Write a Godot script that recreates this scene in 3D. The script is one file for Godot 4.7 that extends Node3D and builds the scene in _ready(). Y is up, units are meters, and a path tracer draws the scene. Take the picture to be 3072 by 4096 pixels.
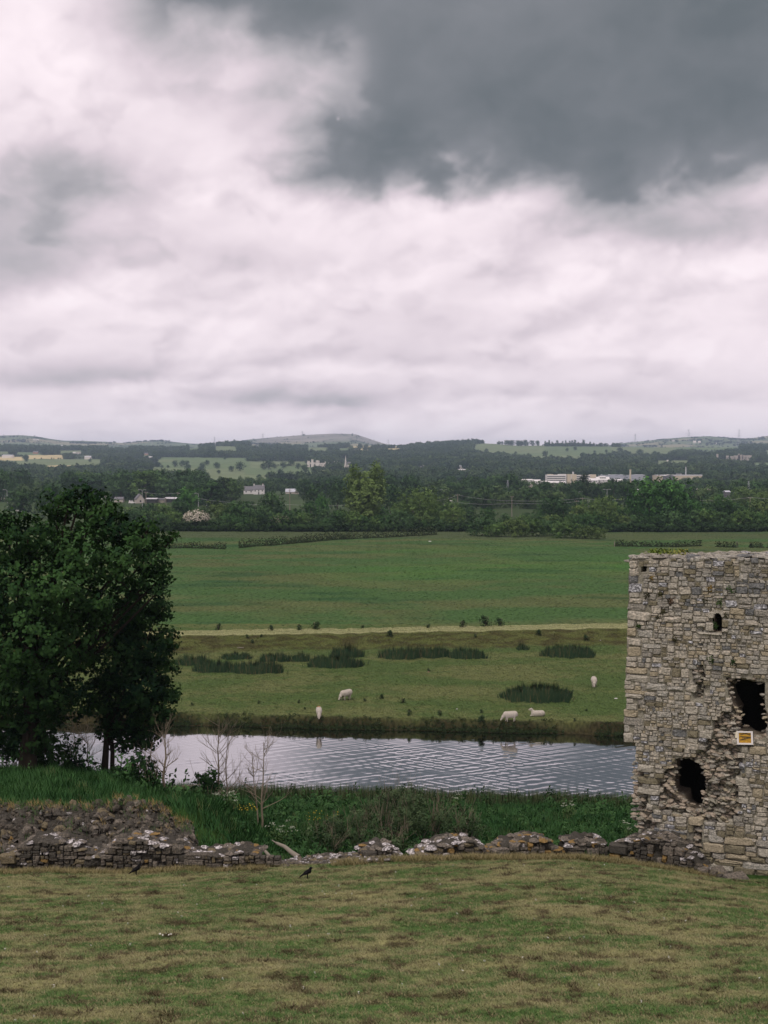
extends Node3D

# ---------------------------------------------------------------- the lens and the ground plan
const FOC := 4824.9
const EYE := Vector3(0, 22.7, 0)
const PITCH := -2.09
const WATER := -1.3

var rng := RandomNumberGenerator.new()
var nz := FastNoiseLite.new()      # broad noise, frequency 1
var nf := FastNoiseLite.new()      # fractal noise, frequency 1
var cells := FastNoiseLite.new()
var cell_edge := FastNoiseLite.new()
var used := {}
var M := {}


func ray(X: float, Y: float) -> Vector3:
	var v := Vector3((X - 1536.0) / FOC, -(Y - 2048.0) / FOC, -1.0).rotated(Vector3.RIGHT, deg_to_rad(PITCH))
	return v / -v.z

func at(X: float, Y: float, d: float) -> Vector3:
	return EYE + ray(X, Y) * d

func photo(p: Vector3) -> Vector2:
	var q := (p - EYE).rotated(Vector3.RIGHT, -deg_to_rad(PITCH))
	return Vector2(1536.0 + q.x / -q.z * FOC, 2048.0 - q.y / -q.z * FOC)

func spot(X: float, Y: float, d0 := 12.0, d1 := 9000.0) -> Vector3:   # where that line of sight meets the ground
	var r := ray(X, Y)
	var a := d0
	var b := d0
	while b < d1:
		b = a * 1.006
		if EYE.y + r.y * b < ground(r.x * b, b):
			break
		a = b
	for k in 14:
		var m := (a + b) / 2
		if EYE.y + r.y * m < ground(r.x * m, m):
			b = m
		else:
			a = m
	return Vector3(r.x * b, ground(r.x * b, b), -b)

func stand(X: float, d: float) -> Vector3:    # on the ground at that depth, in the direction of column X
	var x := ray(X, 1872.0).x * d
	return Vector3(x, ground(x, d), -d)

func table(t: Array, x: float) -> float:
	if x <= t[0][0]:
		return t[0][1]
	for k in range(1, t.size()):
		if x < t[k][0]:
			return lerpf(t[k - 1][1], t[k][1], (x - t[k - 1][0]) / (t[k][0] - t[k - 1][0]))
	return t[-1][1]

var SLOPE := [[40.0, 9.1], [42.0, 8.5], [46.0, 7.0], [60.0, 3.6], [75.0, 1.0], [83.0, -0.6], [87.0, -1.7], [90.0, -2.6], [200.0, -2.6]]
var RIDGE := [[-800.0, 1800.0], [0.0, 1792.0], [300.0, 1796.0], [520.0, 1796.0], [700.0, 1800.0], [860.0, 1784.0], [950.0, 1776.0], [1060.0, 1790.0], [1250.0, 1790.0], [1400.0, 1786.0], [1560.0, 1785.0], [1640.0, 1787.0], [1700.0, 1784.0], [1800.0, 1776.0], [1900.0, 1772.0], [1980.0, 1776.0], [2060.0, 1782.0], [2250.0, 1783.0], [2420.0, 1786.0], [2560.0, 1790.0], [3072.0, 1790.0], [4200.0, 1795.0]]
var FAR_RIDGE := [[-900.0, 1752.0], [-200.0, 1748.0], [0.0, 1743.0], [80.0, 1741.0], [150.0, 1746.0], [210.0, 1757.0], [260.0, 1763.0], [340.0, 1764.0], [420.0, 1767.0], [500.0, 1773.0], [560.0, 1767.0], [640.0, 1762.0], [760.0, 1774.0], [850.0, 1778.0], [930.0, 1768.0], [1000.0, 1758.0], [1100.0, 1749.0], [1180.0, 1743.0], [1240.0, 1739.0], [1330.0, 1735.0], [1400.0, 1736.0], [1425.0, 1738.0], [1480.0, 1756.0], [1540.0, 1776.0], [1600.0, 1782.0], [1800.0, 1788.0], [2300.0, 1788.0], [2420.0, 1783.0], [2480.0, 1774.0], [2560.0, 1766.0], [2650.0, 1756.0], [2740.0, 1749.0], [2830.0, 1745.0], [2900.0, 1750.0], [2980.0, 1754.0], [3030.0, 1750.0], [3072.0, 1744.0], [3400.0, 1738.0], [4200.0, 1752.0]]

func lawn(x: float, d: float) -> float:
	var c := 0.17 * exp(-pow((x - 4.5) / 4.0, 2.0)) - 0.62 * smoothstep(7.5, 13.0, x) - 0.17 * smoothstep(-2.0, -8.0, x)
	return 13.3 - (d - 20.0) * 0.2 + c * smoothstep(22.0, 39.0, d) + 0.10 * nz.get_noise_2d(x * 0.23, d * 0.5)

func ground(x: float, d: float) -> float:
	if d < 41.0:
		return lawn(x, d)
	if d < 103.0:
		var y := lerpf(lawn(x, minf(d, 44.0)), table(SLOPE, d + 0.1 * x * smoothstep(60.0, 86.0, d)), smoothstep(41.0, 45.0, d))
		y += 0.25 * nz.get_noise_2d(x * 0.25, d * 0.25) * smoothstep(45.0, 52.0, d) * (1.0 - smoothstep(82.0, 86.0, d))
		var m := smoothstep(-4.6, -7.6, x + 0.5 * nz.get_noise_2d(d * 0.2, 7.0)) * smoothstep(42.6, 45.6, d) * (1.0 - smoothstep(54.0, 70.0, d))
		return lerpf(y, 9.9 - (d - 45.0) * lerpf(0.12, 0.27, smoothstep(-15.0, -7.0, x)) + 0.2 * nz.get_noise_2d(x * 0.4, d * 0.3), m)
	if d < 1300.0:
		var e := d - (109.8 - 0.1 * x + 0.5 * nz.get_noise_2d(x * 0.16, 3.0) + 0.2 * nz.get_noise_2d(x * 0.8, 5.0))     # metres behind the far bank's edge
		if e < 0.0:
			return lerpf(-2.6, -1.25, smoothstep(-1.2, 0.0, e))
		var y := lerpf(-1.25, -0.28 + 0.12 * nz.get_noise_2d(x * 0.5, 1.0), smoothstep(0.0, 0.7, e)) + 0.28 * smoothstep(0.8, 14.0, e)
		y += 0.10 * nz.get_noise_2d(x * 0.15, d * 0.15) * smoothstep(2.0, 10.0, e)
		var l := d - (160.7 + 0.12 * x)              # the flood bank: crest from -5.2 to 0
		y += 1.4 * smoothstep(-10.2, -4.9, l + 0.35 * nz.get_noise_2d(x * 0.3, 11.0)) * (1.0 - smoothstep(-0.2, 4.0, l))
		if d > 200.0:
			y += 0.35 * nz.get_noise_2d(x * 0.012, d * 0.012) * smoothstep(200.0, 300.0, d)
		return y
	var X := 1536.0 + x / d * FOC
	var hm := EYE.y + (1872.0 - table(RIDGE, X)) * 4200.0 / FOC
	var bump := 5.0 * nz.get_noise_2d(x * 0.004, d * 0.004)
	if d < 4200.0:
		var s := (d - 1300.0) / 2900.0
		return 0.35 * nz.get_noise_2d(x * 0.012, d * 0.012) * (1.0 - s) + hm * pow(s, 1.35) + bump * smoothstep(0.05, 0.3, s) * (1.0 - smoothstep(0.8, 1.0, s))
	var hf := EYE.y + (1872.0 - table(FAR_RIDGE, X)) * 7500.0 / FOC
	if d < 7500.0:
		var s := (d - 4200.0) / 3300.0
		return lerpf(hm, hf, s * s * (2.0 - s) if hf > hm else s) - 10.0 * sin(PI * s) + bump * sin(PI * s)
	return hf - (d - 7500.0) * 0.05


# ---------------------------------------------------------------- naming and committing
func numbered(called: String, parent: Node) -> String:
	var key := "%d/%s" % [parent.get_instance_id(), called]
	var k: int = used.get(key, 0)
	used[key] = k + 1
	return called if k == 0 else "%s_%03d" % [called, k]

func tag(o: Node, label: String, category: String, group := "", kind := "") -> Node:
	if label: o.set_meta("label", label)
	if category: o.set_meta("category", category)
	if group: o.set_meta("group", group)
	if kind: o.set_meta("kind", kind)
	return o

func thing(called: String, label: String, category: String, p := Vector3.ZERO, turn := 0.0, group := "") -> Node3D:
	var o := Node3D.new()
	o.name = numbered(called, self)
	add_child(o)
	o.position = p
	o.rotation.y = turn
	tag(o, label, category, group)
	return o

func put(called: String, mesh: Mesh, mat: Material, parent: Node = self, place := Transform3D()) -> MeshInstance3D:
	var o := MeshInstance3D.new()
	o.name = numbered(called, parent)
	o.mesh = mesh
	if mat: o.material_override = mat
	o.transform = place
	parent.add_child(o)
	return o

func copy(src: Node3D, p: Vector3, turn: float, size: Vector3, label := "", group := "") -> Node3D:
	var called := String(src.name).rstrip("0123456789").trim_suffix("_")
	var r: Node3D = src.duplicate()
	r.name = numbered(called, self)
	add_child(r)
	r.transform = Transform3D(Basis(Vector3.UP, turn).scaled_local(size), p)
	if label: r.set_meta("label", label)
	if group: r.set_meta("group", group)
	return r

func scatter(called: String, mesh: Mesh, mat: Material, places: Array, colors: PackedColorArray, parent: Node = self) -> MultiMeshInstance3D:
	var mm := MultiMesh.new()
	mm.transform_format = MultiMesh.TRANSFORM_3D
	mm.use_colors = true
	mm.instance_count = places.size()
	mm.mesh = mesh
	var b := PackedFloat32Array()
	b.resize(places.size() * 16)
	var k := 0
	for j in places.size():
		var t: Transform3D = places[j]
		var c := colors[j]
		b[k] = t.basis.x.x; b[k + 1] = t.basis.y.x; b[k + 2] = t.basis.z.x; b[k + 3] = t.origin.x
		b[k + 4] = t.basis.x.y; b[k + 5] = t.basis.y.y; b[k + 6] = t.basis.z.y; b[k + 7] = t.origin.y
		b[k + 8] = t.basis.x.z; b[k + 9] = t.basis.y.z; b[k + 10] = t.basis.z.z; b[k + 11] = t.origin.z
		b[k + 12] = c.r; b[k + 13] = c.g; b[k + 14] = c.b; b[k + 15] = 1.0
		k += 16
	mm.buffer = b
	var o := MultiMeshInstance3D.new()
	o.name = numbered(called, parent)
	o.multimesh = mm
	o.material_override = mat
	o.set_meta("kind", "stuff")
	parent.add_child(o)
	return o


# ---------------------------------------------------------------- shapes
class Soup:
	var v := PackedVector3Array()
	var n := PackedVector3Array()
	var c := PackedColorArray()
	var i := PackedInt32Array()

	func quad(p: Vector3, q: Vector3, r: Vector3, s: Vector3, nn: Vector3, col: Color) -> void:
		var k := v.size()
		v.append(p); v.append(q); v.append(r); v.append(s)
		n.append(nn); n.append(nn); n.append(nn); n.append(nn)
		c.append(col); c.append(col); c.append(col); c.append(col)
		if (r - p).cross(q - p).dot(nn) >= 0.0:
			i.append(k); i.append(k + 1); i.append(k + 2); i.append(k); i.append(k + 2); i.append(k + 3)
		else:
			i.append(k); i.append(k + 2); i.append(k + 1); i.append(k); i.append(k + 3); i.append(k + 2)

	func tri(p: Vector3, q: Vector3, r: Vector3, nn: Vector3, col: Color) -> void:
		var k := v.size()
		v.append(p); v.append(q); v.append(r)
		n.append(nn); n.append(nn); n.append(nn)
		c.append(col); c.append(col); c.append(col)
		if (r - p).cross(q - p).dot(nn) >= 0.0:
			i.append(k); i.append(k + 1); i.append(k + 2)
		else:
			i.append(k); i.append(k + 2); i.append(k + 1)

	func flat(p: Vector3, q: Vector3, r: Vector3, s: Vector3, away: Vector3, col := Color.WHITE) -> void:   # a flat quad that faces away from a point
		var nn := (q - p).cross(s - p)
		if nn.length_squared() < 1e-12:
			nn = (r - p).cross(s - p)
		nn = nn.normalized()
		if nn.dot((p + q + r + s) / 4.0 - away) < 0.0:
			nn = -nn
		quad(p, q, r, s, nn, col)

	func box(lo: Vector3, hi: Vector3, col := Color.WHITE) -> void:
		hexa([Vector3(lo.x, lo.y, lo.z), Vector3(hi.x, lo.y, lo.z), Vector3(hi.x, lo.y, hi.z), Vector3(lo.x, lo.y, hi.z), Vector3(lo.x, hi.y, lo.z), Vector3(hi.x, hi.y, lo.z), Vector3(hi.x, hi.y, hi.z), Vector3(lo.x, hi.y, hi.z)], col)

	func hexa(p: Array, col := Color.WHITE) -> void:
		var m := Vector3.ZERO
		for q in p: m += q / 8.0
		flat(p[0], p[1], p[2], p[3], m, col); flat(p[4], p[5], p[6], p[7], m, col)
		for k in 4:
			var l := (k + 1) % 4
			flat(p[k], p[l], p[l + 4], p[k + 4], m, col)

	func tube(pts: Array, rad: Array, sides := 6, col := Color.WHITE) -> void:
		var prev := []
		var mid := Vector3.ZERO
		for k in pts.size():
			var along: Vector3 = (pts[mini(k + 1, pts.size() - 1)] - pts[maxi(k - 1, 0)]).normalized()
			var a := along.cross(Vector3.UP if absf(along.y) < 0.9 else Vector3.RIGHT).normalized()
			var b := along.cross(a)
			var ring := []
			for s in sides:
				var t := TAU * s / sides
				ring.append([pts[k] + (a * cos(t) + b * sin(t)) * rad[k], a * cos(t) + b * sin(t)])
			if k:
				mid = (pts[k] + pts[k - 1]) / 2.0
				for s in sides:
					var e := (s + 1) % sides
					smooth4(prev[s], prev[e], ring[e], ring[s], col)
			prev = ring
		var top: Vector3 = pts[-1]
		for s in sides:
			tri(prev[s][0], prev[(s + 1) % sides][0], top, (pts[-1] - pts[-2]).normalized(), col)

	func smooth4(p: Array, q: Array, r: Array, s: Array, col: Color) -> void:
		var k := v.size()
		for e in [p, q, r, s]:
			v.append(e[0]); n.append(e[1]); c.append(col)
		if (r[0] - p[0]).cross(q[0] - p[0]).dot(p[1] + r[1]) >= 0.0:
			i.append_array([k, k + 1, k + 2, k, k + 2, k + 3])
		else:
			i.append_array([k, k + 2, k + 1, k, k + 3, k + 2])

	func mesh() -> ArrayMesh:
		var a := []
		a.resize(Mesh.ARRAY_MAX)
		a[Mesh.ARRAY_VERTEX] = v; a[Mesh.ARRAY_NORMAL] = n; a[Mesh.ARRAY_COLOR] = c; a[Mesh.ARRAY_INDEX] = i
		var m := ArrayMesh.new()
		m.add_surface_from_arrays(Mesh.PRIMITIVE_TRIANGLES, a)
		return m


func grid(p: PackedVector3Array, nx: int, c: PackedColorArray, facing: Vector3, uv := 0.25, gone := PackedByteArray()) -> ArrayMesh:   # rows of nx points each
	var ny := p.size() / nx
	var n := PackedVector3Array()
	n.resize(p.size())
	var t := PackedVector2Array()
	t.resize(p.size())
	for j in ny:
		for k in nx:
			var e := j * nx + k
			var du := p[j * nx + mini(k + 1, nx - 1)] - p[j * nx + maxi(k - 1, 0)]
			var dv := p[mini(j + 1, ny - 1) * nx + k] - p[maxi(j - 1, 0) * nx + k]
			n[e] = du.cross(dv).normalized()
			t[e] = Vector2(p[e].x, p[e].z) * uv
	var mid := n[(ny / 2) * nx + nx / 2]
	var flip := mid.dot(facing) < 0.0
	if flip:
		for e in n.size(): n[e] = -n[e]
	var i := PackedInt32Array()
	i.resize((nx - 1) * (ny - 1) * 6)
	var q := 0
	for j in ny - 1:
		for k in nx - 1:
			var a := j * nx + k
			var b := a + 1
			var d := a + nx
			if gone.size() and gone[a] + gone[b] + gone[d] + gone[d + 1] > 0:
				continue
			if flip:
				i[q] = a; i[q + 1] = b; i[q + 2] = d + 1; i[q + 3] = a; i[q + 4] = d + 1; i[q + 5] = d
			else:
				i[q] = a; i[q + 1] = d + 1; i[q + 2] = b; i[q + 3] = a; i[q + 4] = d; i[q + 5] = d + 1
			q += 6
	i.resize(q)
	var arr := []
	arr.resize(Mesh.ARRAY_MAX)
	arr[Mesh.ARRAY_VERTEX] = p; arr[Mesh.ARRAY_NORMAL] = n; arr[Mesh.ARRAY_TEX_UV] = t; arr[Mesh.ARRAY_INDEX] = i
	if c.size(): arr[Mesh.ARRAY_COLOR] = c
	var m := ArrayMesh.new()
	m.add_surface_from_arrays(Mesh.PRIMITIVE_TRIANGLES, arr)
	return m


func rand_dir() -> Vector3:
	var z := rng.randf_range(-1, 1)
	var a := rng.randf() * TAU
	var r := sqrt(1 - z * z)
	return Vector3(r * cos(a), z, r * sin(a))

func leaf(s: Soup, p: Vector3, out: Vector3, size: float, col: Color, wide := 0.62) -> void:
	var face := (out + rand_dir() * 0.9).normalized()
	var along := face.cross(rand_dir()).normalized()
	var side := face.cross(along)
	s.quad(p - along * size * 0.5, p + side * size * wide * 0.5, p + along * size * 0.5, p - side * size * wide * 0.5, (face * 0.3 + out * 0.7).normalized() if face.dot(out) > -0.5 else face, col)

func crown(lobes: Array, count: int, size: float, a: Color, b: Color, inner := 0.6, wide := 0.62) -> ArrayMesh:
	var s := Soup.new()
	var total := 0.0
	for l in lobes: total += l[1].x * l[1].y + l[1].x * l[1].z
	for l in lobes:
		var r: Vector3 = l[1]
		var tone := rng.randf_range(-0.32, 0.32)
		var many := int(count * (r.x * r.y + r.x * r.z) / total)
		# leaves stand in sprays, so that the outline is broken
		var sprays := maxi(4, many / 14)
		for k in sprays:
			var o := rand_dir()
			var depth := lerpf(inner, 1.06, sqrt(rng.randf()))
			var base: Vector3 = l[0] + o * r * depth
			var out := (o / r).normalized()
			var shade := clampf(0.5 + tone + rng.randf_range(-0.3, 0.3), 0.0, 1.0)
			for e in many / sprays:
				var p := base + rand_dir() * size * rng.randf_range(0.3, 1.5)
				leaf(s, p, out, size * rng.randf_range(0.7, 1.3), a.lerp(b, clampf(shade + rng.randf_range(-0.2, 0.2), 0.0, 1.0)), wide)
	return s.mesh()

func random_lobes(h: float, w: float, low: float, many: int) -> Array:    # a crown of many bulges on one leading shape
	var out := []
	for k in many:
		var y := lerpf(low, h, (k + 0.5) / many)
		var t := (y - low) / (h - low)
		var spread := w * 0.5 * sqrt(maxf(0.05, 1.0 - pow(2.0 * t - 0.85, 2.0))) * 0.62
		var ang := k * 2.4 + rng.randf_range(-0.5, 0.5)
		var r := w * rng.randf_range(0.19, 0.3)
		out.append([Vector3(cos(ang) * spread, minf(y, h - r * 0.75), sin(ang) * spread), Vector3(r, r * rng.randf_range(0.75, 1.0), r)])
	out.append([Vector3(0, lerpf(low, h, 0.5), 0), Vector3(w * 0.3, (h - low) * 0.38, w * 0.3)])
	return out

func branching(s: Soup, p: Vector3, dir: Vector3, length: float, r: float, depth: int, spread := 0.7, sides := 5, sweep := 0.25, fork := 3) -> void:
	var pts := [p]
	var rad := [r]
	var q := p
	var e := dir
	var steps := 4
	for k in steps:
		e = (e + rand_dir() * 0.13 + Vector3.UP * 0.05).normalized()
		q += e * length / steps
		pts.append(q)
		rad.append(maxf(r * lerpf(1.0, 0.5, (k + 1.0) / steps), 0.004))
	s.tube(pts, rad, sides)
	if depth <= 0:
		return
	for k in fork + (1 if depth > 1 else 0):
		var t: int = mini(steps, 1 + int(rng.randf_range(0.2, 3.9)))
		var b := (e + rand_dir() * spread + Vector3.UP * sweep).normalized()
		branching(s, pts[t], b, length * rng.randf_range(0.45, 0.75), rad[t] * 0.62, depth - 1, spread, maxi(3, sides - 1), sweep, fork)


func blob_mesh(bones: Array, cell: float, k: float) -> ArrayMesh:     # tapered capsules joined by a smooth minimum, as surface nets
	var lo := Vector3(1e9, 1e9, 1e9)
	var hi := -lo
	for b in bones:
		var r := maxf(b[2], b[3]) + cell * 2.0
		for p in [b[0], b[1]]:
			lo = lo.min(p - Vector3.ONE * r); hi = hi.max(p + Vector3.ONE * r)
	var nx := int((hi.x - lo.x) / cell) + 2
	var ny := int((hi.y - lo.y) / cell) + 2
	var nzz := int((hi.z - lo.z) / cell) + 2
	var f := PackedFloat32Array()
	f.resize(nx * ny * nzz)
	var e := 0
	for z in nzz:
		for y in ny:
			for x in nx:
				var p := lo + Vector3(x, y, z) * cell
				var best := 1e3
				for b in bones:
					var ab: Vector3 = b[1] - b[0]
					var t := clampf((p - b[0]).dot(ab) / maxf(ab.length_squared(), 1e-9), 0.0, 1.0)
					var dd: float = (p - (b[0] + ab * t)).length() - lerpf(b[2], b[3], t)
					var h := clampf(0.5 + 0.5 * (best - dd) / k, 0.0, 1.0)
					best = lerpf(best, dd, h) - k * h * (1.0 - h)
				f[e] = best
				e += 1
	var index := PackedInt32Array()
	index.resize(f.size()); index.fill(-1)
	var v := PackedVector3Array()
	var st := [1, nx, nx * ny]
	for z in nzz - 1:
		for y in ny - 1:
			for x in nx - 1:
				var a: int = x + y * nx + z * nx * ny
				var sum := Vector3.ZERO
				var many := 0
				for c in 8:
					for ax in 3:
						if c & (1 << ax): continue
						var o1: int = a + (c & 1) * st[0] + ((c >> 1) & 1) * st[1] + ((c >> 2) & 1) * st[2]
						var f1 := f[o1]
						var f2 := f[o1 + st[ax]]
						if (f1 < 0.0) != (f2 < 0.0):
							var q := Vector3(c & 1, (c >> 1) & 1, (c >> 2) & 1)
							q[ax] = f1 / (f1 - f2)
							sum += q; many += 1
				if many:
					index[a] = v.size()
					v.append(lo + (Vector3(x, y, z) + sum / many) * cell)
	var s := SurfaceTool.new()
	s.begin(Mesh.PRIMITIVE_TRIANGLES)
	s.set_smooth_group(0)
	for z in range(1, nzz - 1):
		for y in range(1, ny - 1):
			for x in range(1, nx - 1):
				var a: int = x + y * nx + z * nx * ny
				for ax in 3:
					var f1 := f[a]
					var f2 := f[a + st[ax]]
					if (f1 < 0.0) == (f2 < 0.0): continue
					var u: int = st[(ax + 1) % 3]
					var w: int = st[(ax + 2) % 3]
					var q := [index[a - u - w], index[a - w], index[a], index[a - u]]
					if f1 >= 0.0: q.reverse()
					for t in [0, 2, 1, 0, 3, 2]:
						s.add_vertex(v[q[t]])
	s.index()
	s.generate_normals()
	return s.commit()


# ---------------------------------------------------------------- materials
func lin(r: float, g: float, b: float) -> Color:
	return Color(r, g, b).linear_to_srgb()

func noise_tex(freq: float, ramp: Array, size := 512, normal := false, strength := 4.0, octaves := 5, sd := 1, kind := FastNoiseLite.TYPE_SIMPLEX_SMOOTH) -> NoiseTexture2D:
	var n := FastNoiseLite.new()
	n.noise_type = kind
	n.frequency = freq
	n.fractal_octaves = octaves
	n.seed = sd
	var t := NoiseTexture2D.new()
	t.width = size; t.height = size
	t.seamless = true
	t.noise = n
	if normal:
		t.as_normal_map = true
		t.bump_strength = strength
	elif ramp.size():
		var g := Gradient.new()
		var off := PackedFloat32Array()
		var cl := PackedColorArray()
		for e in ramp:
			off.append(e[0]); cl.append(e[1])
		g.offsets = off; g.colors = cl
		t.color_ramp = g
	return t

func paint(r: float, g: float, b: float, rough := 0.85, metal := 0.0) -> StandardMaterial3D:
	var m := StandardMaterial3D.new()
	m.albedo_color = lin(r, g, b)
	m.roughness = rough
	m.metallic = metal
	return m

func tinted(rough := 0.85, tex: Texture2D = null, scale := 1.0) -> StandardMaterial3D:    # vertex colours times a texture
	var m := StandardMaterial3D.new()
	m.vertex_color_use_as_albedo = true
	m.roughness = rough
	m.metallic_specular = 0.12
	if tex:
		m.albedo_texture = tex
		m.uv1_scale = Vector3.ONE * scale
	return m

func foliage(r: float, g: float, b: float) -> StandardMaterial3D:
	var m := tinted(0.75)
	m.albedo_color = lin(r, g, b)
	m.backlight_enabled = true
	m.backlight = Color(0.35, 0.42, 0.2)
	return m

func stone_mat(r: float, g: float, b: float, tex: Texture2D, nrm: Texture2D, scale := 1.3) -> StandardMaterial3D:
	var m := paint(r, g, b, 0.92)
	m.metallic_specular = 0.15
	m.albedo_texture = tex
	m.normal_enabled = true
	m.normal_texture = nrm
	m.normal_scale = 1.0
	m.uv1_triplanar = true
	m.uv1_world_triplanar = true
	m.uv1_scale = Vector3.ONE * scale
	return m

func grey(x: float) -> Color:
	return Color(x, x, x)

func make_materials() -> void:
	var grass_tex := noise_tex(0.05, [[0.0, Color(0.52, 0.55, 0.5)], [0.45, Color(0.78, 0.8, 0.74)], [1.0, Color(1, 1, 0.94)]], 512, false, 0, 6, 3)
	var lichen := noise_tex(0.018, [[0.0, grey(0.45)], [0.35, grey(0.7)], [0.5, grey(0.82)], [0.66, grey(0.9)], [0.7, Color(1, 0.98, 0.96)]], 512, false, 0, 6, 5)
	var grain := noise_tex(0.02, [[0.0, grey(0.5)], [0.4, grey(0.78)], [0.6, grey(0.9)], [1.0, grey(1.0)]], 512, false, 0, 6, 8)
	var patchy := noise_tex(0.022, [[0.0, grey(0.42)], [0.45, grey(0.5)], [0.53, grey(0.6)], [0.57, grey(0.95)], [1.0, grey(1.0)]], 512, false, 0, 5, 15)
	var rough_n := noise_tex(0.03, [], 512, true, 7.0, 6, 9)
	var bark_n := noise_tex(0.06, [], 256, true, 6.0, 5, 12)
	M.grass = tinted(0.95, grass_tex, 0.5)
	M.field = tinted(0.95, grass_tex, 0.18)
	M.hill = tinted(0.98)
	M.blade = tinted(0.7)
	M.blade.backlight_enabled = true
	M.blade.backlight = Color(0.3, 0.36, 0.15)
	M.leaf = foliage(1, 1, 1)
	M.tones = []
	for t in [[0.62, 0.66, 0.62], [0.42, 0.47, 0.46], [0.85, 0.83, 0.62], [0.92, 0.78, 0.60], [0.50, 0.60, 0.46], [0.58, 0.80, 0.52]]:
		var m := foliage(t[0], t[1], t[2])
		M.tones.append(m)
	M.bark = paint(0.07, 0.058, 0.042, 0.95)
	M.bark.normal_enabled = true; M.bark.normal_texture = bark_n; M.bark.uv1_triplanar = true; M.bark.uv1_scale = Vector3.ONE * 1.5
	M.twig = paint(0.20, 0.165, 0.115, 0.9)
	M.drift = paint(0.19, 0.17, 0.135, 0.9)
	M.stones = [
		stone_mat(0.519, 0.487, 0.406, grain, rough_n), stone_mat(0.474, 0.462, 0.406, lichen, rough_n), stone_mat(0.565, 0.528, 0.440, lichen, rough_n, 1.1), stone_mat(0.474, 0.416, 0.298, grain, rough_n),
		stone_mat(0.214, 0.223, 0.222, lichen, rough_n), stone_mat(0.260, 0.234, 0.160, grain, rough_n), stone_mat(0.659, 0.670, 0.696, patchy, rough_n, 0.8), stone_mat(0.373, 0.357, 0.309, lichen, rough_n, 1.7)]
	M.mortar = stone_mat(0.349, 0.331, 0.264, grain, rough_n, 1.6)
	M.rubble = stone_mat(0.452, 0.386, 0.303, grain, rough_n, 1.8)
	M.dark_stones = [stone_mat(0.135, 0.122, 0.10, lichen, rough_n, 1.5), stone_mat(0.095, 0.088, 0.074, grain, rough_n, 1.5), stone_mat(0.20, 0.18, 0.15, lichen, rough_n, 1.2), stone_mat(0.66, 0.63, 0.62, patchy, rough_n, 0.75), stone_mat(0.20, 0.17, 0.11, grain, rough_n, 1.5), stone_mat(0.30, 0.2, 0.08, grain, rough_n, 1.5)]
	M.earth = stone_mat(0.075, 0.070, 0.058, grain, rough_n, 1.5)
	var w := StandardMaterial3D.new()
	w.albedo_color = lin(0.45, 0.46, 0.475)
	w.metallic = 1.0
	w.roughness = 0.06
	M.water = w


# ---------------------------------------------------------------- the sky
var DARK := PackedVector2Array([Vector2(285, -400), Vector2(300, 30), Vector2(360, 112), Vector2(470, 104), Vector2(600, 124), Vector2(720, 118), Vector2(745, 170), Vector2(725, 240), Vector2(665, 310), Vector2(615, 365), Vector2(680, 398), Vector2(860, 402), Vector2(960, 374), Vector2(1050, 392), Vector2(1200, 420), Vector2(1330, 445), Vector2(1480, 424), Vector2(1660, 405), Vector2(2400, 440), Vector2(2600, 200), Vector2(2500, -700)])
var CLOUDS := [[50, 480, 300, 140, -0.36], [190, 360, 190, 70, -0.20], [330, 430, 120, 60, -0.10], [30, 590, 130, 50, -0.16], [170, 640, 150, 40, 0.12], [600, 550, 200, 50, -0.16], [620, 215, 190, 85, -0.26], [1500, 490, 320, 60, -0.42], [1060, 590, 90, 30, -0.10], [170, 815, 250, 40, -0.34], [690, 872, 250, 34, -0.36], [1250, 850, 400, 34, -0.15], [880, 775, 210, 40, -0.20], [1050, 720, 200, 40, -0.10], [560, 780, 120, 30, -0.12], [1000, 450, 120, 45, 0.08], [545, 130, 70, 40, 0.16], [1300, 650, 300, 70, 0.05], [120, 110, 220, 150, 0.04], [700, 690, 500, 36, -0.05], [420, 905, 300, 16, 0.08], [830, 930, 1500, 26, 0.08]]

func lit(p: Vector3, f: float) -> float:     # a bulge of cloud is bright on its upper left and grey below
	var a := nf.get_noise_3dv(p * f)
	var b := nf.get_noise_3dv((p + Vector3(-0.12, 0.20, 0) / f) * f)
	return clampf((a - b) * 2.6, -1.0, 1.0)

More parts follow.
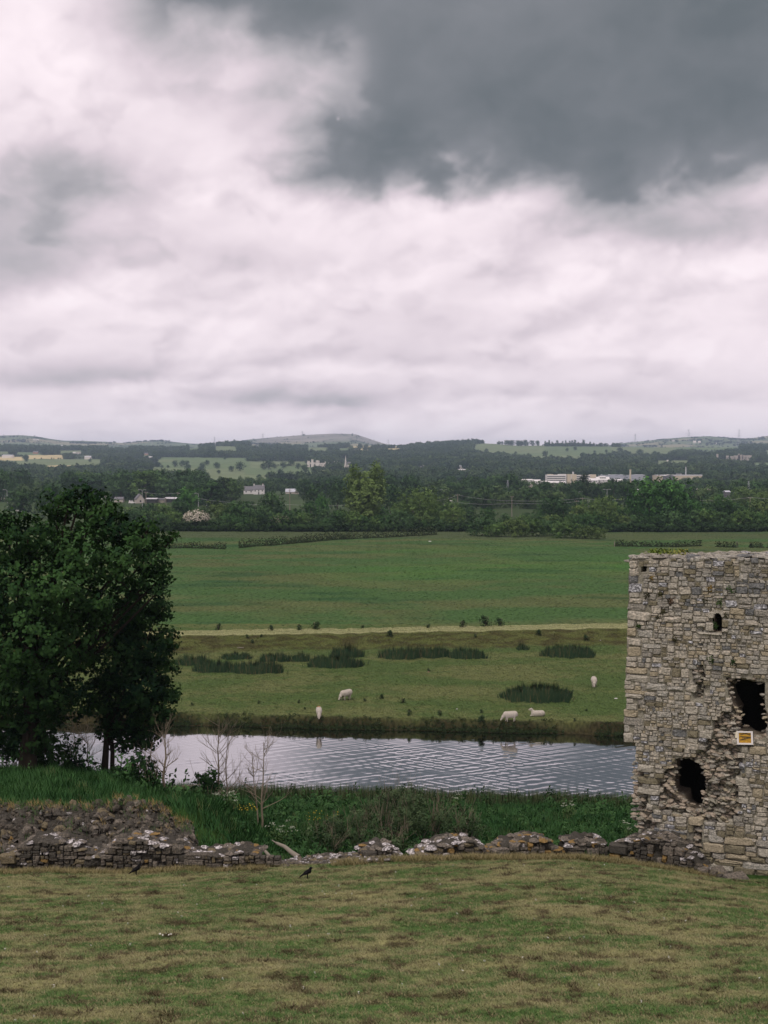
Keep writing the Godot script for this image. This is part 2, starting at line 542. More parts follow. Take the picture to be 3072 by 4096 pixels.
func sky_at(dir: Vector3) -> Color:
	if dir.y < -0.01:
		return Color(0.05, 0.055, 0.045)
	var q := Vector3(dir.x, 1.05 * dir.y + 0.13 * log(maxf(dir.y, 0.0) + 0.035), dir.z)
	q += Vector3(0.022, 0.016, 0) * nf.get_noise_3dv(q * 9.0 + Vector3(3, 4, 5))
	var f1 := nf.get_noise_3dv(q * 4.2 + Vector3(5, 0, 2))
	var f2 := nf.get_noise_3dv(q * 13.0 + Vector3(0, 9, 0))
	var f3 := nf.get_noise_3dv(q * 7.5 + Vector3(31, 3, 8))
	var v := 0.84 + 0.45 * nf.get_noise_3dv(q * 1.4 + Vector3(40, 1, 4))
	var thick := 0.0
	if dir.z < -0.5:
		var pq := dir.rotated(Vector3.RIGHT, -deg_to_rad(PITCH))
		var x := (1536.0 + pq.x / -pq.z * FOC) * 0.54
		var y := (2048.0 - pq.y / -pq.z * FOC) * 0.54
		var w := (1.0 - smoothstep(0.36, 0.58, absf(dir.x / dir.z))) * (1.0 - smoothstep(0.40, 0.62, -dir.y / dir.z))
		if w > 0.0:
			var p := Vector2(x + f1 * 90.0 + f2 * 60.0, y + f3 * 75.0 + f2 * 60.0)
			var sd := 1e9
			for k in DARK.size():
				sd = minf(sd, p.distance_squared_to(Geometry2D.get_closest_point_to_segment(p, DARK[k], DARK[(k + 1) % DARK.size()])))
			sd = sqrt(sd) * (1.0 if Geometry2D.is_point_in_polygon(p, DARK) else -1.0)
			var u := 0.95
			for b in CLOUDS:
				var ex: float = (x + f1 * 90.0 + f2 * 40.0 - b[0]) / b[2]
				var calm := 1.0 if b[1] < 650 else 0.4
				var ey: float = (y + (f3 * 50.0 + f2 * 30.0) * calm - b[1]) / b[3]
				if b[1] > 650 and ey > 0.0: ey *= 2.4      # flat bases low in the sky
				var e := ex * ex + ey * ey
				if e < 6.0:
					u += b[4] * exp(-e)
			var deep := 0.03 + 0.14 * (1.0 - smoothstep(0.0, 230.0, y - 30.0)) * exp(-pow((x - 1050.0) / 420.0, 2.0)) + 0.17 * smoothstep(150.0, 0.0, sd) + 0.10 * smoothstep(1350.0, 1700.0, x) * smoothstep(180, 400, y)
			var soft := lerpf(2.6, 1.15, smoothstep(60.0, 390.0, y)) * lerpf(1.35, 1.0, smoothstep(600.0, 900.0, x))
			thick = smoothstep(-60.0 * soft, 50.0 * soft, sd) * w
			u = lerpf(u, deep + 0.15 * f1 + 0.06 * f2, smoothstep(-60.0 * soft, 50.0 * soft, sd) * 0.97)
			v = lerpf(v, u, w)
	var l1 := lit(q + Vector3(7, 2, 1), 6.0)
	var l2 := lit(q + Vector3(1, 5, 3), 15.0)
	var cum := smoothstep(-0.05, 0.10, f3)                 # broken clumps stand before a veil
	v += (0.06 * f1 + 0.05 * f2 + (0.085 * l1 + 0.065 * l2) * lerpf(0.45, 1.0, cum) - 0.03 * cum) * lerpf(1.0, 0.28, thick)
	v = lerpf(v, 1.0, 0.7 * (1.0 - smoothstep(0.0, 0.04, dir.y)))
	v = clampf(v, 0.0, 1.12)
	var ramp := [Color(0.106, 0.122, 0.135), Color(0.18, 0.188, 0.206), Color(0.365, 0.345, 0.37), Color(0.585, 0.508, 0.553), Color(0.79, 0.695, 0.735), Color(0.90, 0.82, 0.85)]
	var g := v * 4.0
	var k := mini(int(g), 4)
	return ramp[k].lerp(ramp[k + 1], g - k)

func sky_image() -> Image:
	var small := Image.create(360, 180, false, Image.FORMAT_RGBF)
	for j in 180:
		var el := PI / 2 - (j + 0.5) / 180.0 * PI
		for k in 360:
			var az := ((k + 0.5) / 360.0 - 0.5) * TAU
			small.set_pixel(k, j, sky_at(Vector3(sin(az) * cos(el), sin(el), -cos(az) * cos(el))))
	var W := 4096
	small.resize(W, W / 2, Image.INTERPOLATE_CUBIC)
	var half := int(W * 19.5 / 360.0)
	for j in range(int(W / 2 * (90.0 - 22.5) / 180.0), W / 4 + 2):
		var el := PI / 2 - (j + 0.5) / (W / 2.0) * PI
		for k in range(W / 2 - half, W / 2 + half):
			var az := ((k + 0.5) / W - 0.5) * TAU
			small.set_pixel(k, j, sky_at(Vector3(sin(az) * cos(el), sin(el), -cos(az) * cos(el))))
	var out := Image.create(W, W / 2, false, Image.FORMAT_RGBF)
	out.blit_rect(small, Rect2i(W / 2, 0, W / 2, W / 2), Vector2i(0, 0))
	out.blit_rect(small, Rect2i(0, 0, W / 2, W / 2), Vector2i(W / 2, 0))
	return out


func _ready() -> void:
	rng.seed = 20240611
	nz.frequency = 1.0; nz.seed = 4; nz.noise_type = FastNoiseLite.TYPE_SIMPLEX_SMOOTH; nz.fractal_octaves = 2
	nf.frequency = 1.0; nf.seed = 9; nf.noise_type = FastNoiseLite.TYPE_SIMPLEX_SMOOTH; nf.fractal_octaves = 6; nf.fractal_gain = 0.52
	cells.frequency = 1.0; cells.seed = 3; cells.noise_type = FastNoiseLite.TYPE_CELLULAR; cells.fractal_type = FastNoiseLite.FRACTAL_NONE; cells.cellular_return_type = FastNoiseLite.RETURN_CELL_VALUE
	cell_edge.frequency = 1.0; cell_edge.seed = 3; cell_edge.noise_type = FastNoiseLite.TYPE_CELLULAR; cell_edge.fractal_type = FastNoiseLite.FRACTAL_NONE; cell_edge.cellular_return_type = FastNoiseLite.RETURN_DISTANCE2_SUB

	var cam := Camera3D.new()
	cam.name = "camera"
	cam.fov = rad_to_deg(2.0 * atan(2048.0 / FOC))
	cam.near = 0.2; cam.far = 20000.0
	cam.position = EYE
	cam.rotation_degrees.x = PITCH
	add_child(cam)
	var sky_mat := PanoramaSkyMaterial.new()
	sky_mat.panorama = ImageTexture.create_from_image(sky_image())
	var env := Environment.new()
	env.background_mode = Environment.BG_SKY
	env.sky = Sky.new()
	env.sky.sky_material = sky_mat
	env.tonemap_mode = Environment.TONE_MAPPER_LINEAR
	env.tonemap_exposure = 1.3
	env.sdfgi_enabled = true; env.ssao_enabled = true; env.ssil_enabled = true
	env.fog_enabled = true
	env.fog_density = 0.00009
	env.fog_light_color = Color(0.78, 0.87, 0.97)
	var we := WorldEnvironment.new()
	we.name = "world_environment"
	we.environment = env
	add_child(we)
	var sun := DirectionalLight3D.new()
	sun.name = "sun"
	sun.light_energy = 0.5
	sun.light_angular_distance = 20.0
	sun.light_color = Color(1.0, 0.96, 0.92)
	sun.shadow_enabled = true
	sun.rotation_degrees = Vector3(-58, -24, 0)
	add_child(sun)

	var t0 := Time.get_ticks_msec()
	make_materials()
	terrain(); t0 = clock("terrain", t0)
	river(); t0 = clock("river", t0)
	tower(); t0 = clock("tower", t0)
	low_walls(); t0 = clock("walls", t0)
	big_trees(); t0 = clock("big trees", t0)
	saplings_and_bank(); t0 = clock("bank", t0)
	tree_line(); t0 = clock("tree line", t0)
	hillside(); t0 = clock("hillside", t0)
	buildings(); t0 = clock("buildings", t0)
	poles(); t0 = clock("poles", t0)
	meadow_things(); t0 = clock("meadow", t0)
	grasses(); t0 = clock("grass", t0)

func clock(what: String, t0: int) -> int:
	print(what, " ", Time.get_ticks_msec() - t0)
	return Time.get_ticks_msec()


# ---------------------------------------------------------------- the setting
func patch(called: String, rows: Array, cols: int, wide: Callable, col: Callable, mat: Material) -> MeshInstance3D:
	var p := PackedVector3Array()
	var c := PackedColorArray()
	for d in rows:
		var w: float = wide.call(d)
		for k in cols:
			var t := 2.0 * k / (cols - 1) - 1.0
			var x := t * (0.5 + 0.5 * t * t) * w      # finer towards the middle
			p.append(Vector3(x, ground(x, d), -d))
			c.append(col.call(x, d))
	var o := put(called, grid(p, cols, c, Vector3.UP), mat)
	tag(o, "", "", "", "structure")
	return o

func steps(a: float, b: float, many: int, power := 1.0) -> Array:
	var out := []
	for k in many + 1:
		out.append(a * pow(b / a, float(k) / many) if power == 0.0 else lerpf(a, b, pow(float(k) / many, power)))
	return out

func lawn_color(x: float, d: float) -> Color:
	var g := Vector2(x + d * 0.12, d - x * 0.10)
	var a := nf.get_noise_2d(g.x * 0.20, g.y * 0.36) + 0.65 * nf.get_noise_2d(g.x * 0.9 + 9.0, g.y * 1.6)
	var c := Color(0.100, 0.175, 0.058).lerp(Color(0.305, 0.292, 0.152), smoothstep(-0.34, 0.48, a + 0.16 * sin((d - x * 0.22) * 5.2)))
	var b := nf.get_noise_2d(g.x * 0.8 + 70.0, g.y * 1.5)
	return c.lerp(Color(0.088, 0.070, 0.042), smoothstep(0.16, 0.38, b) * 0.8)

func bank_color(x: float, d: float) -> Color:
	return Color(0.03, 0.07, 0.022).lerp(Color(0.055, 0.10, 0.03), 0.5 + nf.get_noise_2d(x * 0.4, d * 0.4))

func meadow_color(x: float, d: float) -> Color:
	var e := d - (109.8 - 0.1 * x)
	var c := Color(0.098, 0.146, 0.052).lerp(Color(0.160, 0.178, 0.078), smoothstep(-0.3, 0.35, nf.get_noise_2d(x * 0.05, d * 0.09) + 0.4 * nf.get_noise_2d(x * 0.5, d * 0.9)))
	c = c.lerp(Color(0.05, 0.078, 0.03), smoothstep(0.15, 0.5, nf.get_noise_2d(x * 0.7 + 31.0, d * 1.3)) * 0.6)
	c = c.lerp(Color(0.055, 0.048, 0.03), 1.0 - smoothstep(0.2, 1.2, e))
	var l := d - (160.7 + 0.12 * x)
	var face := smoothstep(-11.5, -9.0, l + 2.0 * nf.get_noise_2d(x * 0.2, 3.0)) * (1.0 - smoothstep(-5.3, -4.6, l))
	c = c.lerp(Color(0.118, 0.128, 0.050).lerp(Color(0.072, 0.062, 0.032), smoothstep(0.05, 0.5, nf.get_noise_2d(x * 0.22, l * 0.8) + 0.25)), face * 0.85)
	var top := smoothstep(-5.3, -4.8, l) * (1.0 - smoothstep(-0.6, 0.2, l))
	var rut := smoothstep(0.35, 0.1, absf(absf(l + 2.4) - 0.8))
	return c.lerp(Color(0.36, 0.36, 0.20).lerp(Color(0.23, 0.24, 0.12), rut), top)

func field_color(x: float, d: float) -> Color:
	var p := Vector2(x + 0.45 * (d - 200.0), d - 0.16 * x)
	var a := nf.get_noise_2d(p.x * 0.010, p.y * 0.035)
	var b := nf.get_noise_2d(x * 0.05, d * 0.06 + 50.0)
	var c := Color(0.076, 0.146, 0.054).lerp(Color(0.122, 0.150, 0.066), smoothstep(-0.2, 0.3, a + b * 0.4))
	var lush := exp(-pow((d - 262.0 - x * 0.35 + 12.0 * a) / 22.0, 2.0)) * smoothstep(-25.0, 15.0, x) + 0.6 * exp(-pow((d - 330.0 - x * 0.2) / 16.0, 2.0)) * smoothstep(-30, 10, x) * (1.0 - smoothstep(40.0, 70.0, x))
	c = c.lerp(Color(0.080, 0.180, 0.046), clampf(lush, 0.0, 0.9) * (0.75 + 0.9 * b))
	c = c.lerp(Color(0.04, 0.095, 0.040), smoothstep(0.22, 0.5, nf.get_noise_2d(x * 0.02 + 8.0, d * 0.05)) * 0.7)
	c *= 1.0 + 0.06 * sin((x * 0.9 + (d - 200.0) * 0.55) * 0.42) * smoothstep(-0.2, 0.2, a)
	if d > 382.0:
		c = c.lerp(Color(0.110, 0.135, 0.075).lerp(Color(0.09, 0.125, 0.06), 0.5 + 0.5 * sin((d + x * 0.25) * 0.55)), smoothstep(382.0, 392.0, d + x * 0.1) * (1.0 if x < 70.0 else 0.6))
	if d > 440.0:
		c = c.lerp(Color(0.07, 0.11, 0.05) if cells.get_noise_2d(x * 0.012, d * 0.008) > 0.1 else Color(0.055, 0.085, 0.04), 0.8)
	return c

# fields that show on the hillside: [left, top, right, bottom] in the photograph's rows and columns, tan or green
var HILL_FIELDS := [
	[-300, 1826, 100, 1840, 1, 2], [107, 1820, 256, 1836, 1, 0], [60, 1837, 410, 1862, 0, 0], [176, 1852, 380, 1874, 1, -6], [0, 1838, 110, 1856, 0, 0], [-300, 1806, 40, 1820, 0, 0], [60, 1808, 170, 1822, 0, 2], [232, 1802, 330, 1818, 0, 0], [380, 1800, 430, 1807, 0, 0], [340, 1822, 365, 1834, 1, 0],
	[400, 1838, 700, 1850, 0, 0], [560, 1816, 600, 1828, 0, 0], [640, 1829, 1000, 1872, 0, 3], [600, 1868, 960, 1896, 0, 3], [820, 1880, 980, 1924, 0, 0], [750, 1788, 800, 1802, 0, 0], [855, 1784, 950, 1808, 0, 2],
	[975, 1846, 1110, 1872, 0, 0], [960, 1866, 1260, 1900, 0, 0], [966, 1890, 1080, 1925, 0, 0], [1225, 1790, 1315, 1808, 0, 0], [1350, 1793, 1400, 1806, 0, 0], [1270, 1880, 1310, 1900, 0, 0], [1396, 1783, 1640, 1792, 1, 0], [1410, 1794, 1640, 1803, 1, 0], [1000, 1780, 1040, 1790, 0, 0],
	[480, 1899, 620, 1908, 0, 0], [1020, 1905, 1200, 1925, 0, 0], [1100, 1846, 1230, 1862, 0, 0], [1290, 1905, 1370, 1915, 0, 0], [430, 1782, 520, 1792, 0, 2], [1160, 1776, 1220, 1784, 0, 0], [2300, 1858, 2420, 1868, 0, 0], [2780, 1806, 2900, 1816, 0, 0],
	[1895, 1778, 1990, 1812, 0, -10], [1920, 1778, 2180, 1812, 0, 0], [2020, 1786, 2450, 1822, 0, 0], [2120, 1810, 2330, 1838, 0, 0], [2350, 1788, 2700, 1812, 0, 0], [2560, 1786, 2960, 1802, 0, 0], [2520, 1806, 2680, 1822, 0, 0], [2620, 1842, 2760, 1860, 0, 0], [2990, 1851, 3200, 1866, 0, 0], [3060, 1800, 3300, 1830, 0, 0]]

func hill_field(q: Vector2) -> int:     # -1 where the hillside is wooded, else the field's number
	for k in HILL_FIELDS.size():
		var f: Array = HILL_FIELDS[k]
		var tilt: float = f[5] * (q.x - f[0]) / (f[2] - f[0])
		var wob := 3.0 * nz.get_noise_2d(q.x * 0.02, k * 3.0)
		if q.x > f[0] + wob and q.x < f[2] - wob and q.y > f[1] + tilt and q.y < f[3] + tilt + wob * 0.4:
			return k
	return -1

func hill_color(x: float, d: float) -> Color:
	if d > 4500.0:
		var s := 0.0042
		var wx := x + 60.0 * nz.get_noise_2d(x * 0.004, d * 0.004)
		var v := cells.get_noise_2d(wx * s, d * s * 0.55)
		var c := Color(0.115, 0.15, 0.08)
		if v > 0.35: c = Color(0.22, 0.215, 0.13)
		elif v > 0.0: c = Color(0.15, 0.185, 0.10)
		elif v < -0.6: c = Color(0.085, 0.115, 0.06)
		var X := 1536.0 + x / d * FOC
		var moor := smoothstep(980.0, 1060.0, X) * (1.0 - smoothstep(1480.0, 1560.0, X)) * smoothstep(6000.0, 6600.0, d)
		c = c.lerp(Color(0.27, 0.25, 0.235).lerp(Color(0.19, 0.175, 0.16), 0.5 + nf.get_noise_2d(x * 0.002, d * 0.003)), moor * 0.8)
		return c.lerp(Color(0.025, 0.04, 0.02), (1.0 - smoothstep(0.02, 0.09, cell_edge.get_noise_2d(wx * s, d * s * 0.55) + 1.0)) * 0.8)
	var p := Vector3(x, ground(x, d), -d)
	var k := hill_field(photo(p))
	if k < 0:
		return Color(0.04, 0.062, 0.028)
	var g := Color(0.130, 0.165, 0.085) if k % 3 else Color(0.105, 0.148, 0.072)
	if HILL_FIELDS[k][4]:
		g = Color(0.42, 0.36, 0.20)
	return g * (1.0 + 0.25 * nf.get_noise_2d(x * 0.02, d * 0.02))

func terrain() -> void:
	patch("lawn", steps(-24.0, 12.0, 18) + steps(12.4, 41.0, 280), 300, func(d): return 34.0 + absf(d) * 0.1, lawn_color, M.grass)
	patch("river_bank", steps(41.0, 50.0, 60) + steps(50.6, 104.0, 90), 240, func(d): return 38.1 + (d - 41.0) * 1.0, bank_color, M.grass)
	patch("meadow", steps(103.6, 113.5, 90) + steps(113.9, 175.0, 150), 340, func(d): return d * 1.0, meadow_color, M.grass)
	patch("field", steps(175.0, 440.0, 150) + steps(446.0, 1300.0, 70, 0.0), 240, func(d): return d * 1.0, field_color, M.field)
	var h := steps(1300.0, 4200.0, 170) + steps(4240.0, 7500.0, 80) + steps(7560.0, 9500.0, 6)
	patch("hills", h, 480, func(d): return d * 0.9, hill_color, M.hill)


func river() -> void:
	var p := PackedVector3Array()
	var nx := 480
	var waves := []
	for k in 16:
		var ang := rng.randf_range(0.32, 0.62) * (1.0 if k % 2 else -1.0) + (0.16 if k % 2 else 0.0)
		var len := rng.randf_range(0.55, 1.45)
		waves.append([Vector2(sin(ang), cos(ang)) * TAU / len, len, rng.randf() * TAU])
	for j in 180:
		var d := lerpf(84.0, 114.5, j / 179.0)
		for k in nx:
			var x := lerpf(-52.0, 44.0, k / (nx - 1.0))
			var e := 109.8 - 0.1 * x - d
			var slope := lerpf(0.009, 0.034, smoothstep(-22.0, 8.0, x - (d - 98.0) * 0.7)) * smoothstep(1.0, 12.0, e) + 0.004
			slope *= 0.30 + 0.85 * smoothstep(-0.35, 0.35, nz.get_noise_2d(x * 0.07, d * 0.11) + 0.5 * nz.get_noise_2d(x * 0.25, d * 0.4))
			var y := 0.0
			for w in waves:
				y += sin(w[0].x * x + w[0].y * d + w[2] + 0.9 * nz.get_noise_2d(x * 0.12 + w[1], d * 0.12)) * slope * w[1] / TAU * 0.52
			p.append(Vector3(x, WATER + y, -d))
	tag(put("river", grid(p, nx, PackedColorArray(), Vector3.UP), M.water), "", "", "", "structure")
	for side in [[-260.0, -52.0], [44.0, 260.0]]:
		var s := Soup.new()
		s.quad(Vector3(side[0], WATER, -78), Vector3(side[1], WATER, -78), Vector3(side[1], WATER, -118), Vector3(side[0], WATER, -118), Vector3.UP, Color.WHITE)
		tag(put("river", s.mesh(), M.water), "", "", "", "structure")


# ---------------------------------------------------------------- masonry
var blocks := []
var rocks := []

func make_stone_shapes() -> void:
	for k in 10:      # a dressed block: 1 x 1 face, depth 1, front towards +z, corners knocked off
		var s := Soup.new()
		var back := []
		var rim := []
		var face := []
		var sq := rng.randf_range(0.14, 0.30)
		for e in 8:
			var a := (e + 0.5) * TAU / 8.0
			var p := Vector3(clampf(cos(a) * 0.62, -0.5, 0.5), clampf(sin(a) * 0.62, -0.5, 0.5), 0)
			var m := Vector2(signf(cos(a)) * 0.5, signf(sin(a)) * 0.5)
			p = p.lerp(Vector3(m.x, m.y, 0), 1.0 - sq * 2.0) + Vector3(rng.randf_range(-1, 1), rng.randf_range(-1, 1), 0) * 0.035
			back.append(p + Vector3(0, 0, -0.5))
			rim.append(p * 0.99 + Vector3(0, 0, rng.randf_range(0.18, 0.32)))
			face.append(p * rng.randf_range(0.74, 0.88) + Vector3(0, 0, rng.randf_range(0.42, 0.56)))
		var mid := Vector3(rng.randf_range(-0.15, 0.15), rng.randf_range(-0.15, 0.15), rng.randf_range(0.46, 0.6))
		for e in 8:
			var g := (e + 1) % 8
			s.flat(back[e], back[g], rim[g], rim[e], Vector3.ZERO)
			s.flat(rim[e], rim[g], face[g], face[e], Vector3.ZERO)
			var nn: Vector3 = (face[g] - face[e]).cross(mid - face[e]).normalized()
			s.tri(face[e], face[g], mid, nn if nn.z > 0 else -nn, Color.WHITE)
		blocks.append(s.mesh())
	for k in 10:      # a broken rock
		var s := Soup.new()
		var flatness := rng.randf_range(0.5, 0.85)
		var rings := []
		var many := 6
		for j in 4:
			var ring := []
			var y := [-0.46, -0.2, 0.2, 0.46][j] as float
			var rr := [0.26, 0.5, 0.48, 0.24][j] as float
			for e in many:
				var a := (e + 0.5 * (j % 2)) * TAU / many
				ring.append(Vector3(cos(a) * rr * rng.randf_range(0.75, 1.15), y * flatness * rng.randf_range(0.8, 1.2), sin(a) * rr * rng.randf_range(0.75, 1.15)))
			rings.append(ring)
		for j in 3:
			for e in many:
				var g := (e + 1) % many
				s.flat(rings[j][e], rings[j][g], rings[j + 1][g], rings[j + 1][e], Vector3.ZERO)
		for j in [0, 3]:
			for e in range(1, many - 1):
				var nn: Vector3 = (rings[j][e] - rings[j][0]).cross(rings[j][e + 1] - rings[j][0]).normalized()
				s.tri(rings[j][0], rings[j][e], rings[j][e + 1], nn if nn.y * (j - 1.5) > 0 else -nn, Color.WHITE)
		rocks.append(s.mesh())

func lay(t: Node3D, stones: Array, most: int, big := "stone", rest := "small_stones") -> void:    # stones: [size, place, mesh, material]
	stones.sort_custom(func(a, b): return a[0] > b[0])
	var sets := {}
	for k in stones.size():
		var e: Array = stones[k]
		if k < most:
			put(big, e[2], e[3], t, e[1])
			continue
		if not sets.has(e[3]):
			sets[e[3]] = SurfaceTool.new()
		sets[e[3]].append_from(e[2], 0, e[1])
	if sets.is_empty():
		return
	var m := ArrayMesh.new()
	var at_ := 0
	for mat in sets:
		sets[mat].commit(m)
		m.surface_set_material(at_, mat)
		at_ += 1
	put(rest, m, null, t).set_meta("kind", "stuff")

func pick(list: Array, weights: Array) -> Variant:
	var sum := 0.0
	for w in weights: sum += w
	var r := rng.randf() * sum
	for k in list.size():
		r -= weights[k]
		if r <= 0.0:
			return list[k]
	return list[0]

func courses(o: Vector3, ux: Vector3, n: Vector3, ul: Callable, u1: float, v0: float, vt: Callable, style: Callable, taken: Callable) -> Array:
	var out := []
	var basis := Basis(ux, Vector3.UP, n)
	var v := v0
	while v < 30.0:
		var any := false
		var mid: Dictionary = style.call(u1 * 0.4, v)
		var h := rng.randf_range(mid.h0, mid.h1)
		var u: float = ul.call(v + h / 2) - rng.randf_range(0.0, 0.12)
		var first := true
		while u < u1:
			var st: Dictionary = style.call(u, v)
			var w := rng.randf_range(st.w0, st.w1) * (1.5 if first and st.get("quoin", false) else 1.0)
			var wob: float = st.get("wobble", 0.09) * nz.get_noise_2d(u * 0.7, v * 0.5)
			var cu := u + w / 2
			if v + h * 0.6 < vt.call(cu):
				any = true
				var splits := 1
				if h > 0.2 and rng.randf() < st.get("split", 0.3): splits = 2
				var part := rng.randf_range(0.35, 0.65) if splits == 2 else 1.0
				for k in splits:
					var hh := h * (part if k == 0 else 1.0 - part)
					var cv := v + wob + (hh / 2 if k == 0 else h - hh / 2)
					var pieces := 2 if splits == 2 and w > 0.42 and rng.randf() < 0.6 else 1
					for e in pieces:
						var ww := w / pieces
						var pu := u + ww * (e + 0.5)
						if taken.call(pu, cv, maxf(ww, hh)): continue
						var mat: Material = pick(st.mats, st.weights)
						var gap := rng.randf_range(0.006, 0.02)
						var deep := 0.30
						var prot: float = rng.randf_range(-0.065, -0.02) + st.get("proud", 0.0)
						var tilt := Basis(Vector3(0, 0, 1), rng.randf_range(-0.05, 0.05)) * Basis(Vector3(0, 1, 0), rng.randf_range(-0.06, 0.06)) * Basis(Vector3(1, 0, 0), rng.randf_range(-0.06, 0.06))
						if rng.randf() < 0.5: tilt = tilt * Basis(Vector3(0, 0, 1), PI)
						var b := basis * tilt * Basis.from_scale(Vector3(ww - gap, hh - gap, deep))
						out.append([ww * hh, Transform3D(b, o + ux * pu + Vector3.UP * cv + n * (prot - deep * 0.5 + 0.15)), blocks[rng.randi() % blocks.size()], mat])
			u += w
			first = false
		v += h
		if not any and v > v0 + 1.0:
			break
	return out

func split_into(out: Array, x0: float, y0: float, x1: float, y1: float, big: float) -> void:    # cuts a rectangle of wall face into stones of mixed size
	var w := x1 - x0
	var h := y1 - y0
	var hs := rng.randf_range(0.09, 0.24) * big
	if rng.randf() < 0.2: hs = rng.randf_range(0.2, 0.4)
	var ws := hs * rng.randf_range(1.2, 2.9)
	if (h <= hs and w <= ws) or h < 0.09 and w < 0.3:
		out.append([x0, y0, x1, y1])
		return
	var f := rng.randf_range(0.33, 0.67)
	if w > h * rng.randf_range(1.3, 2.6) or h < 0.13:
		var s := 0.012 * rng.randf_range(-1, 1)
		split_into(out, x0, y0, lerpf(x0, x1, f), y1 + s, big)
		split_into(out, lerpf(x0, x1, f), y0, x1, y1, big)
	else:
		split_into(out, x0, y0, x1, lerpf(y0, y1, f), big)
		split_into(out, x0, lerpf(y0, y1, f), x1, y1, big)

func mixed(o: Vector3, ux: Vector3, n: Vector3, ul: Callable, u1: float, v0: float, vt: Callable, style: Callable, taken: Callable) -> Array:
	var out := []
	var basis := Basis(ux, Vector3.UP, n)
	var v := v0
	var odd := 0
	while v < 30.0 and v < vt.call(u1 * 0.5) + 0.3:
		var L := rng.randf_range(0.3, 0.72)
		odd += 1
		var u: float = ul.call(v + L / 2) - rng.randf_range(0.0, 0.05)
		var cut := []
		if ul.call(v + L / 2) < 0.3:       # long and short corner stones
			var q: float = [0.85, 0.45, 0.62, 0.36][odd % 4] * rng.randf_range(0.85, 1.15)
			cut.append([u, v, u + q, v + L * 0.55]); cut.append([u, v + L * 0.55, u + q * rng.randf_range(0.6, 1.2), v + L])
			u += q
		while u < u1:
			var W := rng.randf_range(0.35, 1.5)
			var drop := 0.05 * nz.get_noise_2d(u * 0.5, v)
			split_into(cut, u, v + drop, u + W, v + L + drop, 0.8 + 0.6 * smoothstep(-0.3, 0.4, nz.get_noise_2d(u * 0.45, v * 0.45)))
			u += W
		for c in cut:
			var w: float = c[2] - c[0]
			var h: float = c[3] - c[1]
			var pu: float = (c[0] + c[2]) / 2
			var cv: float = (c[1] + c[3]) / 2 + 0.07 * nz.get_noise_2d(pu * 0.6, v * 0.4)
			if cv - h * 0.1 > vt.call(pu) or taken.call(pu, cv, maxf(w, h)): continue
			var st: Dictionary = style.call(pu, cv)
			var gap := rng.randf_range(0.006, 0.022)
			var tilt := Basis(Vector3(0, 0, 1), rng.randf_range(-0.07, 0.07)) * Basis(Vector3(0, 1, 0), rng.randf_range(-0.08, 0.08)) * Basis(Vector3(1, 0, 0), rng.randf_range(-0.08, 0.08))
			if rng.randf() < 0.5: tilt = tilt * Basis(Vector3(0, 0, 1), PI)
			out.append([w * h, Transform3D(basis * tilt * Basis.from_scale(Vector3(w - gap, h - gap, 0.30)), o + ux * pu + Vector3.UP * cv + n * (rng.randf_range(-0.105, -0.045))), blocks[rng.randi() % blocks.size()], pick(st.mats, st.weights)])
		v += L
	return out

func core(o: Vector3, ux: Vector3, n: Vector3, ul: Callable, u1: float, v0: float, vt: Callable, thick: float, sink: Callable, cell: float, open: Variant = null) -> ArrayMesh:   # front, left end, top and back of a wall
	var u_min: float = ul.call(v0)
	var nu := int((u1 - u_min) / cell) + 2
	var top := -1e9
	for k in 20: top = maxf(top, vt.call(lerpf(u_min, u1, k / 19.0)))
	var nv := int((top - v0) / cell) + 2
	var p := PackedVector3Array()
	var cols := nu + 7
	var inside := -n
	var gone := PackedByteArray()
	for j in nv + 6:
		for k in cols:
			var b := clampf(float(k - 6) / nu, 0.0, 1.0)
			var t := minf(1.0, float(j) / (nv - 1))
			var v: float = lerpf(v0, vt.call(lerpf(u_min, u1, b)), t)
			var u: float = lerpf(ul.call(v), u1, b)
			var back := 0.0
			if k < 6: back = thick * (6 - k) / 6.0
			if j >= nv: back = maxf(back, thick * (j - nv + 1) / 6.0)
			var rough := 0.10 * nf.get_noise_3d(u * 1.7, v * 1.7, back * 2.0)
			var q := o + ux * u + Vector3.UP * v
			if back > 0.0:
				q += inside * back + (ux * -rough if k < 6 else Vector3.UP * rough * 1.6) + Vector3.UP * (0.04 if j >= nv else 0.0)
			else:
				q += inside * sink.call(u, v)
			p.append(q)
			gone.append(1 if open != null and back == 0.0 and open.call(u, v) else 0)
	return grid(p, cols, PackedColorArray(), n, 0.25, gone)

var TOWER_O := Vector3.ZERO
var TOWER_U := Vector3(0.92, 0, 0.39)
var TOWER_N := Vector3(-0.39, 0, 0.92)

func on_face(X: float, Y: float) -> Vector2:     # a point of the photograph on the tower's face, in metres along and above it
	var r := ray(X, Y)
	var t := (TOWER_O - EYE).dot(TOWER_N) / r.dot(TOWER_N)
	var q := EYE + r * t - TOWER_O
	return Vector2(q.dot(TOWER_U), q.y)

func on_face_all(x0: float, y0: float, s: float, pts: Array) -> PackedVector2Array:
	var out := PackedVector2Array()
	for k in range(0, pts.size(), 2):
		out.append(on_face(x0 + pts[k] / s, y0 + pts[k + 1] / s))
	return out

